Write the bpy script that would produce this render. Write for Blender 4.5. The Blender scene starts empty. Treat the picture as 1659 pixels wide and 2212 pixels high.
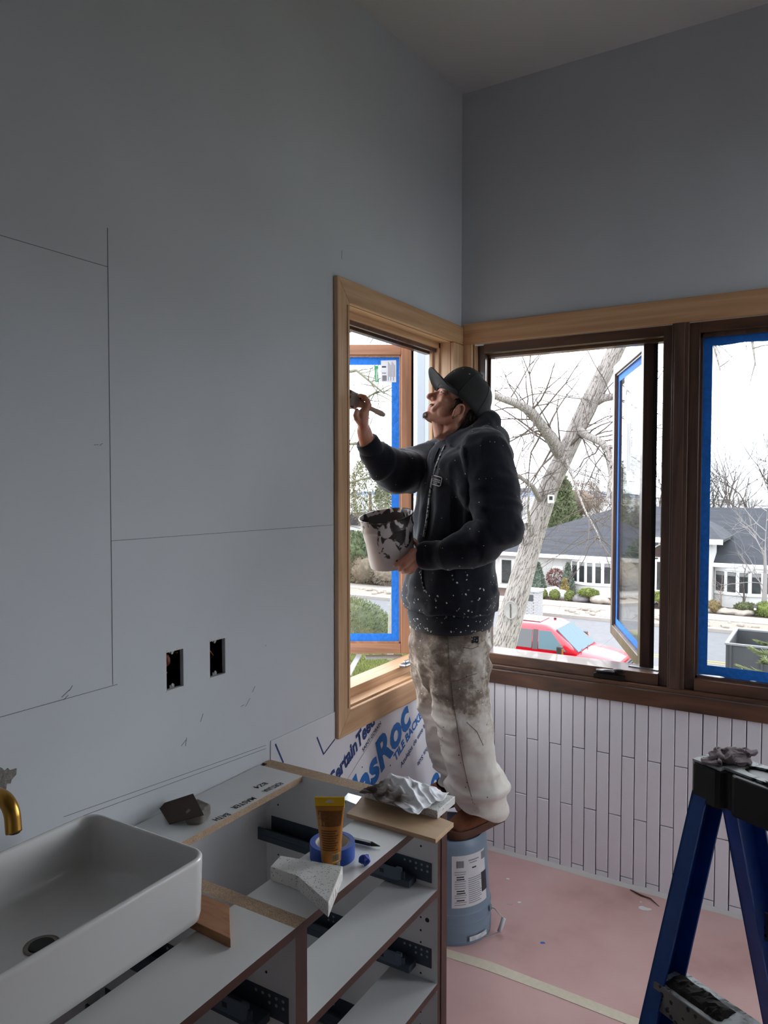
import bpy, bmesh, math, random
from mathutils import Vector, Matrix, noise

# ------------------------------------------------------------------ camera, world, exposure
SC = bpy.context.scene
COL = SC.collection
IMG_W, IMG_H, FPX = 1659.0, 2212.0, 1606.0
PITCH, YAW = math.atan(65 / FPX), math.radians(31.3)
CAM = Vector((1.46, -3.073, 1.65))
FW = Vector((-math.sin(YAW) * math.cos(PITCH), math.cos(YAW) * math.cos(PITCH), -math.sin(PITCH)))
RT = Vector((math.cos(YAW), math.sin(YAW), 0))
UP = RT.cross(FW)
cam_data = bpy.data.cameras.new('camera')
cam = bpy.data.objects.new('camera', cam_data)
COL.objects.link(cam)
cam_data.sensor_fit = 'VERTICAL'
cam_data.sensor_height = 36.0
cam_data.lens = FPX / IMG_H * 36.0
cam_data.clip_start = 0.05
cam_data.clip_end = 2000
cam.matrix_world = Matrix(((RT.x, UP.x, -FW.x, CAM.x), (RT.y, UP.y, -FW.y, CAM.y), (RT.z, UP.z, -FW.z, CAM.z), (0, 0, 0, 1)))
SC.camera = cam

world = bpy.data.worlds.new('overcast_sky')
SC.world = world
world.use_nodes = True
wn = world.node_tree
wn.nodes.clear()
w_out = wn.nodes.new('ShaderNodeOutputWorld')
w_bg = wn.nodes.new('ShaderNodeBackground')
w_tc = wn.nodes.new('ShaderNodeTexCoord')
w_no = wn.nodes.new('ShaderNodeTexNoise')
w_no.inputs['Scale'].default_value = 2.2
w_no.inputs['Detail'].default_value = 4
w_cr = wn.nodes.new('ShaderNodeValToRGB')
w_cr.color_ramp.elements[0].position = 0.3
w_cr.color_ramp.elements[0].color = (0.83, 0.90, 1.0, 1)
w_cr.color_ramp.elements[1].position = 0.7
w_cr.color_ramp.elements[1].color = (0.97, 0.985, 1.0, 1)
wn.links.new(w_tc.outputs['Generated'], w_no.inputs['Vector'])
wn.links.new(w_no.outputs['Fac'], w_cr.inputs['Fac'])
wn.links.new(w_cr.outputs['Color'], w_bg.inputs['Color'])
wn.links.new(w_bg.outputs['Background'], w_out.inputs['Surface'])
w_bg.inputs['Strength'].default_value = 5.0
SC.view_settings.view_transform = 'Standard'
SC.view_settings.look = 'None'
SC.view_settings.gamma = 1
SC.view_settings.use_curve_mapping = False
SC.view_settings.exposure = 0.25

# a soft, veiled low sun behind thin cloud
sun_d = bpy.data.lights.new('veiled_sun', 'SUN')
sun_d.energy = 1.2
sun_d.angle = math.radians(26)
sun_d.color = (0.95, 0.97, 1.0)
sun = bpy.data.objects.new('veiled_sun', sun_d)
COL.objects.link(sun)
SUN_TO = Vector((-.42, -.90, -.17))   # low veiled sun beyond the street, shining into the far windows
sun.rotation_euler = SUN_TO.to_track_quat('-Z', 'Y').to_euler()
sun.location = (20, 60, 20)

# ------------------------------------------------------------------ measuring helpers
def ray(px, py):
    return FW + RT * ((px - 829.5) / FPX) - UP * ((py - 1106.0) / FPX)
def at(px, py, d):
    return CAM + ray(px, py) * d
def onx(px, py, x):
    r = ray(px, py); return CAM + r * ((x - CAM.x) / r.x)
def ony(px, py, y):
    r = ray(px, py); return CAM + r * ((y - CAM.y) / r.y)
def onz(px, py, z):
    r = ray(px, py); return CAM + r * ((z - CAM.z) / r.z)

# ------------------------------------------------------------------ mesh builder
class MB:
    def __init__(s):
        s.v = []; s.f = []; s.m = []
    def add(s, vs, fs, mi=0):
        o = len(s.v)
        s.v.extend(Vector(v) for v in vs)
        s.f.extend(tuple(i + o for i in f) for f in fs)
        s.m.extend([mi] * len(fs))
        return s
    def box(s, x0, y0, z0, x1, y1, z1, mi=0):
        x0, x1 = sorted((x0, x1)); y0, y1 = sorted((y0, y1)); z0, z1 = sorted((z0, z1))
        vs = [(x0,y0,z0),(x1,y0,z0),(x1,y1,z0),(x0,y1,z0),(x0,y0,z1),(x1,y0,z1),(x1,y1,z1),(x0,y1,z1)]
        return s.add(vs, [(0,3,2,1),(4,5,6,7),(0,1,5,4),(1,2,6,5),(2,3,7,6),(3,0,4,7)], mi)
    def obox(s, c, ax, ay, az, mi=0):
        """box by centre and three half-axis vectors"""
        c, ax, ay, az = Vector(c), Vector(ax), Vector(ay), Vector(az)
        if ax.cross(ay).dot(az) < 0: az = -az
        vs = [c + ax*i + ay*j + az*k for k in (-1, 1) for j in (-1, 1) for i in (-1, 1)]
        return s.add(vs, [(0,2,3,1),(4,5,7,6),(0,1,5,4),(1,3,7,5),(3,2,6,7),(2,0,4,6)], mi)
    def bar(s, p, q, w, h, upv=(0,0,1), mi=0):
        p, q = Vector(p), Vector(q)
        d = (q - p); a = d.normalized()
        side = a.cross(Vector(upv))
        if side.length < 1e-5: side = a.cross(Vector((1,0,0)))
        side.normalize(); u = side.cross(a).normalized()
        return s.obox((p + q) / 2, d / 2, side * (w / 2), u * (h / 2), mi)
    def hexa(s, b, t, mi=0):
        """bottom quad and top quad (both counter-clockwise from above)"""
        return s.add(list(b) + list(t), [(3,2,1,0),(4,5,6,7),(0,1,5,4),(1,2,6,5),(2,3,7,6),(3,0,4,7)], mi)
    def prism(s, poly, off, mi=0):
        """polygon of 3d points extruded by the vector off"""
        n = len(poly); off = Vector(off)
        p = [Vector(v) for v in poly]
        nor = Vector((0,0,0))
        for i in range(n): nor += p[i].cross(p[(i+1) % n])
        if nor.dot(off) < 0: p = p[::-1]
        vs = p + [v + off for v in p]
        fs = [tuple(range(n-1, -1, -1)), tuple(range(n, 2*n))]
        fs += [(i, (i+1) % n, n + (i+1) % n, n + i) for i in range(n)]
        return s.add(vs, fs, mi)
    def tube(s, pts, rad, n=8, cap=True, ref=None, mi=0, rnd=False):
        """swept tube; rad: numbers or (a,b) pairs, a along ref"""
        pts = [Vector(p) for p in pts]
        k = len(pts)
        if not isinstance(rad, (list, tuple)): rad = [rad] * k
        rad = [(r, r) if not isinstance(r, (list, tuple)) else r for r in rad]
        tans = []
        for i in range(k):
            a = pts[max(i-1, 0)]; b = pts[min(i+1, k-1)]
            t = b - a
            tans.append(t.normalized() if t.length > 1e-9 else Vector((0,0,1)))
        u = Vector(ref) if ref is not None else Vector((0.31, 0.77, 0.55))
        rings = []
        for i in range(k):
            t = tans[i]
            uu = (Vector(ref) if ref is not None else u)
            uu = uu - t * uu.dot(t)
            if uu.length < 1e-4:
                uu = t.orthogonal()
            uu.normalize(); u = uu
            w = t.cross(uu)
            rings.append((pts[i], uu, w, rad[i], t))
        if rnd:
            p, uu, w, r, t = rings[0]; m = min(r)
            pre = [(p - t * m * math.sin(a), uu, w, (r[0]*math.cos(a), r[1]*math.cos(a)), t) for a in (1.35, 0.9, 0.45)]
            p, uu, w, r, t = rings[-1]; m = min(r)
            post = [(p + t * m * math.sin(a), uu, w, (r[0]*math.cos(a), r[1]*math.cos(a)), t) for a in (0.45, 0.9, 1.35)]
            rings = pre + rings + post
        vs = []; fs = []
        for (p, uu, w, r, t) in rings:
            for j in range(n):
                a = 2 * math.pi * j / n
                vs.append(p + uu * (r[0] * math.cos(a)) + w * (r[1] * math.sin(a)))
        K = len(rings)
        for i in range(K - 1):
            for j in range(n):
                fs.append((i*n + j, i*n + (j+1) % n, (i+1)*n + (j+1) % n, (i+1)*n + j))
        if cap:
            fs.append(tuple(range(n-1, -1, -1)))
            fs.append(tuple((K-1)*n + j for j in range(n)))
        return s.add(vs, fs, mi)
    def cyl(s, p, q, r0, r1=None, n=16, mi=0):
        return s.tube([p, q], [r0, r0 if r1 is None else r1], n, True, None, mi)
    def lathe(s, prof, c=(0,0,0), n=32, ax=None, mi=0, close=False):
        """prof: list of (radius, height); ax: (u, v, w) frame"""
        c = Vector(c)
        U, V, W = ax if ax else (Vector((1,0,0)), Vector((0,1,0)), Vector((0,0,1)))
        vs = []; fs = []
        for (r, h) in prof:
            for j in range(n):
                a = 2 * math.pi * j / n
                vs.append(c + U * (r * math.cos(a)) + V * (r * math.sin(a)) + W * h)
        k = len(prof)
        for i in range(k if close else k - 1):
            i2 = (i + 1) % k
            for j in range(n):
                fs.append((i*n + j, i*n + (j+1) % n, i2*n + (j+1) % n, i2*n + j))
        if not close:
            fs.append(tuple(range(n-1, -1, -1)))
            fs.append(tuple((k-1)*n + j for j in range(n)))
        return s.add(vs, fs, mi)
    def ell(s, c, rx, ry=None, rz=None, ax=None, n=16, m=10, mi=0):
        ry = rx if ry is None else ry; rz = rx if rz is None else rz
        c = Vector(c)
        U, V, W = ax if ax else (Vector((1,0,0)), Vector((0,1,0)), Vector((0,0,1)))
        vs = [c - W * rz]; fs = []
        for i in range(1, m):
            t = -math.pi / 2 + math.pi * i / m
            for j in range(n):
                a = 2 * math.pi * j / n
                vs.append(c + U * (rx*math.cos(t)*math.cos(a)) + V * (ry*math.cos(t)*math.sin(a)) + W * (rz*math.sin(t)))
        vs.append(c + W * rz)
        top = len(vs) - 1
        for j in range(n):
            fs.append((0, 1 + (j+1) % n, 1 + j))
            fs.append((top, 1 + (m-2)*n + j, 1 + (m-2)*n + (j+1) % n))
        for i in range(m - 2):
            for j in range(n):
                fs.append((1+i*n+j, 1+i*n+(j+1) % n, 1+(i+1)*n+(j+1) % n, 1+(i+1)*n+j))
        return s.add(vs, fs, mi)
    def quad(s, a, b, c, d, mi=0):
        return s.add([a, b, c, d], [(0,1,2,3)], mi)
    def jitter(s, amp, freq, seed=0.0):
        for v in s.v:
            v += noise.noise_vector(v * freq + Vector((seed, seed*1.7, -seed))) * amp
        return s
    def mesh(s, name, mats, origin, smooth):
        me = bpy.data.meshes.new(name)
        me.from_pydata([tuple(v - origin) for v in s.v], [], s.f)
        for m in (mats if isinstance(mats, (list, tuple)) else [mats]): me.materials.append(m)
        if any(s.m): me.polygons.foreach_set('material_index', s.m)
        if smooth: me.polygons.foreach_set('use_smooth', [True] * len(s.f))
        me.update()
        return me
    def build(s, name, mats, parent=None, smooth=False, bevel=0.0, seg=2, origin=None):
        if origin is None:
            if parent is not None: origin = Vector(parent['_o'])
            else:
                xs = [v.x for v in s.v]; ys = [v.y for v in s.v]; zs = [v.z for v in s.v]
                origin = Vector(((min(xs)+max(xs))/2, (min(ys)+max(ys))/2, min(zs)))
        me = s.mesh(name, mats, Vector(origin), smooth)
        return link(name, me, parent, Vector(origin), bevel, seg)

def link(name, me, parent, origin, bevel=0.0, seg=2):
    o = bpy.data.objects.new(name, me)
    COL.objects.link(o)
    if parent is None: o.location = origin
    else: o.parent = parent
    o['_o'] = tuple(origin)
    if bevel:
        b = o.modifiers.new('bevel', 'BEVEL'); b.width = bevel; b.segments = seg; b.limit_method = 'ANGLE'; b.angle_limit = math.radians(40)
        b.harden_normals = False
    return o
def tag(o, label, cat, group=None):
    o['label'] = label; o['category'] = cat
    if group: o['group'] = group
    return o
def struct(o, label=None):
    o['kind'] = 'structure'
    if label: o['label'] = label
    return o
def thing(name, label, cat, loc, group=None):
    o = bpy.data.objects.new(name, None)
    o.empty_display_size = 0.05
    COL.objects.link(o); o.location = Vector(loc); o['_o'] = tuple(Vector(loc))
    return tag(o, label, cat, group)
def setting(name, loc):
    o = bpy.data.objects.new(name, None); o.empty_display_size = 0.05
    COL.objects.link(o); o.location = Vector(loc); o['_o'] = tuple(Vector(loc)); o['kind'] = 'structure'
    return o
def part(mb, name, mat, parent, smooth=False, bevel=0.0, label=None, seg=2):
    o = mb.build(name, mat, parent, smooth, bevel, seg)
    if label: o['label'] = label
    return o
def share(name, me, parent, loc):
    """one more piece that shares mesh data; loc is a world position"""
    o = bpy.data.objects.new(name, me); COL.objects.link(o)
    if parent is not None:
        o.parent = parent; o.location = Vector(loc) - Vector(parent['_o'])
    else: o.location = Vector(loc)
    return o

# ------------------------------------------------------------------ materials
def nt(name):
    m = bpy.data.materials.new(name); m.use_nodes = True
    t = m.node_tree; b = t.nodes['Principled BSDF']
    return m, t, b
def rgb(h):
    """sRGB 0..255 triple to linear"""
    def c(u):
        u /= 255.0
        return u / 12.92 if u <= 0.04045 else ((u + 0.055) / 1.055) ** 2.4
    return (c(h[0]), c(h[1]), c(h[2]), 1)
def plain(name, col, rough=0.6, metal=0.0, spec=0.5, noise_amt=0.0, scale=20.0, bump=0.0, coat=0.0):
    m, t, b = nt(name)
    b.inputs['Roughness'].default_value = rough
    b.inputs['Metallic'].default_value = metal
    b.inputs['Specular IOR Level'].default_value = spec
    b.inputs['Coat Weight'].default_value = coat
    c = rgb(col)
    b.inputs['Base Color'].default_value = c
    if noise_amt or bump:
        tc = t.nodes.new('ShaderNodeTexCoord'); no = t.nodes.new('ShaderNodeTexNoise')
        no.inputs['Scale'].default_value = scale; no.inputs['Detail'].default_value = 5
        t.links.new(tc.outputs['Object'], no.inputs['Vector'])
        if noise_amt:
            mx = t.nodes.new('ShaderNodeValToRGB')
            lo = tuple(max(0, x * (1 - noise_amt)) for x in c[:3]) + (1,)
            hi = tuple(min(1, x * (1 + noise_amt)) for x in c[:3]) + (1,)
            mx.color_ramp.elements[0].color = lo; mx.color_ramp.elements[1].color = hi
            mx.color_ramp.elements[0].position = .3; mx.color_ramp.elements[1].position = .7
            t.links.new(no.outputs['Fac'], mx.inputs['Fac']); t.links.new(mx.outputs['Color'], b.inputs['Base Color'])
        if bump:
            bp = t.nodes.new('ShaderNodeBump'); bp.inputs['Strength'].default_value = bump; bp.inputs['Distance'].default_value = 0.01
            t.links.new(no.outputs['Fac'], bp.inputs['Height']); t.links.new(bp.outputs['Normal'], b.inputs['Normal'])
    return m
def ramp(t, stops):
    r = t.nodes.new('ShaderNodeValToRGB')
    e = r.color_ramp.elements
    while len(e) < len(stops): e.new(0.5)
    for i, (p, c) in enumerate(stops):
        e[i].position = p; e[i].color = c
    return r
def wood(name, light, dark, scale=(6, 6, 60), rough=0.5, contrast=(0.35, 0.7), bump=0.05, coat=0.0):
    """grain runs along the axis with the small scale number"""
    m, t, b = nt(name)
    tc = t.nodes.new('ShaderNodeTexCoord'); mp = t.nodes.new('ShaderNodeMapping')
    mp.inputs['Scale'].default_value = scale
    n1 = t.nodes.new('ShaderNodeTexNoise'); n1.inputs['Scale'].default_value = 1.0; n1.inputs['Detail'].default_value = 6; n1.inputs['Distortion'].default_value = 1.2
    r = ramp(t, [(contrast[0], rgb(dark)), (contrast[1], rgb(light))])
    t.links.new(tc.outputs['Object'], mp.inputs['Vector']); t.links.new(mp.outputs['Vector'], n1.inputs['Vector'])
    t.links.new(n1.outputs['Fac'], r.inputs['Fac']); t.links.new(r.outputs['Color'], b.inputs['Base Color'])
    b.inputs['Roughness'].default_value = rough
    b.inputs['Coat Weight'].default_value = coat
    bp = t.nodes.new('ShaderNodeBump'); bp.inputs['Strength'].default_value = bump; bp.inputs['Distance'].default_value = 0.004
    t.links.new(n1.outputs['Fac'], bp.inputs['Height']); t.links.new(bp.outputs['Normal'], b.inputs['Normal'])
    return m
def speckle(name, base, spot, scale=200.0, size=0.25, amount=0.6, rough=0.7, blotch=6.0, base2=None, bump=0.0, bscale=300.0):
    """base colour with small paint flecks (voronoi cells picked by a second noise)"""
    m, t, b = nt(name)
    tc = t.nodes.new('ShaderNodeTexCoord')
    vo = t.nodes.new('ShaderNodeTexVoronoi'); vo.inputs['Scale'].default_value = scale
    no = t.nodes.new('ShaderNodeTexNoise'); no.inputs['Scale'].default_value = blotch; no.inputs['Detail'].default_value = 3
    wv = t.nodes.new('ShaderNodeTexNoise'); wv.inputs['Scale'].default_value = scale * 0.7
    ad = t.nodes.new('ShaderNodeVectorMath'); ad.operation = 'MULTIPLY_ADD'
    ad.inputs[1].default_value = (0.6 / scale,) * 3
    t.links.new(tc.outputs['Object'], wv.inputs['Vector']); t.links.new(wv.outputs['Color'], ad.inputs[0]); t.links.new(tc.outputs['Object'], ad.inputs[2])
    t.links.new(ad.outputs[0], vo.inputs['Vector']); t.links.new(tc.outputs['Object'], no.inputs['Vector'])
    lt = t.nodes.new('ShaderNodeMath'); lt.operation = 'LESS_THAN'; lt.inputs[1].default_value = size
    t.links.new(vo.outputs['Distance'], lt.inputs[0])
    sep = t.nodes.new('ShaderNodeSeparateColor'); t.links.new(vo.outputs['Color'], sep.inputs[0])
    mul = t.nodes.new('ShaderNodeMath'); mul.operation = 'MULTIPLY'
    t.links.new(sep.outputs[0], mul.inputs[0]); t.links.new(no.outputs['Fac'], mul.inputs[1])
    gt = t.nodes.new('ShaderNodeMath'); gt.operation = 'GREATER_THAN'; gt.inputs[1].default_value = amount
    t.links.new(mul.outputs[0], gt.inputs[0])
    an = t.nodes.new('ShaderNodeMath'); an.operation = 'MULTIPLY'
    t.links.new(lt.outputs[0], an.inputs[0]); t.links.new(gt.outputs[0], an.inputs[1])
    mx = t.nodes.new('ShaderNodeMix'); mx.data_type = 'RGBA'
    t.links.new(an.outputs[0], mx.inputs[0]); mx.inputs[6].default_value = rgb(base); mx.inputs[7].default_value = rgb(spot)
    if base2:
        r = ramp(t, [(0.35, rgb(base)), (0.65, rgb(base2))])
        t.links.new(no.outputs['Fac'], r.inputs['Fac']); t.links.new(r.outputs['Color'], mx.inputs[6])
    t.links.new(mx.outputs[2], b.inputs['Base Color'])
    b.inputs['Roughness'].default_value = rough
    if bump:
        nb = t.nodes.new('ShaderNodeTexNoise'); nb.inputs['Scale'].default_value = bscale
        t.links.new(tc.outputs['Object'], nb.inputs['Vector'])
        bp = t.nodes.new('ShaderNodeBump'); bp.inputs['Strength'].default_value = bump; bp.inputs['Distance'].default_value = 0.003
        t.links.new(nb.outputs['Fac'], bp.inputs['Height']); t.links.new(bp.outputs['Normal'], b.inputs['Normal'])
    return m
def glass_mat(name, tint=(0.97, 0.985, 0.985), refl=0.05):
    m = bpy.data.materials.new(name); m.use_nodes = True
    t = m.node_tree; t.nodes.clear()
    o = t.nodes.new('ShaderNodeOutputMaterial'); tr = t.nodes.new('ShaderNodeBsdfTransparent'); gl = t.nodes.new('ShaderNodeBsdfGlossy'); mx = t.nodes.new('ShaderNodeMixShader')
    fr = t.nodes.new('ShaderNodeFresnel'); fr.inputs['IOR'].default_value = 1.45
    tr.inputs['Color'].default_value = tint + (1,)
    gl.inputs['Roughness'].default_value = 0.02
    ad = t.nodes.new('ShaderNodeMath'); ad.operation = 'MULTIPLY_ADD'; ad.inputs[1].default_value = 0.8; ad.inputs[2].default_value = refl * 0.3
    t.links.new(fr.outputs[0], ad.inputs[0]); t.links.new(ad.outputs[0], mx.inputs[0])
    t.links.new(tr.outputs[0], mx.inputs[1]); t.links.new(gl.outputs[0], mx.inputs[2]); t.links.new(mx.outputs[0], o.inputs['Surface'])
    return m

M = {}
M['wall'] = plain('painted_drywall', (196, 199, 204), 0.85, noise_amt=0.03, scale=3.0, bump=0.02)
M['ceiling'] = plain('ceiling_paint', (205, 204, 203), 0.9, noise_amt=0.02, scale=2.0)
M['maple_v'] = wood('maple_vertical_grain', (214, 178, 142), (188, 148, 112), (40, 40, 1.6), 0.5)
M['maple_y'] = wood('maple_grain_along_y', (212, 174, 136), (186, 144, 106), (40, 1.6, 34), 0.5)
M['maple_x'] = wood('maple_grain_along_x', (210, 168, 126), (184, 138, 98), (1.6, 40, 34), 0.5)
M['stain_v'] = wood('walnut_stain_vertical', (96, 70, 56), (62, 44, 36), (26, 26, 2.0), 0.38, coat=0.2)
M['stain_x'] = wood('walnut_stain_along_x', (112, 78, 58), (62, 42, 34), (2.2, 26, 16), 0.38, (0.3, 0.75), coat=0.2)
M['oak_v'] = wood('sash_wood_vertical', (168, 122, 92), (132, 92, 68), (30, 30, 1.6), 0.5)
M['oak_x'] = wood('sash_wood_across', (168, 122, 92), (132, 92, 68), (1.6, 1.6, 30), 0.5)
M['black'] = plain('black_rubber', (18, 18, 19), 0.6)
M['clad'] = plain('exterior_cladding', (46, 42, 40), 0.5)
M['glass'] = glass_mat('window_glass')
M['tape'] = plain('blue_painters_tape', (18, 110, 205), 0.7, noise_amt=0.16, scale=60, bump=0.3)
M['white_paint'] = plain('white_paint', (232, 232, 232), 0.6)
M['grout'] = plain('dark_grout', (80, 84, 94), 0.95, noise_amt=0.1, scale=80)
M['tile'] = plain('white_ceramic_tile', (228, 226, 232), 0.28, noise_amt=0.02, scale=8, bump=0.03, coat=0.2)
M['chrome'] = plain('worn_metal', (150, 152, 155), 0.35, 0.9)
M['dark_metal'] = plain('dark_bronze_metal', (42, 36, 34), 0.35, 0.7)
M['pencil'] = plain('pencil_graphite', (92, 94, 100), 0.8)

# ------------------------------------------------------------------ room shell
def cells(mb, axis, u, v, holes, a, b):
    """wall slab between planes a and b (axis 'x' or 'y') with rectangular holes given as (u0,u1,v0,v1)"""
    us = sorted(set(u + [h[0] for h in holes] + [h[1] for h in holes]))
    vs = sorted(set(v + [h[2] for h in holes] + [h[3] for h in holes]))
    for i in range(len(us) - 1):
        for j in range(len(vs) - 1):
            uc, vc = (us[i] + us[i+1]) / 2, (vs[j] + vs[j+1]) / 2
            if any(h[0] < uc < h[1] and h[2] < vc < h[3] for h in holes): continue
            if axis == 'x': mb.box(a, us[i], vs[j], b, us[i+1], vs[j+1])
            else: mb.box(us[i], a, vs[j], us[i+1], b, vs[j+1])
    return mb
H1 = (-1.747, -1.689, 1.113, 1.213)
H2 = (-1.592, -1.532, 1.112, 1.213)
wl = MB(); cells(wl, 'x', [-4.4, 0.14], [0, 3.5], [(-0.945, -0.05, 0.83, 2.29), H1, H2], -0.14, 0.0)
wall_left = struct(wl.build('wall_left', M['wall'], origin=Vector((0, 0, 0))), 'grey painted drywall wall with pencil layout lines')
wr = MB(); cells(wr, 'y', [0.0, 2.4], [0, 3.5], [(0.062, 1.975, 0.80, 2.28)], 0.0, 0.14)
wall_far = struct(wr.build('wall_far', M['wall'], origin=Vector((0, 0, 0))), 'grey painted wall above the brown corner windows')
w3 = MB(); cells(w3, 'x', [-4.4, 0.14], [0, 3.5], [(-.90, -0.12, 0, 2.95)], 2.4, 2.54)
struct(w3.build('wall_right', M['wall'], origin=Vector((2.4, 0, 0))))
w4 = MB().box(-0.14, -4.54, 0, 2.54, -4.4, 3.5)
struct(w4.build('wall_back', M['wall'], origin=Vector((0, -4.4, 0))))
cz = lambda y: 3.375 + 0.07 * y
ce = MB().hexa([(-0.14,-4.5,cz(-4.5)),(2.54,-4.5,cz(-4.5)),(2.54,0.14,cz(0.14)),(-0.14,0.14,cz(0.14))],
               [(-0.14,-4.5,3.9),(2.54,-4.5,3.9),(2.54,0.14,3.9),(-0.14,0.14,3.9)])
struct(ce.build('ceiling', M['ceiling'], origin=Vector((0, 0, 3.3))), 'plain off-white sloping ceiling')

# floor: pink rosin paper
m, t, b = nt('rosin_paper')
tc = t.nodes.new('ShaderNodeTexCoord'); n1 = t.nodes.new('ShaderNodeTexNoise'); n1.inputs['Scale'].default_value = 3.0; n1.inputs['Detail'].default_value = 7
n2 = t.nodes.new('ShaderNodeTexNoise'); n2.inputs['Scale'].default_value = 400
r = ramp(t, [(0.30, rgb((188, 148, 144))), (0.5, rgb((212, 172, 168))), (0.75, rgb((220, 184, 180)))])
t.links.new(tc.outputs['Object'], n1.inputs['Vector']); t.links.new(tc.outputs['Object'], n2.inputs['Vector'])
t.links.new(n1.outputs['Fac'], r.inputs['Fac']); t.links.new(r.outputs['Color'], b.inputs['Base Color'])
bp = t.nodes.new('ShaderNodeBump'); bp.inputs['Strength'].default_value = 0.25; bp.inputs['Distance'].default_value = 0.01
t.links.new(n1.outputs['Fac'], bp.inputs['Height']); t.links.new(bp.outputs['Normal'], b.inputs['Normal'])
b.inputs['Roughness'].default_value = 0.75
M['paper'] = m
fl = MB().box(-0.14, -4.54, -0.15, 2.54, 0.14, 0.0)
struct(fl.build('floor', M['paper'], origin=Vector((0, 0, 0))), 'floor covered in pink rosin paper')
# paper edge against the tile: a thin curling white strip
tr = MB()
random.seed(4)
prev = None
pts = []
for i in range(48):
    x = 0.02 + i * 0.05
    pts.append((x, -0.020 - 0.006 * random.random(), 0.004 + 0.006 * random.random()))
for i in range(47):
    a, c = pts[i], pts[i+1]
    tr.hexa([(a[0], a[1]-.012, 0.0005), (c[0], c[1]-.012, 0.0005), (c[0], -0.011, 0.0005), (a[0], -0.011, 0.0005)],
            [(a[0], a[1]-.010, 0.002), (c[0], c[1]-.010, 0.002), (c[0], -0.011, c[2]+.004), (a[0], -0.011, a[2]+.004)])
struct(tr.build('trim_1', plain('pale_paper_edge', (205, 200, 198), 0.8)), 'pale taped paper edge along the tile foot')

# wall tiles: upright 2 x 20 inch tiles with dark joints
gb = MB().box(0.0, -0.005, 0.0, 2.39, 0.0, 0.757)
part(gb, 'grout_bed', M['grout'], wall_far)
def tile_mesh(w, h):
    mb = MB(); e = 0.0016
    b0 = [(-w/2, 0, 0), (w/2, 0, 0), (w/2, 0, h), (-w/2, 0, h)]
    b1 = [(-w/2, -0.005, 0), (w/2, -0.005, 0), (w/2, -0.005, h), (-w/2, -0.005, h)]
    b2 = [(-w/2+e, -0.0068, e), (w/2-e, -0.0068, e), (w/2-e, -0.0068, h-e), (-w/2+e, -0.0068, h-e)]
    mb.add(b0 + b1 + b2, [(0,1,5,4),(1,2,6,5),(2,3,7,6),(3,0,4,7),(4,5,9,8),(5,6,10,9),(6,7,11,10),(7,4,8,11),(8,9,10,11),(3,2,1,0)])
    return mb.mesh('tile', M['tile'], Vector((0,0,0)), False)
g = 0.0017
TA = [(0.0, 0.031), (0.031, 0.531), (0.531, 0.757)]
TB_ = [(0.0, 0.281), (0.281, 0.757)]
tm = {}
random.seed(11)
for n in range(-4, 60):
    xc = 0.2515 + 0.0508 * n
    if xc > 2.36: break
    for (z0, z1) in (TA if n % 2 == 0 else TB_):
        key = round(z1 - z0, 4)
        if key not in tm: tm[key] = tile_mesh(0.0508 - 2*g, z1 - z0 - 2*g)
        o = share('tile', tm[key], wall_far, (xc + random.uniform(-.0004, .0004), -0.005 + random.uniform(-.0006, .0006), z0 + g))
        o.rotation_euler = (random.uniform(-.002, .002), random.uniform(-.0015, .0015), random.uniform(-.006, .006))

for (z0, z1) in TB_:
    share('tile', tile_mesh(.0195, z1 - z0 - 2*g), wall_far, (.0118, -.005, z0 + g))
# pencil layout lines on the left wall (flat strips of graphite)
def pencil(p, q, w=0.0011):
    mb = MB(); p, q = Vector((0.0004, p[0], p[1])), Vector((0.0004, q[0], q[1]))
    mb.bar(p, q, w, 0.0006, (1, 0, 0))
    part(mb, 'pencil_line', M['pencil'], wall_left)
pencil((-2.5, 2.15), (-1.911, 2.15)); pencil((-1.909, 2.24), (-1.913, 1.168)); pencil((-2.5, 1.167), (-1.90, 1.166))
pencil((-1.912, 1.511), (-1.005, 1.504)); pencil((-2.05, .902), (-1.36, .853), .0009); pencil((-2.0, .885), (-1.36, .843), .0009)
for k, (y, z, dy, dz) in enumerate([(-1.955, 1.735, .012, .001), (-1.94, 1.735, .005, .001), (-1.935, 1.738, .004, .001), (-2.05, 1.172, .02, .012), (-2.045, 1.165, .012, .008), (-2.03, 1.182, .008, .01),
                               (-1.45, .995, .02, .02), (-1.47, 1.0, .014, .002), (-1.70, .955, .018, .012), (-1.685, .95, .004, .022), (-1.63, 1.0, .01, .02), (-1.42, 1.03, .012, .015), (-.95, 2.41, .001, .03), (-1.36, 1.155, .003, .004)]):
    pencil((y, z), (y + dy, z + dz), .0011)
# patch of dark scuffed filler by the faucet
sc = MB()
c0 = onx(8, 1682, 0.0)
pl = []
for k in range(18):
    a = 2 * math.pi * k / 18; rr = 0.026 * (1 + .35 * math.sin(3*a + 1) + .2 * math.sin(7*a))
    pl.append((0.0003, c0.y + rr * math.cos(a) * .8, c0.z + rr * math.sin(a)))
sc.prism(pl, (0.0012, 0, 0))
part(sc, 'filler_patch', plain('grey_filler', (120, 116, 110), .9, noise_amt=.25, scale=90, bump=.5), wall_left)

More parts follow.
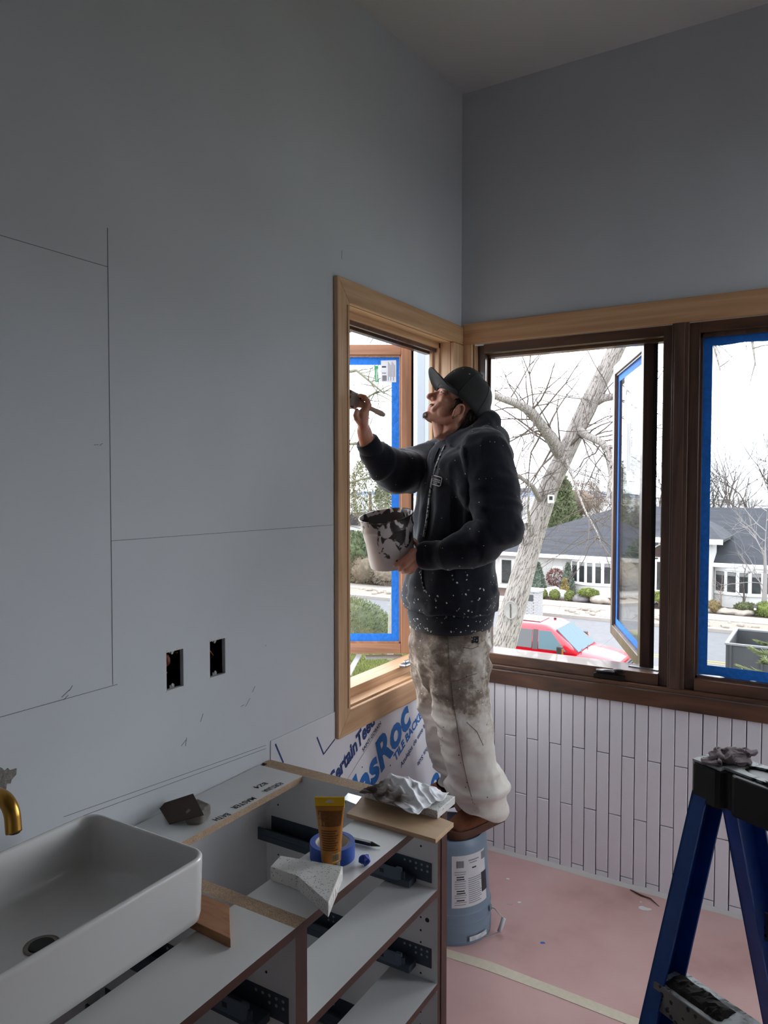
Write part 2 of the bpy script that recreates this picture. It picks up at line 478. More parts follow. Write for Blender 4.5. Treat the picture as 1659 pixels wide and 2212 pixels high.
# tile backer board with its print, below the left window
m, t, b = nt('tile_backer_face')
tc = t.nodes.new('ShaderNodeTexCoord'); sp = t.nodes.new('ShaderNodeSeparateXYZ'); n1 = t.nodes.new('ShaderNodeTexNoise'); n1.inputs['Scale'].default_value = 5; n1.inputs['Detail'].default_value = 4
md = t.nodes.new('ShaderNodeMath'); md.operation = 'MULTIPLY_ADD'; md.inputs[1].default_value = 0.22
t.links.new(tc.outputs['Object'], sp.inputs[0]); t.links.new(tc.outputs['Object'], n1.inputs['Vector'])
t.links.new(n1.outputs['Fac'], md.inputs[0]); t.links.new(sp.outputs['Y'], md.inputs[2])
r = ramp(t, [(0.0, rgb((196, 199, 204))), (1.0, rgb((218, 216, 222)))])
mr = t.nodes.new('ShaderNodeMapRange'); mr.inputs['From Min'].default_value = -1.2; mr.inputs['From Max'].default_value = -0.86
t.links.new(md.outputs[0], mr.inputs['Value']); t.links.new(mr.outputs[0], r.inputs['Fac']); t.links.new(r.outputs['Color'], b.inputs['Base Color'])
b.inputs['Roughness'].default_value = 0.8
M['backer'] = m
bb = MB().prism([(0.0002, -1.36, 0.02), (0.0002, -1.34, 0.86), (0.0002, -1.0, 0.86), (0.0002, -0.99, 0.775), (0.0002, -0.008, 0.775), (0.0002, -0.008, 0.02)], (0.0028, 0, 0))
board = bb.build('tile_backer_board', M['backer'], origin=Vector((0, 0, 0)))
tag(board, 'white printed tile backer board with blue lettering under the corner window', 'board')
M['ink_blue'] = plain('bright_blue_ink', (34, 104, 178), .7, noise_amt=.15, scale=120)
M['ink_navy'] = plain('navy_ink', (42, 62, 116), .75, noise_amt=.2, scale=120)
M['ink_dark'] = plain('dark_ink', (48, 56, 84), .8)
def text_mesh(body, size, bold=0.0, shear=0.0, align='LEFT', spacing=1.0):
    c = bpy.data.curves.new('lettering', 'FONT'); c.body = body; c.size = size; c.offset = bold; c.shear = shear; c.align_x = align; c.space_character = spacing
    c.resolution_u = 3
    o = bpy.data.objects.new('lettering', c); COL.objects.link(o)
    bpy.context.view_layer.update()
    me = bpy.data.meshes.new_from_object(o.evaluated_get(bpy.context.evaluated_depsgraph_get()))
    bpy.data.objects.remove(o)
    return me
def lettering(name, body, size, mat, parent, org, xd, yd, bold=0.0, shear=0.0, align='LEFT', lift=0.0004, spacing=1.0, xs=1.0, warp=None):
    """print laid flat on a surface: org world point, xd reading direction, yd letter-up direction"""
    me = text_mesh(body, size, bold, shear, align, spacing)
    xd, yd = Vector(xd).normalized(), Vector(yd).normalized(); n = xd.cross(yd)
    po = Vector(parent['_o'])
    for v in me.vertices:
        w = Vector(org) + xd * (v.co.x * xs) + yd * v.co.y + n * lift
        if warp: w = warp(w)
        v.co = w - po
    me.materials.clear(); me.materials.append(mat); me.name = name
    return link(name, me, parent, po)
an = math.radians(28.3)
bx, by = Vector((0, math.cos(an), math.sin(an))), Vector((0, -math.sin(an), math.cos(an)))
LX = 0.0032
lettering('lettering', 'GlasRoc', 0.178, M['ink_blue'], board, Vector((LX, -0.70, 0.548)) - bx * 0.305, bx, by, 0.007, 0.18, xs=.95)
lettering('lettering', 'TILE BACKER', 0.048, M['ink_blue'], board, (LX, -0.592, 0.552), bx, by, 0.0022, 0.05)
lettering('lettering', 'CertainTeed', 0.075, M['ink_navy'], board, Vector((LX, -0.985, 0.618)) - bx * 0.055, bx, by, 0.0032, 0.3, xs=.86)
lettering('lettering', 'SAINT-GOBAIN', 0.0215, M['ink_dark'], board, (LX, -0.825, 0.664), bx, by, 0.0005, xs=.98)
lettering('lettering', 'Azulejos de este lado', 0.031, M['ink_navy'], board, (LX, -0.545, 0.512), bx, by, 0.0007, .1)
lettering('lettering', '| Tile This Side', 0.031, M['ink_navy'], board, (LX, -0.25, 0.575), -bx, -by, 0.0007, .1)
lettering('lettering', 'oR', 0.165, M['ink_blue'], board, Vector((LX, -0.225, 0.40)), -bx, -by, 0.007, 0.18)
ln = MB(); ln.bar((LX+.0003, -0.945, 0.588), (LX+.0003, -0.70, 0.727), .0012, .0004, (1,0,0)); part(ln, 'printed_line', M['ink_dark'], board)
for (y, z) in [(-1.106, .803), (-1.32, .845)]:
    ln = MB(); ln.bar((LX+.0003, y, z), (LX+.0003, y+.038, z-.071), .006, .0004, (1,0,0)); part(ln, 'printed_line', M['ink_navy'], board)
ln = MB(); ln.bar((LX+.0003, -1.066, .735), (LX+.0003, -1.003, .765), .005, .0004, (1,0,0)); part(ln, 'printed_line', M['ink_navy'], board)
for k in range(9):
    ln = MB(); y = -.93 + k*.1; z = .55 + .06*((k*7) % 3); ln.obox((LX, y, z), (.0004,0,0), (0,.002,0), (0,0,.003)); part(ln, 'staple', M['ink_dark'], board)

# outlet boxes in the two cut-outs
def outlet(h, label, kind):
    y0, y1, z0, z1 = h
    r = thing('outlet_box', label, 'outlet box', (-.03, (y0+y1)/2, z0))
    mb = MB(); d = -.075
    mb.box(d, y0, z0, d+.002, y1, z1); mb.box(d, y0-.002, z0, -.012, y0, z1); mb.box(d, y1, z0, -.012, y1+.002, z1)
    mb.box(d, y0, z0-.002, -.012, y1, z0); mb.box(d, y0, z1, -.012, y1, z1+.002)
    part(mb, 'box_shell', plain('blue_grey_box', (96, 96, 104) if kind else (120, 122, 126), .6), r)
    for zz, s in ((z0+.004, 1), (z1-.004, -1)):
        mb = MB(); mb.box(-.016, (y0+y1)/2-.008, zz-.004, -.012, (y0+y1)/2+.008, zz+.004); mb.cyl((-.014, (y0+y1)/2, zz+.004*s), (-.010, (y0+y1)/2, zz+.004*s), .004, n=10)
        part(mb, 'screw_lug', M['chrome'], r)
    cols = [plain('copper_wire', (150, 78, 48), .4, .6), plain('brown_wire', (112, 52, 36), .5)]
    random.seed(3 if kind else 8)
    for k in range(5 if kind else 3):
        a = Vector((d+.01, random.uniform(y0+.012, y1-.012), z0+.02+.012*k)); pts = [a]
        for s in range(5):
            pts.append(Vector((min(-.014, pts[-1].x + random.uniform(0, .018)), min(max(pts[-1].y + random.uniform(-.02, .02), y0+.008), y1-.008), min(max(pts[-1].z + random.uniform(-.008, .026), z0+.01), z1-.012))))
        mb = MB().tube(pts, .0026 if kind else .0018, 6); part(mb, 'wire', cols[k % 2], r, True)
    if kind:
        mb = MB().ell((-.03, (y0+y1)/2-.002, z1-.03), .011, .010, .016); part(mb, 'wire_nut', plain('rust_wire_nut', (122, 62, 44), .5), r, True)
    # torn drywall paper round the cut
    random.seed(5); tm_ = plain('torn_plaster', (206, 202, 196), .9)
    for zz, s in ((z0, -1), (z1, 1)):
        mb = MB(); y = y0 - .002
        while y < y1:
            w = random.uniform(.004, .011); hgt = random.uniform(.001, .004)
            mb.box(-.004, y, zz - .001, .0012, min(y + w, y1 + .002), zz + s * hgt if s > 0 else zz - hgt); y += w
        part(mb, 'torn_edge', tm_, r)
outlet(H1, 'open outlet box with copper wires in the grey wall, nearer the sink', 1)
outlet(H2, 'open dark outlet box in the grey wall, nearer the window', 0)

# ------------------------------------------------------------------ window 1 (left wall)
win1 = setting('window_1', (0, -0.5, 0.765)); win1['label'] = 'maple cased corner window in left wall with open sash'
CT = 0.018
def casing(poly, mat, par):
    mb = MB().prism([(0.0005, p[0], p[1]) for p in poly], (CT, 0, 0)); return part(mb, 'casing_board', mat, par, bevel=.003)
casing([(-1.0, .765), (-.927, .851), (-.927, 2.264), (-1.0, 2.343)], M['maple_v'], win1)
casing([(-1.0, 2.343), (-.927, 2.264), (-.0, 2.264), (-.0, 2.343)], M['maple_y'], win1)
casing([(-1.0, .765), (0, .765), (0, .851), (-.927, .851)], M['maple_y'], win1)
casing([(-.112, .853), (0, .853), (0, 2.262), (-.112, 2.262)], M['maple_v'], win1)
# raised inner bead on the casing
mb = MB(); mb.box(CT, -.945, .86, CT+.004, -.937, 2.255); part(mb, 'casing_bead', M['maple_v'], win1)
mb = MB(); mb.box(-.05, -.935, .845, -.0005, -.920, 2.275); part(mb, 'jamb', M['maple_v'], win1)
mb = MB(); mb.box(-.05, -.112, .845, -.0005, -.095, 2.275); part(mb, 'jamb', M['maple_v'], win1)
mb = MB(); mb.box(-.05, -.935, 2.262, -.0005, -.095, 2.28); part(mb, 'jamb', M['maple_y'], win1)
mb = MB(); mb.box(-.05, -.935, .84, -.0005, -.095, .858); part(mb, 'jamb', M['maple_y'], win1)
# frame behind the jambs
mb = MB(); mb.box(-.135, -.94, .83, -.05, -.905, 2.28); part(mb, 'frame_stile', M['maple_v'], win1, bevel=.002)
mb = MB(); mb.box(-.075, -.125, .83, -.05, -.05, 2.28); mb.box(-.09, -.138, .86, -.075, -.05, 2.25); part(mb, 'frame_stile', M['maple_v'], win1, bevel=.002)
mb = MB(); mb.box(-.135, -.94, 2.238, -.05, -.09, 2.28); part(mb, 'frame_head', M['maple_y'], win1, bevel=.002)
mb = MB(); mb.box(-.075, -.905, 2.222, -.062, -.125, 2.24); mb.box(-.115, -.905, 2.215, -.09, -.125, 2.24); part(mb, 'weather_strip', M['stain_x'], win1)
mb = MB(); mb.box(-.135, -.94, .83, -.05, -.09, .893); part(mb, 'frame_sill', M['maple_y'], win1, bevel=.002)
# outer edge clad
# crank on the left sill
p = onx(890, 1448, 0.0)
mb = MB(); mb.box(-.052, -.47, .894, -.018, -.36, .906); mb.box(-.045, -.45, .906, -.03, -.40, .916); part(mb, 'crank_housing', M['chrome'], win1, bevel=.004)
mb = MB(); mb.tube([(-.035, -.40, .915), (-.03, -.36, .92), (-.025, -.30, .912)], [.006, .006, .005], 8); part(mb, 'crank_handle', M['chrome'], win1, True)

def sash(root, org, dr, width, z0, z1, th, wst, wrail, mats, tape_w, tape_sides, nrm):
    """open casement sash: org hinge corner (x,y) at mid thickness, dr unit direction, nrm interior normal"""
    D, N = Vector((dr[0], dr[1], 0)), Vector((nrm[0], nrm[1], 0))
    O = Vector((org[0], org[1], 0))
    def slab(s0, s1, a, b, t0, t1):
        mb = MB(); mb.obox(O + D*((s0+s1)/2) + N*((t0+t1)/2) + Vector((0,0,(a+b)/2)), D*((s1-s0)/2), N*((t1-t0)/2), (0,0,(b-a)/2)); return mb
    h = th/2
    part(slab(0, wst, z0, z1, -h, h), 'sash_stile', mats[0], root, bevel=.003)
    part(slab(width-wst, width, z0, z1, -h, h), 'sash_stile', mats[0], root, bevel=.003)
    part(slab(wst, width-wst, z1-wrail, z1, -h, h), 'sash_rail', mats[1], root, bevel=.003)
    part(slab(wst, width-wst, z0, z0+wrail, -h, h), 'sash_rail', mats[1], root, bevel=.003)
    # bead line round the glass
    e = .008
    for (s0, s1, a, b) in ((wst, wst+e, z0+wrail, z1-wrail), (width-wst-e, width-wst, z0+wrail, z1-wrail), (wst, width-wst, z1-wrail-e, z1-wrail), (wst, width-wst, z0+wrail, z0+wrail+e)):
        part(slab(s0, s1, a, b, .004, h-.008), 'glazing_bead', mats[0], root)
    part(slab(0, width, z0, z1, -h-.006, -h), 'exterior_cladding', M['clad'], root) if False else None
    for (s0, s1, a, b) in ((-.002, wst*.8, z0, z1), (width-wst*.8, width+.002, z0, z1), (wst*.8, width-wst*.8, z1-wrail*.8, z1), (wst*.8, width-wst*.8, z0, z0+wrail*.8)):
        part(slab(s0, s1, a, b, -h-.007, -h), 'exterior_cladding', M['clad'], root)
    part(slab(wst-.005, width-wst+.005, z0+wrail-.005, z1-wrail+.005, -.002, .002), 'glass_pane', M['glass'], root)
    w = tape_w; t0, t1 = .0022, .003
    g0, g1, a0, a1 = wst+e, width-wst-e, z0+wrail+e, z1-wrail-e
    for sd in tape_sides:
        s = {'h': (g0, g0+w, a0, a1), 'f': (g1-w, g1, a0, a1), 't': (g0, g1, a1-w, a1), 'b': (g0, g1, a0, a0+w)}[sd]
        bump = {'h': 0, 'f': 0, 't': .0006, 'b': .0006}[sd]
        part(slab(s[0], s[1], s[2], s[3], t0+bump, t1+bump), 'masking_tape', M['tape'], root)
    return O, D, N
O1, D1, N1 = sash(win1, (-.155, -.185), (-.8545, -.5195), .80, .885, 2.252, .045, .045, .045, (M['oak_v'], M['oak_x']), .034, 'hftb', (.5195, -.8545))
mb = MB(); mb.obox(O1 - D1*.006 - N1*.012 + Vector((0,0,1.5685)), D1*.005, N1*.012, (0,0,.68)); part(mb, 'rubber_seal', M['black'], win1)
# operator arm and hinge under the left sash
mb = MB(); mb.bar((-.10, -.80, .895), (-.33, -.34, .885), .022, .006); part(mb, 'operator_arm', plain('pale_metal', (190, 194, 198), .4, .6), win1)
hp = O1 + D1*.05
mb = MB(); mb.bar((hp.x+.03, hp.y-.03, .878), (hp.x-.10, hp.y-.13, .878), .03, .012); part(mb, 'hinge_bracket', M['chrome'], win1, bevel=.002)
# glass labels on the left sash
def on_sash(px, py):
    r = ray(px, py); P0 = O1 + N1*.004
    return CAM + r * ((P0 - CAM).dot(N1) / r.dot(N1))
M['label_green'] = plain('green_label', (40, 150, 84), .6); M['label_white'] = plain('white_label', (206, 206, 212), .6)
def patch(pts, off, name, mat, root):
    mb = MB().prism(pts, off); return part(mb, name, mat, root)
a = on_sash(808.6, 790); c = on_sash(817.5, 825)
tl = patch([on_sash(808.6, 790), on_sash(816.5, 790), on_sash(818, 825.5), on_sash(810, 825.5)], N1*.0006, 'glass_label', M['label_green'], win1)
lettering('lettering', 'TEMPERED', .0125, M['label_white'], tl, on_sash(816.3, 823.5) + N1*.001, Vector((0,0,1)), -D1*-1 if False else D1, .0003) if False else None
lettering('lettering', 'TEMPERED', .0115, M['label_white'], tl, on_sash(816.0, 824) + N1*.0012, Vector((0,0,1)), D1, .0003, lift=0.0)
tl = patch([on_sash(822.8, 779), on_sash(856, 778), on_sash(856, 826), on_sash(823, 825)], N1*.0006, 'glass_label', M['label_white'], win1)
M['print_black'] = plain('black_print', (40, 42, 48), .7)
M['print_grey'] = plain('grey_print', (120, 122, 130), .7)
def print_bar(x0, y0, x1, y1, mat):
    mb = MB().prism([on_sash(x0, y0), on_sash(x1, y0), on_sash(x1, y1), on_sash(x0, y1)], N1*.0012); part(mb, 'print', mat, tl)
for k in range(7): print_bar(826 + k*1.35, 811, 826.7 + k*1.35, 823, M['print_black'])
print_bar(825, 791, 834, 794, M['print_black']); print_bar(825, 805, 834, 807, M['print_grey'])
for k in range(6):
    print_bar(838 + k*2.8, 782 + (k % 3)*3, 839.1 + k*2.8, 822 - (k % 2)*8, M['print_grey'])

# ------------------------------------------------------------------ window 2/3/4 (far wall)
win2 = setting('window_2', (0.5, 0, 0.755)); win2['label'] = 'brown stained corner window unit with open casement sash'
win3 = setting('window_3', (1.45, 0, 0.755)); win3['label'] = 'brown stained fixed window masked with blue tape'
xe = 2.06
mb = MB().box(CT, -CT, 2.262, xe, -.0005, 2.355); part(mb, 'casing_board', M['maple_x'], win2, bevel=.003)
mb = MB().box(CT, -CT, .853, .060, -.0005, 2.262); part(mb, 'casing_board', M['maple_v'], win2, bevel=.002)
mb = MB().box(CT, -.024, .757, xe, -.0005, .820); part(mb, 'apron_board', M['stain_x'], win2, bevel=.003)
mb = MB().box(CT, -.016, .822, xe, .03, .838); part(mb, 'stool_board', M['stain_x'], win2, bevel=.003)
mb = MB().box(.055, 0.0, .838, .068, .035, 2.262); part(mb, 'jamb', M['maple_v'], win2)
def frame(root, x0, x1, fixed):
    y0, y1 = (.012, .135)
    L = .036
    mb = MB().box(x0, y0 + (.02 if not fixed else 0), .838, x0+L, y1, 2.262); mb.box(x0+L, y0+.055, .86, x0+L+.012, y1-.02, 2.24); part(mb, 'frame_stile', M['stain_v'], root, bevel=.002)
    mb = MB().box(x1-L, y0, .838, x1, y1, 2.262); mb.box(x1-L-.012, y0+.055, .86, x1-L, y1-.02, 2.24); part(mb, 'frame_stile', M['stain_v'], root, bevel=.002)
    mb = MB().box(x0+L, y0, 2.222, x1-L, y1, 2.262); mb.box(x0+L, y0+.05, 2.21, x1-L, y1-.02, 2.222); part(mb, 'frame_head', M['stain_x'], root, bevel=.002)
    mb = MB().box(x0+L, y0-.01, .838, x1-L, y1, .884); part(mb, 'frame_sill', M['stain_x'], root, bevel=.003)
frame(win2, .068, .905, False)
def mullion(x0, x1, root):
    mb = MB().box(x0, -.012, .838, x1, .135, 2.262); mb.box(x0+.008, -.016, .838, x1-.014, -.012, 2.262); part(mb, 'mullion', M['stain_v'], root, bevel=.002)
mullion(.905, .966, win2)
frame(win3, .966, 1.93, True); part(MB().box(1.93, -CT, .838, 2.06, .0, 2.262), 'casing_board', M['maple_v'], win3, bevel=.002); part(MB().box(1.93, 0, .80, 1.975, .135, 2.28), 'jamb', M['stain_v'], win3)
for root, x0, x1 in ((win3, 1.002, 1.894),):
    mb = MB().box(x0, .055, .88, x1, .059, 2.225); part(mb, 'glass_pane', M['glass'], root)
    # inner glazing frame
    for (a0, a1, b0, b1) in ((x0, x0+.008, .884, 2.222), (x1-.008, x1, .884, 2.222), (x0, x1, 2.205, 2.222), (x0, x1, .884, .892)):
        mb = MB().box(a0, .03, b0, a1, .055, b1); part(mb, 'glazing_bead', M['stain_v'], root)
    w = .036
    random.seed(6)
    def ragged(a0, a1, b0, b1, horiz):
        mb = MB(); n = 22; pts = []
        for i in range(n+1):
            tt = i / n; rr = random.uniform(-.0035, .0035) if 0 < i < n else 0
            if horiz: pts.append((a0 + (a1-a0)*tt, .0545, b0 + rr))
            else: pts.append((a0 + rr, .0545, b0 + (b1-b0)*tt))
        if horiz: pts += [(a1, .0545, b1), (a0, .0545, b1)]
        else: pts += [(a1, .0545, b1), (a1, .0545, b0)]
        mb.prism(pts, (0, -.0008, 0)); return mb
    part(ragged(x0+.004, x0+.004+w, .894, 2.205, False), 'masking_tape', M['tape'], root)
    part(ragged(x1-.004-w, x1-.004, .894, 2.205, False), 'masking_tape', M['tape'], root)
    mb = ragged(x0+.004, x1-.004, .892, .892+.04, True)
    for v in mb.v: v.y -= .001
    part(mb, 'masking_tape', M['tape'], root)
    mb = ragged(x0+.03, x1-.004, 2.205-.03, 2.205, True)
    for v in mb.v: v.y -= .001
    part(mb, 'masking_tape', M['tape'], root)
# open sash of window 2
sd = Vector((-.304, .715, 0)).normalized()
sn = (-sd.y, sd.x)
O2, D2, N2 = sash(win2, (.80, .085), (sd.x, sd.y), .775, .872, 2.238, .042, .05, .05, (M['stain_v'], M['stain_v']), .03, 'hftb', sn)
mb = MB(); mb.obox(O2 + D2*.0 - N2*.028 + Vector((0,0,1.555)), D2*.004, N2*.006, (0,0,.68)); part(mb, 'rubber_seal', M['black'], win2)
mb = MB(); mb.bar((.74, .075, .886), (.86, .06, .886), .02, .004); part(mb, 'hinge_track', M['chrome'], win2)
# paper labels left on that pane
def on2(s, z): return O2 + D2*s + N2*.0035 + Vector((0,0,z))
for (s0, s1, z0, z1) in ((.36, .52, 1.98, 2.03), (.50, .60, 2.05, 2.09)):
    patch([on2(s0, z0), on2(s1, z0), on2(s1, z1), on2(s0, z1)], N2*.0006, 'glass_label', M['label_white'], win2)
mb = MB(); pts = [on2(.34, 1.94), on2(.50, 1.96), on2(.47, 1.70), on2(.42, 1.62), on2(.36, 1.72)]; mb.prism(pts, N2*.001); part(mb, 'glass_label', M['label_white'], win2)
for k in range(4):
    mb = MB(); pts = [on2(.37+.03*k, 1.92), on2(.378+.03*k, 1.92), on2(.385+.02*k, 1.70), on2(.378+.02*k, 1.70)]; mb.prism(pts, N2*.0016); part(mb, 'print', M['print_grey'], win2)
# crank operator on the sill
p0, p1 = ony(1283, 1452, 0.0), ony(1350, 1462, 0.0)
xc = (p0.x + p1.x) / 2
mb = MB(); mb.box(p0.x, -.014, .8385, p1.x, .006, .862); mb.box(p0.x+.01, -.012, .862, p1.x-.03, .004, .872); part(mb, 'crank_housing', M['dark_metal'], win2, bevel=.005)
mb = MB(); mb.tube([(p0.x+.012, -.008, .872), (p0.x+.05, -.014, .876), (p1.x-.035, -.014, .878)], [.005, .006, .005], 8); part(mb, 'crank_handle', M['chrome'], win2, True)
mb = MB(); mb.ell((p1.x-.022, -.010, .880), .026, .012, .009); part(mb, 'crank_knob', M['dark_metal'], win2, True)

# unseen glazed door and transom, added to light the floor, tiles and upper wall
added_door = setting('added_door_1', (2.4, -.6, 0)); added_door['label'] = 'unseen brown framed glazed door added for daylight in the right hand wall'
for y0 in (-.90, -.19): part(MB().box(2.43, y0, .0, 2.51, y0 + .07, 2.95), 'door_stile', M['stain_v'], added_door)
for z0 in (.0, 2.17, 2.87): part(MB().box(2.435, -.83, z0, 2.505, -.19, z0 + .08), 'door_rail', M['stain_v'], added_door)
part(MB().box(2.468, -.83, .08, 2.472, -.19, 2.17), 'glass_pane', M['glass'], added_door); part(MB().box(2.468, -.83, 2.25, 2.472, -.19, 2.87), 'transom_pane', M['glass'], added_door)
# floor tape strip and spilt paint
mb = MB(); pts = [onz(960, 2049, 0), onz(1060, 2078, 0), onz(1200, 2132, 0), onz(1385, 2203, 0), onz(1659, 2310, 0)]
low = [onz(952, 2064, 0), onz(1050, 2096, 0), onz(1195, 2150, 0), onz(1372, 2220, 0), onz(1640, 2330, 0)]
for i in range(4):
    z0 = .0006; z1 = .0014
    q = [low[i], low[i+1], pts[i+1], pts[i]]
    mb.hexa([(v.x, v.y, z0) for v in q], [(v.x, v.y, z1) for v in q])
tag(mb.build('seam_tape', plain('cream_masking_tape', (222, 212, 190), .7, noise_amt=.05, scale=60)), 'cream tape strip along the seam in the pink floor paper', 'tape')
def splat(c, rx, ry, rot, name, label, cat, mat, grp=None, seed=1):
    random.seed(seed); mb = MB(); n = 14; pl = []
    for k in range(n):
        a = 2*math.pi*k/n; rr = 1 + random.uniform(-.25, .25)
        x, y = rx*rr*math.cos(a), ry*rr*math.sin(a)
        pl.append((c.x + x*math.cos(rot) - y*math.sin(rot), c.y + x*math.sin(rot) + y*math.cos(rot), .0004))
    mb.prism(pl, (0, 0, .0011))
    tag(mb.build(name, mat), label, cat, grp)
splat(onz(1392, 1963, 0), .022, .013, .2, 'paint_spill', 'largest white paint spill on pink floor paper, near the tiles', 'paint spill', M['white_paint'], seed=2)
splat(onz(1384, 1949, 0), .005, .004, 0, 'paint_spill', 'tiny white paint dot just above the largest spill', 'paint spill', M['white_paint'], seed=3)
splat(onz(1103, 1952, 0), .014, .009, .8, 'paint_spill', 'faint white paint mark on floor paper right of the grey pail', 'paint spill', plain('thin_paint', (206, 180, 178), .7), seed=4)
splat(onz(1122, 1950, 0), .008, .006, .3, 'paint_spill', 'smaller faint paint mark on floor paper right of the grey pail', 'paint spill', M['white_paint'], seed=5)
splat(onz(1097, 1899, 0), .007, .005, .3, 'paint_spill', 'small white fleck on pink paper between pail and tile wall', 'paint spill', M['white_paint'], seed=6)
splat(onz(1172, 2037, 0), .009, .006, .6, 'tape_scrap', 'tiny scrap of blue tape lying on the pink paper', 'tape scrap', M['tape'], seed=7)
mb = MB(); a = [onz(1362, 1922, .003), onz(1385, 1934, .004), onz(1405, 1941, .003), onz(1424, 1958, .003)]
mb.tube(a, [.002, .004, .003, .001], 6); tag(mb.build('torn_strip', plain('brown_paper', (96, 66, 58), .9), smooth=True), 'thin dark torn strip lying on the floor paper by the tiles', 'scrap')

# ------------------------------------------------------------------ vanity cabinets
M['melamine'] = plain('white_melamine', (214, 214, 214), .45, noise_amt=.02, scale=5)
M['chip'] = speckle('raw_particleboard', (172, 146, 122), (142, 114, 90), 520, .5, .26, .9, 30, (186, 160, 134))
M['edge'] = wood('dark_brown_edging', (74, 42, 32), (56, 32, 26), (8, 8, 8), .45)
M['edge_side'] = plain('brown_end_skin', (98, 66, 54), .5, noise_amt=.06, scale=12)
M['slide'] = plain('dark_blue_grey_steel', (58, 68, 80), .5, .15)
M['slide2'] = plain('grey_steel_runner', (84, 96, 110), .45, .2)
CTOP = .805
def panel(x0, y0, z0, x1, y1, z1, mi):
    """box with a material index per face in the order bottom, top, y0, x1, y1, x0"""
    mb = MB().box(x0, y0, z0, x1, y1, z1); mb.m = list(mi); return mb
PM = [M['melamine'], M['chip'], M['edge'], M['edge_side']]
def slide(root, y, zc, x0=.05, x1=.585, sign=-1):
    """drawer runner fixed to a panel face at y, standing out to the sign side"""
    s = sign
    mb = MB().box(x0, y, zc-.022, x1, y+.0018*s, zc+.030)
    pl = part(mb, 'drawer_slide', M['slide'], root)
    mb = MB().box(x0-.03, y+.002*s, zc-.030, x1-.045, y+.040*s, zc-.012); mb.box(x0-.03, y+.034*s, zc-.012, x1-.06, y+.040*s, zc+.006); part(mb, 'runner', M['slide'], pl, bevel=.001)
    mb = MB().box(x1-.20, y+.036*s, zc-.020, x1-.075, y+.0415*s, zc+.012); part(mb, 'lock_plate', M['slide2'], pl, bevel=.001)
    mb = MB().box(x1-.085, y+.034*s, zc-.014, x1-.068, y+.043*s, zc+.016); part(mb, 'front_clip', M['slide2'], pl, bevel=.001)
    mb = MB().box(x0-.034, y+.015*s, zc-.012, x0-.028, y+.03*s, zc+.012); part(mb, 'rear_hook', M['slide'], pl)
    mb = MB()
    for k in range(9):
        for j in (0, 1):
            if k in (3, 4, 5) and j: continue
            xx = x1 - .012 - k*.017 - (.06 if k > 4 else 0) - (.12 if k > 6 else 0); zz = zc + .020 - j*.014
            mb.cyl((xx, y+.0010*s, zz), (xx, y+.0024*s, zz), .0034, n=8)
    o = part(mb, 'punched_holes', plain('pale_hole', (150, 152, 154), .6), pl); o['kind'] = 'stuff'
    for xx in (x1-.15, x1-.125):
        mb = MB().box(xx-.008, y+.0412*s, zc-.009, xx+.004, y+.0422*s, zc+.001); part(mb, 'slot', M['black'], pl)
def pin_holes(root, y, xs, zs, s=-1):
    mb = MB()
    for x in xs:
        for z in zs: mb.cyl((x, y+.0004*s, z), (x, y+.0009*s, z), .0028, n=8)
    o = part(mb, 'pin_holes', M['black'], root); o['kind'] = 'stuff'

cabR = thing('vanity_cabinet', 'open white vanity carcass with brown edges nearest the window, drawers missing', 'cabinet', (.3, -1.66, 0))
part(panel(.02, -1.395, .0, .602, -1.377, CTOP, (0,1,0,2,0,0)), 'end_panel', PM, cabR)
part(panel(.004, -1.377, .0, .604, -1.346, CTOP, (0,1,3,2,3,3)), 'end_skin', PM, cabR)
part(panel(.02, -1.967, .1, .602, -1.949, CTOP, (0,1,0,2,0,0)), 'side_panel', PM, cabR)
part(panel(.022, -1.949, .1, .030, -1.395, .785, (0,0,0,0,0,0)), 'back_panel', PM, cabR)
part(panel(.030, -1.949, .69, .046, -1.395, .785, (0,0,0,0,0,0)), 'nailer', PM, cabR)
part(panel(.030, -1.949, .10, .602, -1.395, .118, (0,0,0,2,0,0)), 'bottom_panel', PM, cabR)
str_b = part(panel(.004, -1.966, .787, .165, -1.3955, CTOP, (0,0,1,1,1,1)), 'back_stretcher', PM, cabR)
part(panel(.448, -1.949, .787, .602, -1.395, CTOP, (0,0,0,2,0,1)), 'front_stretcher', PM, cabR)
part(panel(.462, -1.949, .580, .602, -1.395, .598, (0,0,0,2,0,1)), 'divider_rail', PM, cabR)
part(panel(.462, -1.949, .330, .602, -1.395, .348, (0,0,0,2,0,1)), 'divider_rail', PM, cabR)
part(panel(.52, -1.949, .0, .535, -1.395, .10, (0,0,0,2,0,1)), 'toe_kick', PM, cabR)
slide(cabR, -1.395, .632); slide(cabR, -1.395, .405); slide(cabR, -1.395, .165)
pin_holes(cabR, -1.395, (.553,), [.70, .735, .545, .51, .475, .443, .36, .325, .29, .255, .22])
pin_holes(cabR, -1.395, (.075,), [.76, .73, .70, .55, .51])
mb = MB().cyl((.572, -1.3955, .508), (.572, -1.3962, .508), .006, n=10); part(mb, 'cam_hole', M['black'], cabR)
M['marker'] = plain('black_marker', (30, 30, 32), .8)
def hand_text(body, pa, pb, size):
    a, c = onz(pa[0], pa[1], CTOP), onz(pb[0], pb[1], CTOP)
    x = (c - a); L = x.length; x.normalize(); y = Vector((0,0,1)).cross(x)
    me = text_mesh(body, size); w = max(v.co.x for v in me.vertices); bpy.data.meshes.remove(me)
    lettering('lettering', body, size, M['marker'], str_b, a + Vector((0,0,.0004)), x, y, .0003, -.12, xs=L / w)
hand_text('FORTUNA', (603, 1690), (565, 1709), .026)
hand_text('BZ4', (571, 1690), (547, 1701), .024)
hand_text('MASTER', (545, 1722), (497, 1745), .026)
hand_text('BATH', (490, 1756), (458, 1770), .026)

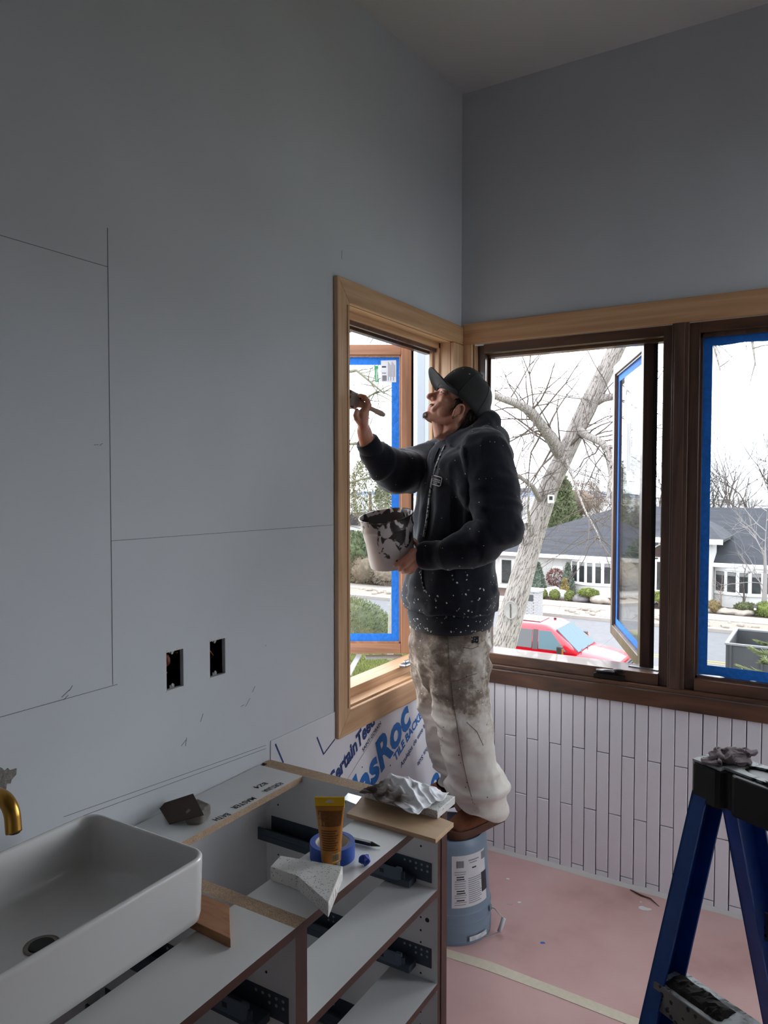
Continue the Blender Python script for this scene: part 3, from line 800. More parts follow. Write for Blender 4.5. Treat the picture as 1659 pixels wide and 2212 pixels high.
cabL = thing('vanity_cabinet', 'open white vanity carcass carrying the vessel sink, brown front edges', 'cabinet', (.3, -2.45, 0))
part(panel(.02, -1.985, .1, .602, -1.967, CTOP, (0,1,0,2,0,0)), 'side_panel', PM, cabL)
part(panel(.02, -2.93, .0, .602, -2.912, CTOP, (0,1,0,2,0,0)), 'side_panel', PM, cabL)
part(panel(.022, -2.912, .1, .030, -1.985, .785, (0,)*6), 'back_panel', PM, cabL)
part(panel(.030, -2.912, .10, .602, -1.985, .118, (0,0,0,2,0,0)), 'bottom_panel', PM, cabL)
part(panel(.448, -2.912, .787, .602, -1.985, CTOP, (0,0,0,2,0,1)), 'front_stretcher', PM, cabL)
part(panel(.462, -2.912, .40, .602, -1.985, .418, (0,0,0,2,0,1)), 'divider_rail', PM, cabL)
part(panel(.004, -2.912, .787, .165, -1.986, CTOP, (0,0,1,1,1,1)), 'back_stretcher', PM, cabL)
slide(cabL, -1.985, .632); slide(cabL, -1.985, .46); slide(cabL, -1.985, .165)
pin_holes(cabL, -1.985, (.53,), [.758, .727, .695, .56, .525])

# ------------------------------------------------------------------ vessel sink
def rrect(cx, cy, hx, hy, r, z, n=7):
    out = []
    for (sx, sy, a0) in ((1,1,0), (-1,1,90), (-1,-1,180), (1,-1,270)):
        for k in range(n+1):
            a = math.radians(a0 + 90*k/n)
            out.append(Vector((cx + sx*(hx-r) + r*math.cos(a), cy + sy*(hy-r) + r*math.sin(a), z)))
    return out
def loft(mb, rings, cap0=True, cap1=True, mi=0):
    n = len(rings[0]); vs = [v for rg in rings for v in rg]; fs = []
    for i in range(len(rings)-1):
        for j in range(n): fs.append((i*n+j, i*n+(j+1) % n, (i+1)*n+(j+1) % n, (i+1)*n+j))
    if cap0: fs.append(tuple(range(n-1, -1, -1)))
    if cap1: fs.append(tuple((len(rings)-1)*n+j for j in range(n)))
    return mb.add(vs, fs, mi)
sx, sy, hx, hy = .292, -2.38, .172, .315
zb = .823
mb = MB()
prof = [(.030, 0), (.012, .001), (.006, .006), (.003, .02), (0, .118), (0, .124), (.003, .1275), (.007, .1275), (.010, .124), (.014, .08), (.020, .042), (.032, .026), (.055, .019), (.10, .016)]
loft(mb, [rrect(sx, sy, hx-i, hy-i, max(.038-i*.6, .010), zb+h) for (i, h) in prof])
sink = thing('vessel_sink', 'white rectangular vessel sink on the vanity', 'sink', (sx, sy, zb))
M['porcelain'] = plain('white_porcelain', (214, 212, 211), .25, coat=.2)
part(mb, 'bowl', M['porcelain'], sink, True)
dc = onz(90, 2036, zb+.022)
dm = MB().lathe([(.030, .0), (.030, .0012), (.024, .0022), (.022, .0006), (.004, .0002)], (dc.x, dc.y, zb+.0163), 28)
part(dm, 'drain_ring', plain('drain_metal', (120, 112, 104), .35, .8), sink, True)
dm = MB().cyl((dc.x, dc.y, zb+.0178), (dc.x, dc.y, zb+.0185), .021, n=24); part(dm, 'drain_hole', M['black'], sink)
# block under the sink
mb = MB(); pts = [onz(*p, .823) for p in ((436, 1931), (496, 1954.5), (498, 2028), (395, 1978))]
mb.prism([(v.x, v.y, CTOP+.0005) for v in pts], (0, 0, .0175))
tag(mb.build('wood_block', wood('red_oak_block', (176, 126, 88), (148, 98, 64), (10, 60, 60), .5), bevel=.001), 'reddish wood offcut wedged under the right end of the sink', 'wood block')
mb = MB().box(.18, -2.64, CTOP+.0005, .60, -2.55, .823)
tag(mb.build('wood_block', M['maple_x'], bevel=.001), 'wood strip under the far left end of the sink', 'wood block')
# faucet
brass = plain('brushed_brass', (176, 132, 62), .28, 1.0)
fa = thing('wall_faucet', 'brushed brass wall spout over the sink', 'faucet', (0, -2.275, 1.0))
tip = onx(28, 1797, .17)
zt = tip.z + .058
path = [(0.001, tip.y, zt), (.10, tip.y, zt)]
for k in range(9):
    a = math.radians(90 - 80*k/8)
    path.append((.17 - .036 + .036*math.cos(a), tip.y, zt - .036 + .036*math.sin(a)))
path += [(.172, tip.y, tip.z+.004), (.173, tip.y, tip.z)]
mb = MB().tube(path, [.0145]*len(path), 20, ref=(0,1,0)); part(mb, 'spout', brass, fa, True)
mb = MB().lathe([(.030, 0), (.030, .004), (.028, .006), (.016, .006)], (.0006, tip.y, zt), 28, (Vector((0,1,0)), Vector((0,0,1)), Vector((1,0,0)))); part(mb, 'escutcheon', brass, fa, True)
mb = MB().cyl((.173, tip.y, tip.z-.0006), (.173, tip.y, tip.z+.002), .011, n=16); part(mb, 'aerator', M['black'], fa)

# ------------------------------------------------------------------ things on the cabinet
# sanding block and brown abrasive sheet
z0 = CTOP + .0005
mb = MB(); bt = [onz(*p, z0) for p in ((400, 1783), (438, 1783), (456, 1760), (425, 1745))]
tp = [onz(*p, z0+.034) for p in ((398, 1752), (436, 1755), (457, 1736), (425, 1722))]
mb.hexa([(v.x, v.y, z0) for v in bt], [(v.x, v.y, z0+.034) for v in tp])
tag(mb.build('sanding_block', plain('grey_stone', (112, 104, 98), .8, noise_amt=.35, scale=40, bump=.4), bevel=.008, seg=3), 'grey chunky block lying on the lettered back board', 'block')
mb = MB(); c = [onz(*p, z) for p, z in (((341, 1741), .815), ((418, 1716), .850), ((441, 1761), .847), ((366, 1781), .8075))]
nrm = (c[1]-c[0]).cross(c[3]-c[0]).normalized()
if nrm.z < 0: nrm = -nrm
mb.prism(c, nrm*.003)
tag(mb.build('abrasive_sheet', plain('brown_abrasive', (72, 58, 50), .85, noise_amt=.12, scale=300, bump=.3)), 'flat dark brown abrasive sheet leaning on the grey block', 'sandpaper')
# quartz offcut in front
M['quartz'] = speckle('speckled_quartz', (212, 210, 206), (128, 118, 108), 260, .33, .30, .35, 12, (220, 219, 216))
zq = CTOP + .03
tp = [onz(*p, zq) for p in ((606, 1848), (740, 1871), (722, 1915), (709, 1950), (644, 1893), (584, 1872))]
mb = MB(); mb.prism([(v.x, v.y, z0) for v in tp], (0, 0, .0295))
random.seed(9)
qo = mb.build('quartz_offcut', M['quartz'], bevel=.001)
tag(qo, 'speckled white quartz offcut with pointed broken end, before the tube', 'stone offcut')
mb = MB(); a, b2 = tp[1], tp[3]
for k in range(7):
    f0, f1 = k/7, (k+1)/7
    p, q = a.lerp(b2, f0), a.lerp(b2, f1); out = Vector((b2.y-a.y, a.x-b2.x, 0)).normalized()
    if out.x < 0: out = -out
    mb.add([Vector((p.x, p.y, zq)), Vector((q.x, q.y, zq)), Vector((q.x, q.y, z0)), Vector((p.x, p.y, z0)), (p+q)/2*1 + out*random.uniform(.001, .004) + Vector((0,0,z0 + random.uniform(.006,.022) - zq))],
           [(1,0,4),(2,1,4),(3,2,4),(0,3,4)])
part(mb, 'broken_edge', plain('broken_quartz', (218, 214, 208), .7, noise_amt=.1, scale=80, bump=.5), qo)
# plywood
mb = MB(); pl = [onz(*p, .8165) for p in ((748, 1757), (800, 1706), (980, 1777), (941, 1813))]
mb.prism([(v.x, v.y, z0) for v in pl], (0, 0, .011))
tag(mb.build('plywood_offcut', wood('birch_ply', (206, 176, 142), (190, 156, 122), (6, 22, 22), .6, (.3, .8)), bevel=.0008), 'pale plywood offcut across the cabinet corner under a quartz slab', 'board')
# quartz slab on the plywood
zs = .817
tp = [onz(*p, zs+.02) for p in ((786, 1706), (945, 1752), (983, 1720), (846, 1692))]
mb = MB(); mb.prism([(v.x, v.y, zs) for v in tp], (0, 0, .02))
tag(mb.build('quartz_slab', M['quartz'], bevel=.001), 'flat quartz slab on the plywood beneath the crumpled rag', 'stone slab')
# crumpled rag
m, t, b = nt('stained_rag')
tc = t.nodes.new('ShaderNodeTexCoord'); n1 = t.nodes.new('ShaderNodeTexNoise'); n1.inputs['Scale'].default_value = 14; n1.inputs['Detail'].default_value = 4
sp = t.nodes.new('ShaderNodeSeparateXYZ'); t.links.new(tc.outputs['Object'], sp.inputs[0]); t.links.new(tc.outputs['Object'], n1.inputs['Vector'])
dt = t.nodes.new('ShaderNodeVectorMath'); dt.operation = 'DOT_PRODUCT'; dt.inputs[1].default_value = (-3.6, -1.6, 0)
t.links.new(tc.outputs['Object'], dt.inputs[0])
ad = t.nodes.new('ShaderNodeMath'); ad.operation = 'ADD'; t.links.new(dt.outputs['Value'], ad.inputs[0]); t.links.new(n1.outputs['Fac'], ad.inputs[1])
r = ramp(t, [(.50, rgb((232, 232, 236))), (.60, rgb((178, 168, 164))), (.68, rgb((92, 80, 76))), (.85, rgb((66, 54, 52)))])
t.links.new(ad.outputs[0], r.inputs['Fac']); t.links.new(r.outputs['Color'], b.inputs['Base Color']); b.inputs['Roughness'].default_value = .95
M['rag'] = m
def cloth(corners, z0, amp, n, seed, dome):
    """crumpled sheet over a quad of world points"""
    mb = MB(); vs = []
    for i in range(n+1):
        for j in range(n+1):
            u, v = i/n, j/n
            e = min(u, 1-u, v, 1-v)
            p = corners[0].lerp(corners[1], u).lerp(corners[3].lerp(corners[2], u), v)
            q = Vector((u*3.1 + seed, v*3.1, seed*.3))
            h = dome(u, v) * min(1, e*4)
            rid = 1 - abs(noise.noise(q*2.2))*2.4
            rid2 = 1 - abs(noise.noise(q*4.6 + Vector((4,1,0))))*2.4
            z = z0 + h*(.62 + .38*rid) + amp*(.55*rid + .45*rid2)*min(1, e*7) + amp*.75
            wob = noise.noise_vector(q*1.3)*.02*1.0
            vs.append(Vector((p.x + wob.x, p.y + wob.y, max(z, z0 + .0015 + .004*(1+noise.noise(q*5))))))
    fs = [(i*(n+1)+j, (i+1)*(n+1)+j, (i+1)*(n+1)+j+1, i*(n+1)+j+1) for i in range(n) for j in range(n)]
    return mb.add(vs, fs)
zr = zs + .0215
cz_ = [onz(776, 1712, zr), onz(892, 1762, zr), onz(974, 1722, zr), onz(858, 1684, zr)]
mb = MB(); n = 100; vs = []
for i in range(n+1):
    for j in range(n+1):
        u, v = i/n, j/n
        p = cz_[0].lerp(cz_[1], u).lerp(cz_[3].lerp(cz_[2], u), v)
        q = Vector((u*2.2, v*2.2, 3.7)); wv = noise.noise_vector(q*.9)
        e = min(u, 1-u, v, 1-v); edge = min(1, e*5)
        f1 = math.sin((u*5.2 + v*8.5 + wv.x*3.2)*1.7); f2 = math.sin((u*11 - v*6 + wv.y*4.0)*1.3); f3 = noise.noise(q*4.5)
        lump = math.exp(-((u-.22)**2 + (v-.55)**2)*9)*.020 + math.exp(-((u-.55)**2 + (v-.65)**2)*7)*.014
        z = zr + .003 + lump*edge + (.0075*(1-abs(f1))**1.2 + .0055*(1-abs(f2))**1.2 + .005*f3)*(.35 + .65*edge)
        out = noise.noise_vector(Vector((u*4, v*4, 9)))*.016
        vs.append(Vector((p.x + out.x + wv.z*.012, p.y + out.y, max(z, zr + .0012))))
mb.add(vs, [(i*(n+1)+j, (i+1)*(n+1)+j, (i+1)*(n+1)+j+1, i*(n+1)+j+1) for i in range(n) for j in range(n)])
rag = mb.build('paint_rag', M['rag'], smooth=True)
sm = rag.modifiers.new('thick', 'SOLIDIFY'); sm.thickness = .0016; sm.offset = 1
tag(rag, 'crumpled white rag stained dark brown at one end, on the quartz slab', 'rag')
# putty knife blade peeking out
pk = thing('putty_knife', 'putty knife with shiny blade at the plywood edge', 'putty knife', onz(762, 1730, .817))
bl = [onz(*p, .8172) for p in ((741, 1727), (752, 1714), (781, 1722), (769, 1738))]
mb = MB(); mb.prism(bl, (0, 0, .0012)); part(mb, 'blade', plain('bright_steel', (196, 202, 206), .25, .9), pk)
mb = MB(); mb.tube([onz(742, 1733, .8245), onz(722, 1745, .826)], [.006, .008], 8, rnd=True); part(mb, 'handle', M['black'], pk, True)
# tape roll
tcn = onz(718, 1817, CTOP+.036)
tr_ = thing('tape_roll', 'roll of blue painters tape lying flat behind the yellow tube', 'tape roll', (tcn.x, tcn.y, z0))
mb = MB().lathe([(.0385, 0), (.0505, 0), (.0508, .002), (.0508, .034), (.0505, .036), (.0385, .036)], (tcn.x, tcn.y, z0), 40, close=True)
part(mb, 'tape_winding', plain('blue_tape_winding', (28, 72, 160), .55, noise_amt=.06, scale=200), tr_, True).modifiers.new('e', 'EDGE_SPLIT')
mb = MB().lathe([(.0365, .001), (.0384, .001), (.0384, .035), (.0365, .035)], (tcn.x, tcn.y, z0), 40, close=True)
part(mb, 'cardboard_core', plain('pale_core', (196, 190, 182), .8), tr_)
# yellow tube
tb = onz(716, 1879, z0)
tu = thing('filler_tube', 'yellow squeeze tube standing on its black cap beside the tape roll', 'tube', (tb.x, tb.y, z0))
TR, TF = RT, Vector((-FW.x, -FW.y, 0)).normalized()
lean = Vector((0, 0, 1)) + TR*(-.03) - TF*.10
def tz(h): return Vector((tb.x, tb.y, z0)) + lean*h
mb = MB().lathe([(.019, 0), (.0195, .003), (.0195, .020), (.017, .022)], tz(0), 24, (TR, TF, lean.normalized())); part(mb, 'cap', plain('black_cap', (24, 24, 26), .4), tu, True)
M['amber'] = plain('amber_plastic', (180, 112, 24), .35, noise_amt=.10, scale=30, coat=.3)
M['yellow'] = plain('yellow_plastic', (238, 190, 24), .4)
prof = [(.022, .0215, .023), (.06, .024, .0215), (.10, .028, .016), (.13, .0315, .006), (.136, .0325, .0022)]
rings = []
for (h, a, c_) in prof:
    rings.append([tz(h) + TR*(a*math.cos(2*math.pi*k/28)) + TF*(c_*math.sin(2*math.pi*k/28)) for k in range(28)])
mb = loft(MB(), rings); body = part(mb, 'tube_body', M['amber'], tu, True)
mb = MB()
rings = [[tz(h) + TR*(s*a) + TF*(c_*u) for (s, u) in ((-1,-1),(1,-1),(1,1),(-1,1))] for (h, a, c_) in ((.136, .0328, .0022), (.155, .0330, .0016))]
loft(mb, rings); part(mb, 'crimped_top', M['yellow'], tu, bevel=.001)
mb = MB(); mb.prism([tz(.144) + TR*x + TF*.002 + lean*z for (x, z) in ((-.010, 0), (.010, 0), (.006, .004), (0, .006), (-.006, .004))], TF*.0006); part(mb, 'hang_slot', plain('pale_slot_plastic', (214, 208, 190), .5), tu)  # hang hole drawn as a pale patch on the crimp
def on_tube(u, h, lift=.0006):
    """point on the tube's face towards the room: u -1..1 across, h height"""
    for i in range(len(prof)-1):
        if prof[i][0] <= h <= prof[i+1][0]:
            f = (h-prof[i][0])/(prof[i+1][0]-prof[i][0]); a = prof[i][1]*(1-f)+prof[i+1][1]*f; c_ = prof[i][2]*(1-f)+prof[i+1][2]*f
            break
    else: a, c_ = prof[-1][1], prof[-1][2]
    an_ = math.asin(max(-1, min(1, u)))
    return tz(h) + TR*(a*math.sin(an_)) + TF*(c_*math.cos(an_) + lift)
def tube_patch(u0, u1, h0, h1, mat, name, lift=.0005):
    mb = MB(); n = 6; vs = []
    for i in range(n+1):
        for h in (h0, (h0+h1)/2, h1): vs.append(on_tube(u0+(u1-u0)*i/n, h, lift))
    fs = [(i*3+j, (i+1)*3+j, (i+1)*3+j+1, i*3+j+1) for i in range(n) for j in (0, 1)]
    mb.add(vs, fs); return part(mb, name, mat, body, True)
lab = plain('dark_amber_print', (122, 72, 14), .5, noise_amt=.2, scale=200)
tube_patch(-.86, .86, .098, .128, lab, 'printed_panel')
for k in range(9):
    tube_patch(-.7, .7 - .25*((k*5) % 3)/2, .050+.0048*k, .0522+.0048*k, plain('label_print', (104, 58, 12), .6) if k == 0 else bpy.data.materials['label_print'], 'print_line', .0009)
tube_patch(.18, .86, .026, .044, plain('barcode_ground', (196, 160, 96), .6), 'barcode', .0008)
for k in range(10): tube_patch(.22+.063*k, .22+.063*k+.03, .028, .042, M['print_black'], 'barcode_bar', .0012)
# carpenter pencil and tape wad
pc = thing('marking_pencil', 'dark flat pencil lying right of the tape roll', 'pencil', onz(790, 1822, z0))
a, c = onz(752, 1811, z0+.006), onz(802, 1823, z0+.006); e = onz(821, 1828, z0+.004)
mb = MB().bar(a, c, .012, .008); part(mb, 'shaft', plain('dark_lacquer', (34, 30, 32), .4), pc, bevel=.002)
mb = MB().tube([c, e], [(.006, .004), (.0008, .0008)], 8); part(mb, 'point', plain('dark_wood_point', (40, 36, 36), .6), pc)
wd = onz(788, 1858, z0+.011)
mb = MB().ell(wd, .0125, .0115, .012, n=10, m=7).jitter(.006, 90)
for v in mb.v: v.z = max(v.z, z0)
tag(mb.build('tape_wad', plain('blue_tape_wad', (20, 56, 150), .6, bump=.3, scale=150)), 'small crumpled wad of blue tape on the front rail', 'tape wad')

# ------------------------------------------------------------------ upturned pail the painter stands on
bc = Vector((.255, -.612, 0))
bk = thing('upturned_pail', 'blue grey five gallon pail upside down under the painter', 'bucket', bc)
M['pail_blue'] = plain('blue_grey_plastic', (116, 134, 152), .4, noise_amt=.04, scale=10)
BH = .365
prof = [(.146, .0), (.152, .002), (.1525, .012), (.150, .014), (.150, .034), (.1525, .036), (.1525, .042), (.1495, .044), (.1495, .066), (.152, .068), (.152, .074), (.149, .076), (.1485, .10), (.151, .102), (.151, .108), (.1465, .112)]
prof += [(.1465 - (h-.112)*.062, h) for h in (.16, .22, .28, .34)] + [(.128, BH-.008), (.122, BH), (.118, BH-.004)]
part(MB().lathe(prof, bc, 64), 'pail_body', M['pail_blue'], bk, True).modifiers.new('e', 'EDGE_SPLIT').split_angle = math.radians(35)
def wrap(a0, a1, h0, h1, mat, name, par, lift=.0008, n=12):
    def rad(h): return .1465 - (h-.112)*.062 + lift
    mb = MB(); vs = []
    for i in range(n+1):
        a = math.radians(a0 + (a1-a0)*i/n)
        for h in (h0, h1): vs.append(bc + Vector((rad(h)*math.cos(a), rad(h)*math.sin(a), h)))
    mb.add(vs, [(i*2, (i+1)*2, (i+1)*2+1, i*2+1) for i in range(n)])
    return part(mb, name, mat, par, True)
# angle facing the camera is about -64 degrees
label = wrap(-62, 0, .135, .318, plain('white_paper_label', (205, 204, 208), .7, noise_amt=.03, scale=40), 'paper_label', bk)
random.seed(21)
for k in range(8): wrap(-55+k*1.5, -54.3+k*1.5, .276, .300, M['print_black'], 'barcode_bar', label, .0014, 1)
for k in range(15):
    h = .262 - k*.0082
    if k in (2, 3, 8, 9, 12): wrap(-55, -41-random.uniform(0, 4), h-.0042, h, M['print_black'], 'print_line', label, .0014, 3)
    else: wrap(-58, -40-random.uniform(0, 2), h-.0022, h, M['print_grey'], 'print_line', label, .0014, 3)
for k in range(13):
    h = .236 - k*.0072; wrap(-37, -12-random.uniform(0, 5), h-.0024, h, M['print_grey'], 'print_line', label, .0014, 4)
wrap(-36, -16, .296, .300, M['print_grey'], 'print_line', label, .0014, 4); wrap(-34, -20, .288, .291, M['print_grey'], 'print_line', label, .0014, 4); wrap(-30, -22, .268, .273, M['print_black'], 'print_line', label, .0014, 3)
wrap(-12, 2, .17, .24, M['print_black'], 'picture', label, .0014, 4); wrap(-10, 2, .285, .312, M['print_grey'], 'print_line', label, .0014, 4)
wrap(-38, -8, .016, .032, plain('torn_white_sticker', (196, 200, 202), .7, noise_amt=.2, scale=60), 'sticker', bk, .006, 6)
E1 = bc + Vector((.152, .02, .09))
wire = [E1, onz(1068, 1962, .09), onz(1080, 1975, .07), onz(1088, 1983, .055), onz(1083, 2000, .03), onz(1078, 2013, .012), onz(1060, 2020, .006), onz(1030, 2022, .006), onz(1000, 2010, .02), onz(967, 1998, .05), onz(940, 1980, .09)]
part(MB().tube(wire, .0022, 8), 'bail_wire', plain('galvanised_wire', (176, 182, 190), .35, .8), bk, True)
part(MB().tube([wire[3], wire[4], wire[5]], [.0085]*3, 12), 'bail_grip', plain('white_plastic_grip', (206, 206, 212), .5), bk, True)
part(MB().box(E1.x-.004, E1.y-.008, E1.z-.01, E1.x+.004, E1.y+.008, E1.z+.01), 'bail_ear', M['pail_blue'], bk, bevel=.002)

# ------------------------------------------------------------------ step ladder
LS, LQ = Vector((.876, -.482, 0)), Vector((.482, .876, 0))
FL = Vector((1.228, -1.565, 0))
def lp(s, q, z): return FL + LS*s + LQ*q + Vector((0, 0, z))
ld = thing('step_ladder', 'blue fibreglass step ladder with black top cap', 'ladder', lp(.17, .05, 0))
M['fibre'] = plain('blue_fibreglass', (10, 72, 150), .42, noise_amt=.14, scale=25, bump=.1)
M['cap_black'] = speckle('black_cap_plastic', (16, 16, 17), (190, 192, 190), 60, .14, .42, .45, 5)
m, t, b = nt('painted_cap_top')
tc = t.nodes.new('ShaderNodeTexCoord'); n1 = t.nodes.new('ShaderNodeTexNoise'); n1.inputs['Scale'].default_value = 26; n1.inputs['Detail'].default_value = 5; n1.inputs['Distortion'].default_value = 1.5
r = ramp(t, [(.40, rgb((26, 27, 28))), (.46, rgb((150, 154, 156))), (.6, rgb((196, 200, 200)))])
t.links.new(tc.outputs['Object'], n1.inputs['Vector']); t.links.new(n1.outputs['Fac'], r.inputs['Fac']); t.links.new(r.outputs['Color'], b.inputs['Base Color']); b.inputs['Roughness'].default_value = .5
M['cap_top'] = m
ZT = 1.12
def cap_poly(z):
    o = [(0, .012), (.012, 0), (.058, 0), (.066, .004), (.073, .016), (.083, .016), (.090, .004), (.098, 0)]
    o += [(.26, 0), (.268, .012), (.278, .012), (.286, 0), (.335, 0), (.345, .012), (.345, .084), (.333, .096), (.012, .096), (0, .084)]
    return [lp(s, q, z) for (s, q) in o]
def cap_low(z):
    return [v - LQ*.006 if False else v for v in cap_poly(z)]
mb = MB(); lo = cap_poly(ZT-.078); hi = cap_poly(ZT)
mb.prism(lo, (0, 0, .074)); cap = part(mb, 'top_cap', M['cap_black'], ld, bevel=.004)
# top surface with tool slots: ring plates round openings
def slot_plate(s0, s1, q0, q1):
    mb = MB(); n = 24; outer = []; inner = []
    cs, cq = (s0+s1)/2, (q0+q1)/2
    for k in range(n):
        a = 2*math.pi*k/n; ca, sa = math.cos(a), math.sin(a)
        m_ = max(abs(ca), abs(sa)); outer.append((cs + (s1-s0)/2*ca/m_, cq + (q1-q0)/2*sa/m_))
        inner.append((cs + (s1-s0)*.36*ca, cq + (q1-q0)*.33*sa))
    vs = [lp(s, q, ZT) for s, q in outer] + [lp(s, q, ZT) for s, q in inner] + [lp(s, q, ZT-.0045) for s, q in outer] + [lp(s, q, ZT-.0045) for s, q in inner]
    fs = []
    for k in range(n):
        k2 = (k+1) % n
        fs += [(k, k2, n+k2, n+k), (n+k, n+k2, 3*n+k2, 3*n+k), (2*n+k2, 2*n+k, k, k2)]
    mb.add(vs, fs); part(mb, 'tool_tray_rim', M['cap_top'], cap)
slot_plate(.006, .066, .004, .092); slot_plate(.0665, .18, .018, .092); slot_plate(.1805, .262, .018, .092); slot_plate(.2625, .34, .018, .092)
def rail(s0, s1, qt, slope, zt, web, name='rail'):
    """C channel leg: web faces along the ladder, flanges front and back"""
    mb = MB(); zb_ = .012
    qb = qt + slope*(zt - zb_)
    sgn = 1 if s1 > s0 else -1; tk = .004
    def slabq(sa, sb, q0, q1):
        sa, sb = sorted((sa, sb))
        mb.hexa([lp(sa, qb+q0, zb_), lp(sb, qb+q0, zb_), lp(sb, qb+q1, zb_), lp(sa, qb+q1, zb_)], [lp(sa, qt+q0, zt), lp(sb, qt+q0, zt), lp(sb, qt+q1, zt), lp(sa, qt+q1, zt)])
    slabq(s0, s0+tk*sgn, 0, web); slabq(s0, s1, 0, tk); slabq(s0, s1, web-tk, web)
    o = part(mb, name, M['fibre'], ld)
    ft = MB(); ft.obox(lp((s0+s1)/2, qb+web/2, .008), LS*.022, LQ*(web/2+.006), (0,0,.008)); part(ft, 'rubber_foot', M['black'], o, bevel=.003)
rail(.008, .040, .002, -.34, ZT-.06, .062); rail(.337, .305, .002, -.34, ZT-.06, .062)
rail(.030, .060, .050, .30, ZT-.06, .080); rail(.315, .285, .050, .30, ZT-.06, .080)
M['step_metal'] = speckle('painted_aluminium_step', (96, 92, 90), (46, 44, 44), 95, .4, .30, .5, 8, (140, 136, 132))
for zst in (.73, .43, .13):
    q = .004 - .34*(ZT-.06-zst)
    st = MB(); st.obox(lp(.1725, q+.032, zst-.004), LS*.152, LQ*.036, (0,0,.004)); tread = part(st, 'step', M['cap_top'], ld, bevel=.001)
    st = MB(); st.obox(lp(.1725, q-.004, zst-.024), LS*.152, LQ*.002, (0,0,.024)); part(st, 'step_flange', M['step_metal'], tread, bevel=.001)
    for s in (.05, .295):
        sg = 1 if s < .1 else -1
        bb_ = MB(); bb_.bar(lp(s-.01*sg, q+.02, zst-.085), lp(s+.065*sg, q+.02, zst-.03), .014, .012); part(bb_, 'step_brace', plain('greenish_steel', (70, 84, 84), .5, .4) if 'greenish_steel' not in bpy.data.materials else bpy.data.materials['greenish_steel'], tread)
    # crust of dried paint and debris at the far end of the tread
    cr = MB(); random.seed(int(zst*100))
    vs = []; nx, ny = 22, 6
    for i in range(nx+1):
        for j in range(ny+1):
            s = .03 + .12*i/nx; qq = q + .004 + .052*j/ny; e = min(i, nx-i)/nx*8; e2 = min(j, ny-j)/ny*5
            vs.append(lp(s + random.uniform(-.002,.002), qq, zst + min(1, e)*min(1, e2)*(.004 + .007*random.random()) - (.001 if min(e,e2) == 0 else 0)))
    cr.add(vs, [(i*(ny+1)+j, (i+1)*(ny+1)+j, (i+1)*(ny+1)+j+1, i*(ny+1)+j+1) for i in range(nx) for j in range(ny)])
    part(cr, 'dried_paint_crust', plain('dark_crust', (44, 40, 38), .9, noise_amt=.4, scale=60) if 'dark_crust' not in bpy.data.materials else bpy.data.materials['dark_crust'], tread)
for zst in (.76, .42):
    q = .050 + .30*(ZT-.06-zst)
    bb_ = MB(); bb_.obox(lp(.1725, q+.04, zst), LS*.125, LQ*.003, (0,0,.028)); part(bb_, 'rear_brace', M['step_metal'], ld)
mb = MB()
for (s, q, z) in ((.007, .045, .77), (.007, .055, .63)): mb = MB(); mb.ell(lp(s, q - .34*(1.06-z) - .02, z), .005, .005, .005, n=8, m=6); part(mb, 'rivet', M['chrome'], ld, True)
mb = MB(); mb.ell(lp(.029, .05+.30*(1.06-.84)+.03, .84), .006, .006, .008, n=8, m=6); part(mb, 'rivet', M['chrome'], ld, True)
# rag folded on the ladder cap, screws in the tray
rz = ZT + .0008
cc = [onz(1515, 1652, rz), onz(1600, 1655, rz), onz(1636, 1628, rz), onz(1555, 1622, rz)]
mb = cloth(cc, rz, .0018, 30, 7.1, lambda u, v: .012*max(0, 1-((u-.5)**2+(v-.45)**2)*3))
rg = mb.build('shop_cloth', plain('mauve_grey_cloth', (150, 136, 142), .95, noise_amt=.1, scale=60), smooth=True); rg.modifiers.new('thick', 'SOLIDIFY').thickness = .004
tag(rg, 'folded mauve grey cloth resting on the ladder cap', 'cloth')
random.seed(15)
for k in range(6):
    a = lp(.155 + .012*k, .050 + random.uniform(-.012, .02), ZT + .0052); dv = (LS*random.uniform(-1,1) + LQ*random.uniform(-1,1)).normalized()*.018
    sc_ = thing('wood_screw', 'small loose steel screw lying in the ladder cap tray', 'screw', a, 'loose screws on the ladder')
    part(MB().tube([a-dv, a+dv], [.0022, .0008], 7), 'shank', M['chrome'], sc_, True); part(MB().tube([a-dv, a-dv*1.08], [.0042, .0036], 8), 'head', M['chrome'], sc_)
mb = MB(); mb.obox(lp(.20, .055, ZT+.0015), LS*.055, LQ*.036, (0,0,.0009))
tag(mb.build('tray_sheet', plain('pale_tray', (176, 178, 180), .6)), 'pale flat sheet on the ladder cap under loose screws', 'sheet')

# ------------------------------------------------------------------ the painter
F3 = Vector((-.625, -.78, 0)).normalized()
L3 = Vector((.78, -.625, 0)).normalized()
Z3 = Vector((0, 0, 1))
def voxel(mb, size, smooth=2, factor=.5):
    """union of overlapping closed shells as one continuous mesh"""
    me = mb.mesh('tmp', plain('tmp', (128,)*3) if 'tmp' not in bpy.data.materials else bpy.data.materials['tmp'], Vector((0,0,0)), False)
    o = bpy.data.objects.new('tmp', me); COL.objects.link(o)
    r = o.modifiers.new('r', 'REMESH'); r.mode = 'VOXEL'; r.voxel_size = size; r.adaptivity = 0
    if smooth:
        s = o.modifiers.new('s', 'SMOOTH'); s.iterations = smooth; s.factor = factor
    bpy.context.view_layer.update()
    out = bpy.data.meshes.new_from_object(o.evaluated_get(bpy.context.evaluated_depsgraph_get()))
    bpy.data.objects.remove(o); bpy.data.meshes.remove(me)
    return out
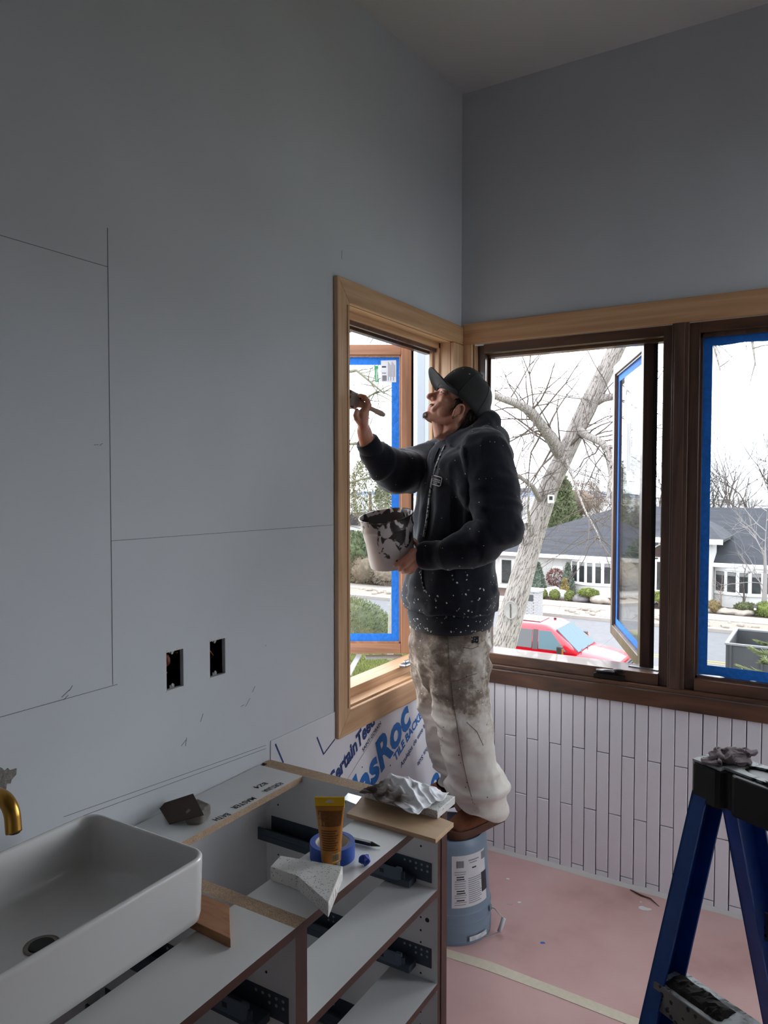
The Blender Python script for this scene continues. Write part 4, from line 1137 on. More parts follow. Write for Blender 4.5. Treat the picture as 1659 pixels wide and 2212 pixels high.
def finish(me, name, mats, parent, origin, fn=None):
    if fn:
        nor = [v.normal.copy() for v in me.vertices]
        for v, n in zip(me.vertices, nor): v.co = fn(v.co.copy(), n)
    for v in me.vertices: v.co = v.co - origin
    me.materials.clear()
    for m in (mats if isinstance(mats, (list, tuple)) else [mats]): me.materials.append(m)
    me.polygons.foreach_set('use_smooth', [True]*len(me.polygons))
    me.name = name
    return link(name, me, parent, origin)
PO = Vector((bc.x, bc.y, BH + .001))
# head frame: origin between the ears
HO = at(985, 894, 2.765)
A3 = (-RT*math.cos(math.radians(12)) - Vector((FW.x, FW.y, 0)).normalized()*math.sin(math.radians(12))).normalized()
TH = math.radians(29)
HU = A3*math.cos(TH) + Z3*math.sin(TH)          # out of the face
HV = -A3*math.sin(TH) + Z3*math.cos(TH)         # up through the crown
HW = HV.cross(HU) if HV.cross(HU).dot(L3) > 0 else HU.cross(HV)   # towards his left ear
def hd(u, v, w=0.0): return HO + HU*u + HV*v + HW*w
HAX = (HU, HW, HV)
def hax(deg):
    a = math.radians(deg); return (HU*math.cos(a) + HV*math.sin(a), HW, -HU*math.sin(a) + HV*math.cos(a))

body = MB()
# cranium and face
body.ell(hd(-.004, .052), .096, .074, .086, HAX, 28, 18)
body.ell(hd(.050, .012), .050, .058, .064, HAX, 22, 14)
body.ell(hd(.052, -.030), .046, .046, .040, hax(-14), 20, 12)
body.ell(hd(.088, -.060), .020, .021, .017, HAX, 14, 10)               # chin
for s in (-1, 1):
    body.tube([hd(.006, -.022, .056*s), hd(.03, -.052, .046*s), hd(.080, -.062, .014*s)], [.017, .015, .014], 10, rnd=True)
    body.ell(hd(.074, .012, .038*s), .019, .020, .016, HAX, 12, 8)      # cheekbone
    body.ell(hd(.086, .046, .027*s), .012, .024, .008, HAX, 12, 8)      # brow
    body.ell(hd(.104, .002, .0125*s), .010, .0075, .0075, HAX, 10, 8)   # nostril wing
    body.tube([hd(.078, -.010, .034*s), hd(.088, -.034, .026*s)], [.014, .010], 8, rnd=True)
for s in (-1, 1): body.ell(hd(.042, -.022, .036*s), .038, .020, .036, HAX, 16, 10)
body.ell(hd(.085, .055), .016, .045, .024, HAX, 16, 10)                 # forehead
body.tube([hd(.088, .042), hd(.103, .024), hd(.116, .010), hd(.120, .004)], [.0095, .0095, .0105, .0115], 12, rnd=True)
body.ell(hd(.110, -.002), .010, .008, .005, HAX, 10, 8)
body.ell(hd(.090, -.020), .013, .021, .010, HAX, 14, 8)                 # upper lip mound
body.ell(hd(.0985, -.0275), .0085, .020, .0052, HAX, 14, 8)
body.ell(hd(.0965, -.0375), .0080, .017, .0052, HAX, 14, 8)
body.ell(hd(.086, -.047), .010, .018, .008, HAX, 12, 8)
# neck, trunk core
NB = at(1012, 950, 2.785)
body.tube([hd(-.006, -.01), hd(.002, -.055), NB + Vector((0,0,.02)), NB - Vector((0,0,.05))], [(.062, .060), (.058, .056), (.060, .060), (.09, .075)], 20, rnd=True, ref=L3)
body.tube([hd(.045, -.055), hd(.022, -.085), NB + F3*.030], [.026, .034, .040], 14, rnd=True)   # throat
core = [at(1010, 985, 2.785), at(992, 1090, 2.785), at(978, 1220, 2.785), at(972, 1330, 2.785), at(970, 1400, 2.785)]
body.tube(core, [(.15, .085), (.155, .095), (.13, .085), (.145, .10), (.13, .10)], 20, rnd=True, ref=L3)
# arms (core lines, clothed except at the hands)
LA = [at(1046, 985, 2.63), at(1066, 1062, 2.57), at(1074, 1146, 2.535), at(1010, 1186, 2.545), at(962, 1198, 2.575), at(926, 1200, 2.60)]
RA = [at(968, 986, 2.92), at(905, 1012, 2.86), at(850, 1022, 2.765), at(815, 985, 2.69), at(793, 955, 2.645), at(786, 930, 2.63)]
body.tube(LA, [.058, .048, .042, .036, .029, .026], 14, rnd=True)
body.tube(RA, [.058, .048, .042, .036, .030, .026], 14, rnd=True)
# legs core
LL = [at(985, 1405, 2.73), at(992, 1490, 2.715), at(1000, 1568, 2.705), at(1018, 1650, 2.71), at(1046, 1745, 2.735)]
RL = [at(945, 1405, 2.85), at(950, 1490, 2.86), at(963, 1565, 2.865), at(984, 1650, 2.87), at(1002, 1738, 2.88)]
for lg in (LL, RL): body.tube(lg, [.075, .068, .052, .046, .038], 14, rnd=True)
# right hand on the brush: seen from the back of the fingers
def finger(pts, r): body.tube([at(*p) for p in pts], r, 10, rnd=True)
body.tube([at(786, 932, 2.628), at(784, 912, 2.622), at(786, 892, 2.612)], [(.027, .019), (.036, .020), (.034, .019)], 16, rnd=True, ref=Vector((.3, -.2, .0)).cross(Z3) if False else FW)
finger([(789, 886, 2.592), (795, 870, 2.588), (788, 857, 2.592), (777, 854, 2.600)], [.0095, .0095, .0088, .0078])
finger([(791, 888, 2.606), (798, 875, 2.604), (794, 864, 2.606), (784, 862, 2.612)], [.0098, .0098, .0090, .0080])
finger([(790, 891, 2.622), (797, 881, 2.622), (794, 872, 2.624), (786, 872, 2.628)], [.0095, .0092, .0085, .0075])
finger([(787, 896, 2.636), (793, 888, 2.638), (790, 881, 2.640), (783, 881, 2.642)], [.0085, .0080, .0074, .0066])
finger([(780, 914, 2.604), (771, 905, 2.590), (768, 897, 2.586), (771, 887, 2.588)], [.0125, .0110, .0100, .0085])
# left hand cradling the small pail
body.tube([at(928, 1200, 2.60), at(908, 1203, 2.597), at(892, 1206, 2.590)], [(.026, .020), (.036, .019), (.036, .017)], 16, rnd=True, ref=UP)
finger([(897, 1190, 2.585), (880, 1203, 2.574), (866, 1214, 2.574), (854, 1221, 2.580)], [.0105, .0098, .0090, .0080])
finger([(893, 1203, 2.580), (878, 1217, 2.572), (868, 1226, 2.580), (862, 1231, 2.592)], [.0105, .0098, .0088, .0078])
finger([(894, 1215, 2.582), (884, 1228, 2.578), (876, 1234, 2.592), (870, 1236, 2.606)], [.0102, .0096, .0088, .0078])
finger([(899, 1221, 2.588), (892, 1232, 2.590), (885, 1237, 2.604), (880, 1238, 2.616)], [.0092, .0086, .0078, .0070])
finger([(908, 1192, 2.605), (904, 1180, 2.63), (898, 1172, 2.66), (893, 1166, 2.685)], [.0125, .0110, .0098, .0086])
me = voxel(body, .0029, 7, .5)
m, t, b = nt('skin')
tc = t.nodes.new('ShaderNodeTexCoord'); n1 = t.nodes.new('ShaderNodeTexNoise'); n1.inputs['Scale'].default_value = 22; n1.inputs['Detail'].default_value = 5
r = ramp(t, [(.3, rgb((176, 118, 96))), (.7, rgb((206, 150, 126)))])
t.links.new(tc.outputs['Object'], n1.inputs['Vector']); t.links.new(n1.outputs['Fac'], r.inputs['Fac'])
# stubble and goatee: soft spheres of darker colour at the chin and lip
def blob(center, rad, hard=.35):
    vm = t.nodes.new('ShaderNodeVectorMath'); vm.operation = 'DISTANCE'; vm.inputs[1].default_value = tuple(center - PO)
    t.links.new(tc.outputs['Object'], vm.inputs[0])
    mr = t.nodes.new('ShaderNodeMapRange'); mr.inputs['From Min'].default_value = rad; mr.inputs['From Max'].default_value = rad*hard; mr.clamp = True
    t.links.new(vm.outputs['Value'], mr.inputs['Value']); return mr.outputs[0]
def mixc(col_in, fac, col, amt):
    mx = t.nodes.new('ShaderNodeMix'); mx.data_type = 'RGBA'
    mm = t.nodes.new('ShaderNodeMath'); mm.operation = 'MULTIPLY'; mm.inputs[1].default_value = amt
    t.links.new(fac, mm.inputs[0]); t.links.new(mm.outputs[0], mx.inputs[0]); t.links.new(col_in, mx.inputs[6]); mx.inputs[7].default_value = rgb(col)
    return mx.outputs[2]
nf = t.nodes.new('ShaderNodeTexNoise'); nf.inputs['Scale'].default_value = 420; t.links.new(tc.outputs['Object'], nf.inputs['Vector'])
c = r.outputs['Color']
c = mixc(c, blob(hd(.104, -.066), .024), (74, 50, 40), .85)
c = mixc(c, blob(hd(.075, -.075), .034), (110, 74, 60), .45)
c = mixc(c, blob(hd(.104, -.019), .014), (92, 60, 48), .6)
c = mixc(c, blob(hd(.090, -.020, .022), .014), (104, 68, 56), .45)
c = mixc(c, blob(hd(.104, -.033), .011), (168, 92, 84), .7)
c = mixc(c, blob(hd(.064, -.022, .048), .0045, .6), (60, 34, 28), .95)
c = mixc(c, blob(hd(.122, .006), .022), (200, 128, 108), .5)
t.links.new(c, b.inputs['Base Color'])
b.inputs['Roughness'].default_value = .55; b.inputs['Subsurface Weight'].default_value = .06; b.inputs['Subsurface Radius'].default_value = (.01, .004, .002)
bp = t.nodes.new('ShaderNodeBump'); bp.inputs['Strength'].default_value = .12; bp.inputs['Distance'].default_value = .002
t.links.new(nf.outputs['Fac'], bp.inputs['Height']); t.links.new(bp.outputs['Normal'], b.inputs['Normal'])
M['skin'] = m
person = finish(me, 'person', M['skin'], None, PO)
tag(person, 'painter in dark hooded sweatshirt, white stained trousers and dark cap, reaching up with a brush', 'person')
# eyes, ears, nails
for s in (-1, 1):
    mb = MB().ell(hd(.0835, .0335, .030*s), 0.0118, .0118, .0118, HAX, 16, 12); ey = part(mb, 'eye', plain('eye_white', (206, 196, 190), .25) if s < 0 else bpy.data.materials['eye_white'], person, True)
    mb = MB().ell(hd(.0945, .0345, .0305*s), .0024, .0052, .0052, HAX, 12, 8); part(mb, 'iris', plain('dark_iris', (46, 32, 26), .2) if s < 0 else bpy.data.materials['dark_iris'], ey, True)
    mb = MB().ell(hd(.0848, .0385, .031*s), .0142, .0165, .0078, hax(14), 14, 8); part(mb, 'eyelid', M['skin'], person, True)
    mb = MB().ell(hd(.0838, .0285, .031*s), .0140, .0160, .0058, hax(-8), 14, 8); part(mb, 'eyelid', M['skin'], person, True)
    mb = MB()
    for k in range(9):
        f = k/8; mb.tube([hd(.096 - .012*f*f, .0475 + .003*math.sin(f*3), (.012 + .032*f)*s), hd(.094 - .014*f*f, .0505, (.017 + .032*f)*s)], [.0018, .0006], 5)
    part(mb, 'eyebrow', plain('dark_brown_hair', (42, 30, 25), .7) if s < 0 else bpy.data.materials['dark_brown_hair'], person, True)
    # ear: rim, bowl and lobe joined into one shape
    mb = MB(); ew = .071*s; hd_full = hd
    hd = lambda u, v, w=0.0: hd_full(.018 + u*.86, -.008 + v*.86, w)
    mb.ell(hd(-.004, .004, ew), .017, .006, .026, hax(12), 14, 10)
    rim = []
    for k in range(11):
        a = math.radians(-80 + 250*k/10); rim.append(hd(-.006 - .017*math.cos(a)*-1*(-1), .008 + .026*math.sin(a), ew + .010*s))
    mb.tube(rim, .0042, 8, rnd=True); mb.ell(hd(.004, -.022, ew + .006*s), .008, .005, .009, HAX, 12, 8); mb.ell(hd(.010, -.003, ew + .008*s), .005, .004, .008, HAX, 10, 8)
    ear_me = voxel(mb, .0022, 2); ear = finish(ear_me, 'ear', M['skin'], person, PO)
    if s > 0:
        ering = MB(); ering.tube([hd(.004 + .004*math.cos(2*math.pi*k/10), -.032 + .006*math.sin(2*math.pi*k/10), ew + .009*s) for k in range(11)], .0011, 6)
        part(ering, 'earring', plain('dark_earring', (40, 38, 38), .3, .8), ear, True)
    hd = hd_full
mb = MB().ell(at(769.5, 891.5, 2.577), .0065, .002, .0085, (RT, FW, UP), 10, 8); part(mb, 'thumbnail', plain('nail', (214, 170, 152), .35), person, True)
# hair under the cap: sideburn, nape, a fair tuft
random.seed(12)
mb = MB()
def lock(p, q, r0, bend=.006):
    mid = p.lerp(q, .5) + HW*random.uniform(0, bend) + HU*random.uniform(-bend, bend); mb.tube([p, mid, q], [r0, r0*.8, .0005], 5)
for k in range(130):
    u = random.uniform(.014, .036); v = random.uniform(-.004, .05); lock(hd(u, v, .066 - .10*max(0, u-.02)), hd(u + random.uniform(-.012, .008), v - random.uniform(.014, .028), .069 - .10*max(0, u-.02)), .0016)
for k in range(150):
    w = random.uniform(-.06, .062); u = -.045 - .055*math.sqrt(max(0, 1-(w/.075)**2))*random.uniform(.6, 1); v = random.uniform(-.045, .03)
    lock(hd(u, v, w*1.05), hd(u - random.uniform(0, .016), v - random.uniform(.03, .05), w*1.1), .0034)
for k in range(60):
    u = random.uniform(-.06, -.022); v = random.uniform(-.03, .04); lock(hd(u, v, .064), hd(u - random.uniform(0, .014), v - random.uniform(.022, .04), .067), .003)
gt_ = MB()
bpy.context.view_layer.update()
def on_skin(p):
    ok, loc, nr, ix = person.closest_point_on_mesh(p - PO); return loc + PO
for k in range(150):
    a_ = random.uniform(-1.2, 1.2); v_ = random.uniform(-.078, -.050); rr_ = .019
    p_ = hd(.089 + rr_*math.cos(a_)*(1 - ((v_+.062)/.026)**2*.5), v_, rr_*1.05*math.sin(a_)); p_ = on_skin(p_); q_ = p_ + HU*random.uniform(.001, .003) - HV*random.uniform(.002, .006) + HW*random.uniform(-.002, .002)
    gt_.tube([p_, q_], [.0005, .0002], 4)
for k in range(90):
    w_ = random.uniform(-.020, .020); p_ = on_skin(hd(.1015 - w_*w_*14, -.018 + random.uniform(-.003, .003), w_)); gt_.tube([p_, p_ + HU*.002 - HV*random.uniform(.002, .005) + HW*w_*.1], [.0006, .0003], 4)
o = part(gt_, 'goatee', bpy.data.materials['dark_brown_hair'], person, True); o['kind'] = 'stuff'
hair = part(mb, 'hair', bpy.data.materials['dark_brown_hair'], person, True); hair['kind'] = 'stuff'
mb = MB()
for k in range(40):
    w = random.uniform(0, .05); lock(hd(-.088, -.012, w), hd(-.094 + random.uniform(-.01, .006), -.048 + random.uniform(-.012, .008), w + random.uniform(-.008, .012)), .0026)
tuft = part(mb, 'hair_tuft', plain('fair_hair', (172, 142, 104), .7), person, True); tuft['kind'] = 'stuff'

# cap
M['cap'] = speckle('charcoal_cap_cloth', (44, 46, 46), (196, 196, 190), 70, .16, .46, .85, 4, (58, 59, 58), .3, 900)
cap_root = None
mb = MB(); n = 40; rings = []
CO = hd(.000, .031)
cu, cv = hax(9)[0], hax(9)[2]
for k in range(11):
    a = math.radians(90*k/10); rr = math.cos(a)**.62 if k < 10 else 0.02
    hgt = .128*math.sin(a)
    ring = []
    for j in range(n):
        th = 2*math.pi*j/n; fx = math.cos(th)
        ru = .106*rr*(1 + .02*fx); rw = .087*rr
        lift = .016*max(0, fx)*math.sin(a*1.0)   # high front panel
        ring.append(CO + cu*(ru*math.cos(th) + .006*math.sin(2*a)*max(0, fx)) + HW*(rw*math.sin(th)) + cv*(hgt + lift - .012*(1-k/10)*max(0, -fx)))
    rings.append(ring)
loft(mb, rings, cap0=False)
capo = part(mb, 'cap', M['cap'], person, True)
sl = capo.modifiers.new('s', 'SOLIDIFY'); sl.thickness = .0025; sl.offset = 1
mb = MB(); nb, nd = 18, 8; vs = []
for i in range(nb+1):
    th = math.radians(-62 + 124*i/nb)
    for j in range(nd+1):
        f = j/nd; ext = .072*f*math.cos(th*.9)**.6
        p = CO + cu*((.106)*math.cos(th) + ext*(1.0)) + HW*(.088*math.sin(th)*(1 + .05*f)) + cv*(.014 + .036*f - .040*f*(math.sin(th)**2) - .010*f*f)
        vs.append(p)
mb.add(vs, [(i*(nd+1)+j, (i+1)*(nd+1)+j, (i+1)*(nd+1)+j+1, i*(nd+1)+j+1) for i in range(nb) for j in range(nd)])
br = part(mb, 'cap_brim', M['cap'], capo, True); sl = br.modifiers.new('s', 'SOLIDIFY'); sl.thickness = .004; sl.offset = 0
mb = MB().ell(CO + cv*.131 + cu*.004, .007, .007, .004, (cu, HW, cv), 12, 8); part(mb, 'cap_button', M['cap'], capo, True)
mb = MB()
for k in range(15):
    a = math.radians(2 + 176*k/14); pass
seams = MB()
for sgn in (0, 60, 120):
    th = math.radians(sgn); pts = []
    for k in range(11):
        for_j = int(round(sgn/360*n)) % n
        pts.append(rings[k][for_j] + (rings[k][for_j]-CO).normalized()*.0035)
    seams.tube(pts, .0008, 5)
o = part(seams, 'cap_seams', plain('cap_thread', (30, 31, 31), .9), capo, True); o['kind'] = 'stuff'
for (thd, k, rr) in ((62, 5, .0032), (100, 8, .0045)):
    j = int(thd/360*n); p = rings[k][j]; nn = (p-CO).normalized()
    mb = MB().ell(p + nn*.0035, rr, rr, .0012, (nn.orthogonal().normalized(), nn.cross(nn.orthogonal()).normalized(), nn), 10, 6); part(mb, 'paint_fleck', M['white_paint'], capo, True)

# hooded sweatshirt
def cloth_noise(scale, amp, sx=(1, 1, 1)):
    def f(p): 
        q = Vector((p.x*sx[0], p.y*sx[1], p.z*sx[2]))*scale
        return (1 - 2*abs(noise.noise(q + noise.noise_vector(q*.5)*.6)))*amp
    return f
hb = MB()
tor = [at(973, 1338, 2.785), at(974, 1318, 2.785), at(973, 1290, 2.785), at(976, 1225, 2.785), at(984, 1130, 2.785), at(993, 1050, 2.785), at(1004, 990, 2.785), at(1010, 955, 2.785)]
hb.tube(tor, [(.175, .142), (.182, .150), (.196, .168), (.186, .146), (.192, .136), (.202, .134), (.172, .115), (.10, .085)], 36, rnd=True, ref=L3)
hb.tube([LA[0] + Vector((0,0,.005))] + LA[1:5] + [at(925, 1200, 2.60)], [.090, .080, .074, .064, .050, .040], 22, rnd=True)
hb.tube(RA[:3] + [at(822, 995, 2.705), at(808, 978, 2.675)], [.088, .076, .066, .050, .038], 22, rnd=True)
hb.tube([at(1010, 965, 2.785), LA[0]], [.085, .088], 18, rnd=True); hb.tube([at(1000, 968, 2.80), RA[0]], [.08, .086], 18, rnd=True)
# rolled hood round the neck and hanging behind
ringc = at(1010, 938, 2.78)
hood = []
for k in range(17):
    a = 2*math.pi*k/16
    hood.append(ringc + F3*(.078*math.cos(a)) + L3*(.092*math.sin(a)) + Z3*(-.034*math.cos(a) + .004) + Z3*(.012*(1-math.cos(a))*.5))
hb.tube(hood, [.021 + .009*(1-math.cos(2*math.pi*k/16)) for k in range(17)], 14)
BKD = -F3
hb.ell(at(1048, 955, 2.775), .072, .112, .066, (BKD, L3, Z3), 22, 14)
for (a_, b_, r_) in ((at(1000, 1010, 2.66), at(1030, 1060, 2.62), .075), (at(985, 1010, 2.88), at(960, 1040, 2.86), .07)): hb.tube([a_, b_], r_, 16, rnd=True)
hb.ell(at(1060, 985, 2.755), .068, .105, .066, (BKD, L3, Z3), 22, 14)
hb.tube([at(1052, 935, 2.66), at(1078, 955, 2.68), at(1086, 985, 2.72), at(1080, 1008, 2.76)], [.022, .026, .026, .02], 12, rnd=True)
hb.tube([at(1035, 935, 2.68), at(1068, 938, 2.72), at(1075, 945, 2.80), at(1060, 940, 2.88)], [.026, .026, .026, .026], 12, rnd=True)
me = voxel(hb, .0062, 5, .5)
elb = LA[2]; relb = RA[2]; hem = tor[1]
cn1 = cloth_noise(6, .0085, (1.2, 1.2, .5)); cn2 = cloth_noise(16, .0030, (1, 1, .7)); cn3 = cloth_noise(9, .014, (.6, .6, 1.6))
def wr(p, nrm):
    d1 = math.exp(-((p-elb).length/.13)**2); d2 = math.exp(-((p-relb).length/.13)**2); d3 = math.exp(-((p.z-tor[2].z)/.07)**2)
    amt = cn1(p) + cn2(p) + cn3(p)*(1.1*d1 + 1.1*d2 + .5*d3)
    amt += .009*max(0, math.sin((p-elb).length*75 + 4*noise.noise(p*8)))*d1 + .009*max(0, math.sin((p-relb).length*75 + 4*noise.noise(p*8)))*d2 + .006*max(0, math.sin(p.z*70 + 5*noise.noise(p*6)))*d3
    # ribbed band pulled in at the hem
    if p.z < hem.z + .012 and p.z > hem.z - .08: amt -= .006
    q = p + nrm*amt
    # long slack folds down the front
    side = (p - tor[4]).dot(L3); fr = (p - tor[4]).dot(F3)
    if fr > .05: q += nrm*(.006*math.sin(side*58 + p.z*9))*max(0, min(1, (p.z - 1.15)*3))
    return q
m, t, b = nt('navy_fleece')
tc = t.nodes.new('ShaderNodeTexCoord'); no = t.nodes.new('ShaderNodeTexNoise'); no.inputs['Scale'].default_value = 500
r0 = ramp(t, [(.3, rgb((15, 17, 26))), (.7, rgb((30, 33, 46)))])
t.links.new(tc.outputs['Object'], no.inputs['Vector']); t.links.new(no.outputs['Fac'], r0.inputs['Fac'])
sp = t.nodes.new('ShaderNodeSeparateXYZ'); t.links.new(tc.outputs['Object'], sp.inputs[0])
col = r0.outputs['Color']
def flecks(col, scale, size, thr, tint, dens_sock=None):
    vo = t.nodes.new('ShaderNodeTexVoronoi'); vo.inputs['Scale'].default_value = scale
    wv = t.nodes.new('ShaderNodeTexNoise'); wv.inputs['Scale'].default_value = scale*.8; ad = t.nodes.new('ShaderNodeVectorMath'); ad.operation = 'MULTIPLY_ADD'; ad.inputs[1].default_value = (.9/scale,)*3
    t.links.new(tc.outputs['Object'], wv.inputs['Vector']); t.links.new(wv.outputs['Color'], ad.inputs[0]); t.links.new(tc.outputs['Object'], ad.inputs[2]); t.links.new(ad.outputs[0], vo.inputs['Vector'])
    lt = t.nodes.new('ShaderNodeMath'); lt.operation = 'LESS_THAN'; lt.inputs[1].default_value = size; t.links.new(vo.outputs['Distance'], lt.inputs[0])
    se = t.nodes.new('ShaderNodeSeparateColor'); t.links.new(vo.outputs['Color'], se.inputs[0])
    gt = t.nodes.new('ShaderNodeMath'); gt.operation = 'GREATER_THAN'
    t.links.new(se.outputs[1], gt.inputs[0])
    if dens_sock is None: gt.inputs[1].default_value = thr
    else: t.links.new(dens_sock, gt.inputs[1])
    mu = t.nodes.new('ShaderNodeMath'); mu.operation = 'MULTIPLY'; t.links.new(lt.outputs[0], mu.inputs[0]); t.links.new(gt.outputs[0], mu.inputs[1])
    mx = t.nodes.new('ShaderNodeMix'); mx.data_type = 'RGBA'; t.links.new(mu.outputs[0], mx.inputs[0]); t.links.new(col, mx.inputs[6]); mx.inputs[7].default_value = rgb(tint)
    return mx.outputs[2]
# more flecks of paint towards the hem
den = t.nodes.new('ShaderNodeMapRange'); den.inputs['From Min'].default_value = tor[0].z - PO.z; den.inputs['From Max'].default_value = tor[0].z - PO.z + .26
den.inputs['To Min'].default_value = .60; den.inputs['To Max'].default_value = 1.02; t.links.new(sp.outputs['Z'], den.inputs['Value'])
col = flecks(col, 75, .24, .9, (206, 206, 200), den.outputs[0]); col = flecks(col, 110, .20, .975, (190, 190, 188)); col = flecks(col, 42, .16, .80, (112, 112, 104), den.outputs[0])
t.links.new(col, b.inputs['Base Color']); b.inputs['Roughness'].default_value = .95; b.inputs['Specular IOR Level'].default_value = .2
b.inputs['Sheen Weight'].default_value = .25; b.inputs['Sheen Roughness'].default_value = .5
bp = t.nodes.new('ShaderNodeBump'); bp.inputs['Strength'].default_value = .3; bp.inputs['Distance'].default_value = .002
t.links.new(no.outputs['Fac'], bp.inputs['Height']); t.links.new(bp.outputs['Normal'], b.inputs['Normal'])
M['fleece'] = m
hoodie = finish(me, 'sweatshirt', M['fleece'], person, PO, wr)
# fitting small trim to the cloth surface: cast a ray from the camera side
bpy.context.view_layer.update()
def drape(px, py, lift=.002):
    d = ray(px, py).normalized(); o_ = CAM - hoodie.matrix_world.translation
    hit, loc, nr, ix = hoodie.ray_cast(o_, d)
    if not hit: return None, None
    return loc + hoodie.matrix_world.translation - d*lift, nr
zp = MB(); pts = []
for (x, y) in ((962, 962), (951, 985), (941, 1010), (933, 1040), (928, 1070), (925, 1100), (921, 1130), (915, 1160)):
    p, nr = drape(x, y, .003)
    if p: pts.append(p)
if len(pts) > 2:
    zp.tube(pts, .0042, 8); z_ = part(zp, 'zip', speckle('paint_smeared_zip', (150, 152, 156), (40, 42, 52), 120, .5, .2, .5, 20, (196, 196, 196)), hoodie, True)
for (pa) in (((955, 975), (946, 992), (941, 1005)), ((948, 968), (940, 985), (937, 998))):
    dsp = [drape(x, y, .005)[0] for (x, y) in pa]
    if all(dsp): part(MB().tube(dsp, .0026, 6, rnd=True), 'drawstring', plain('dark_cord', (52, 54, 60), .8) if 'dark_cord' not in bpy.data.materials else bpy.data.materials['dark_cord'], hoodie, True)
# chest emblem: rounded white outline with small white marks
emb = []
ecorn = [(934, 1026), (955, 1032), (951, 1051), (930, 1045)]
border = []
for i in range(4):
    a, c2 = ecorn[i], ecorn[(i+1) % 4]
    for f in (.12, .5, .88): border.append((a[0]+(c2[0]-a[0])*f, a[1]+(c2[1]-a[1])*f))
bpts = [drape(x, y, .0022)[0] for (x, y) in border]
if all(bpts):
    eb = part(MB().tube(bpts + [bpts[0], bpts[1]], .0013, 6), 'chest_emblem', M['white_paint'], hoodie, True)
    random.seed(2)
    for row, (y0, x0, x1) in enumerate(((1033, 937, 951), (1037.5, 936, 951), (1042, 936, 944))):
        x = x0
        while x < x1:
            p0, _ = drape(x, y0 + (x-937)*.28, .0022); p1, _ = drape(x + .6, y0 + 3.2 + (x-937)*.28, .0022)
            if p0 and p1: part(MB().tube([p0, p1], .0008, 5), 'emblem_mark', M['white_paint'], eb, True)
            x += 1.9
hbm = MB(); n_ = 96; rg_ = []
for (c_, ra, rb) in ((tor[0] - Z3*.012, .176, .143), (tor[0] - Z3*.010, .184, .151), (tor[0] + Z3*.03, .189, .157), (tor[1] + Z3*.03, .192, .160), (tor[1] + Z3*.036, .184, .150)):
    rg_.append([c_ + L3*((ra + .0016*math.sin(48*2*math.pi*k/n_))*math.cos(2*math.pi*k/n_)) + F3*((rb + .0016*math.sin(48*2*math.pi*k/n_))*math.sin(2*math.pi*k/n_)) + Z3*(.018*math.cos(2*math.pi*k/n_ + 2.2)) for k in range(n_)])
loft(hbm, rg_, False, False); part(hbm, 'hem_band', M['fleece'], hoodie, True)
# pouch pocket opening and cuff bands
pk_ = []
for (x, y) in ((912, 1232), (911, 1250), (914, 1268), (922, 1280)):
    p, nr = drape(x, y, .001)
    if p: pk_.append(p)
if len(pk_) == 4: part(MB().tube(pk_, .003, 6), 'pocket_edge', speckle('painted_pocket_edge', (40, 42, 52), (190, 190, 188), 90, .4, .25, .8, 10), hoodie, True)
for (p, q, r_) in ((at(940, 1200, 2.59), at(919, 1200, 2.60), .043), (at(809, 982, 2.68), at(791, 951, 2.645), .043)):
    mb = MB(); ax_ = (q-p).normalized(); uu = ax_.orthogonal().normalized(); ww = ax_.cross(uu); L_ = (q-p).length
    mb.lathe([(r_*.93, 0), (r_, L_*.1), (r_*1.02, L_*.5), (r_*.98, L_*.9), (r_*.9, L_), (r_*.72, L_*.98), (r_*.74, L_*.2)], p, 28, (uu, ww, ax_)); part(mb, 'cuff', M['fleece'], hoodie, True)

# trousers
tb_ = MB()
tb_.tube([at(974, 1318, 2.785), at(972, 1360, 2.785), at(969, 1410, 2.785), at(968, 1430, 2.79)], [(.158, .122), (.166, .128), (.165, .126), (.15, .115)], 30, rnd=True, ref=L3)
tb_.tube([at(988, 1392, 2.73)] + LL[1:4] + [at(1034, 1712, 2.725), at(1040, 1760, 2.735)], [.103, .096, .087, .082, .083, .086], 24, rnd=True)
tb_.tube([at(948, 1392, 2.84)] + RL[1:4] + [at(1000, 1722, 2.875), at(1004, 1742, 2.875)], [.100, .090, .078, .070, .070, .074], 24, rnd=True)
me = voxel(tb_, .0062, 4, .5)
ankL = at(1038, 1725, 2.73); kneeL = LL[2]
tn1 = cloth_noise(7, .013, (1, 1, .7)); tn2 = cloth_noise(18, .0035); tn3 = cloth_noise(8, .026, (.5, .5, 1.6))
def wt(p, nrm):
    d1 = math.exp(-((p.z-ankL.z-.03)/.07)**2); d2 = math.exp(-((p-kneeL).length/.12)**2); d3 = math.exp(-((p.z-LL[0].z)/.10)**2)
    q = p + nrm*(tn1(p) + tn2(p) + tn3(p)*(1.0*d1 + .55*d2 + .5*d3))
    rf = max(0, math.sin(p.z*85 + 4*noise.noise(p*7)))
    q += nrm*(rf*(.012*d1 + .006*d2 + .004*d3))
    # hem plane, higher in front over the laces, lower at the heel
    lat = (q - CAM).dot(RT); zh = .486 - (lat - .27)*.34 + .006*math.sin(lat*60)
    q.z = max(q.z, max(.418, min(.49, zh)))
    return q
m, t, b = nt('stained_canvas')
tc = t.nodes.new('ShaderNodeTexCoord'); sp = t.nodes.new('ShaderNodeSeparateXYZ'); t.links.new(tc.outputs['Object'], sp.inputs[0])
n1 = t.nodes.new('ShaderNodeTexNoise'); n1.inputs['Scale'].default_value = 6.5; n1.inputs['Detail'].default_value = 8; n1.inputs['Roughness'].default_value = .72
t.links.new(tc.outputs['Object'], n1.inputs['Vector'])
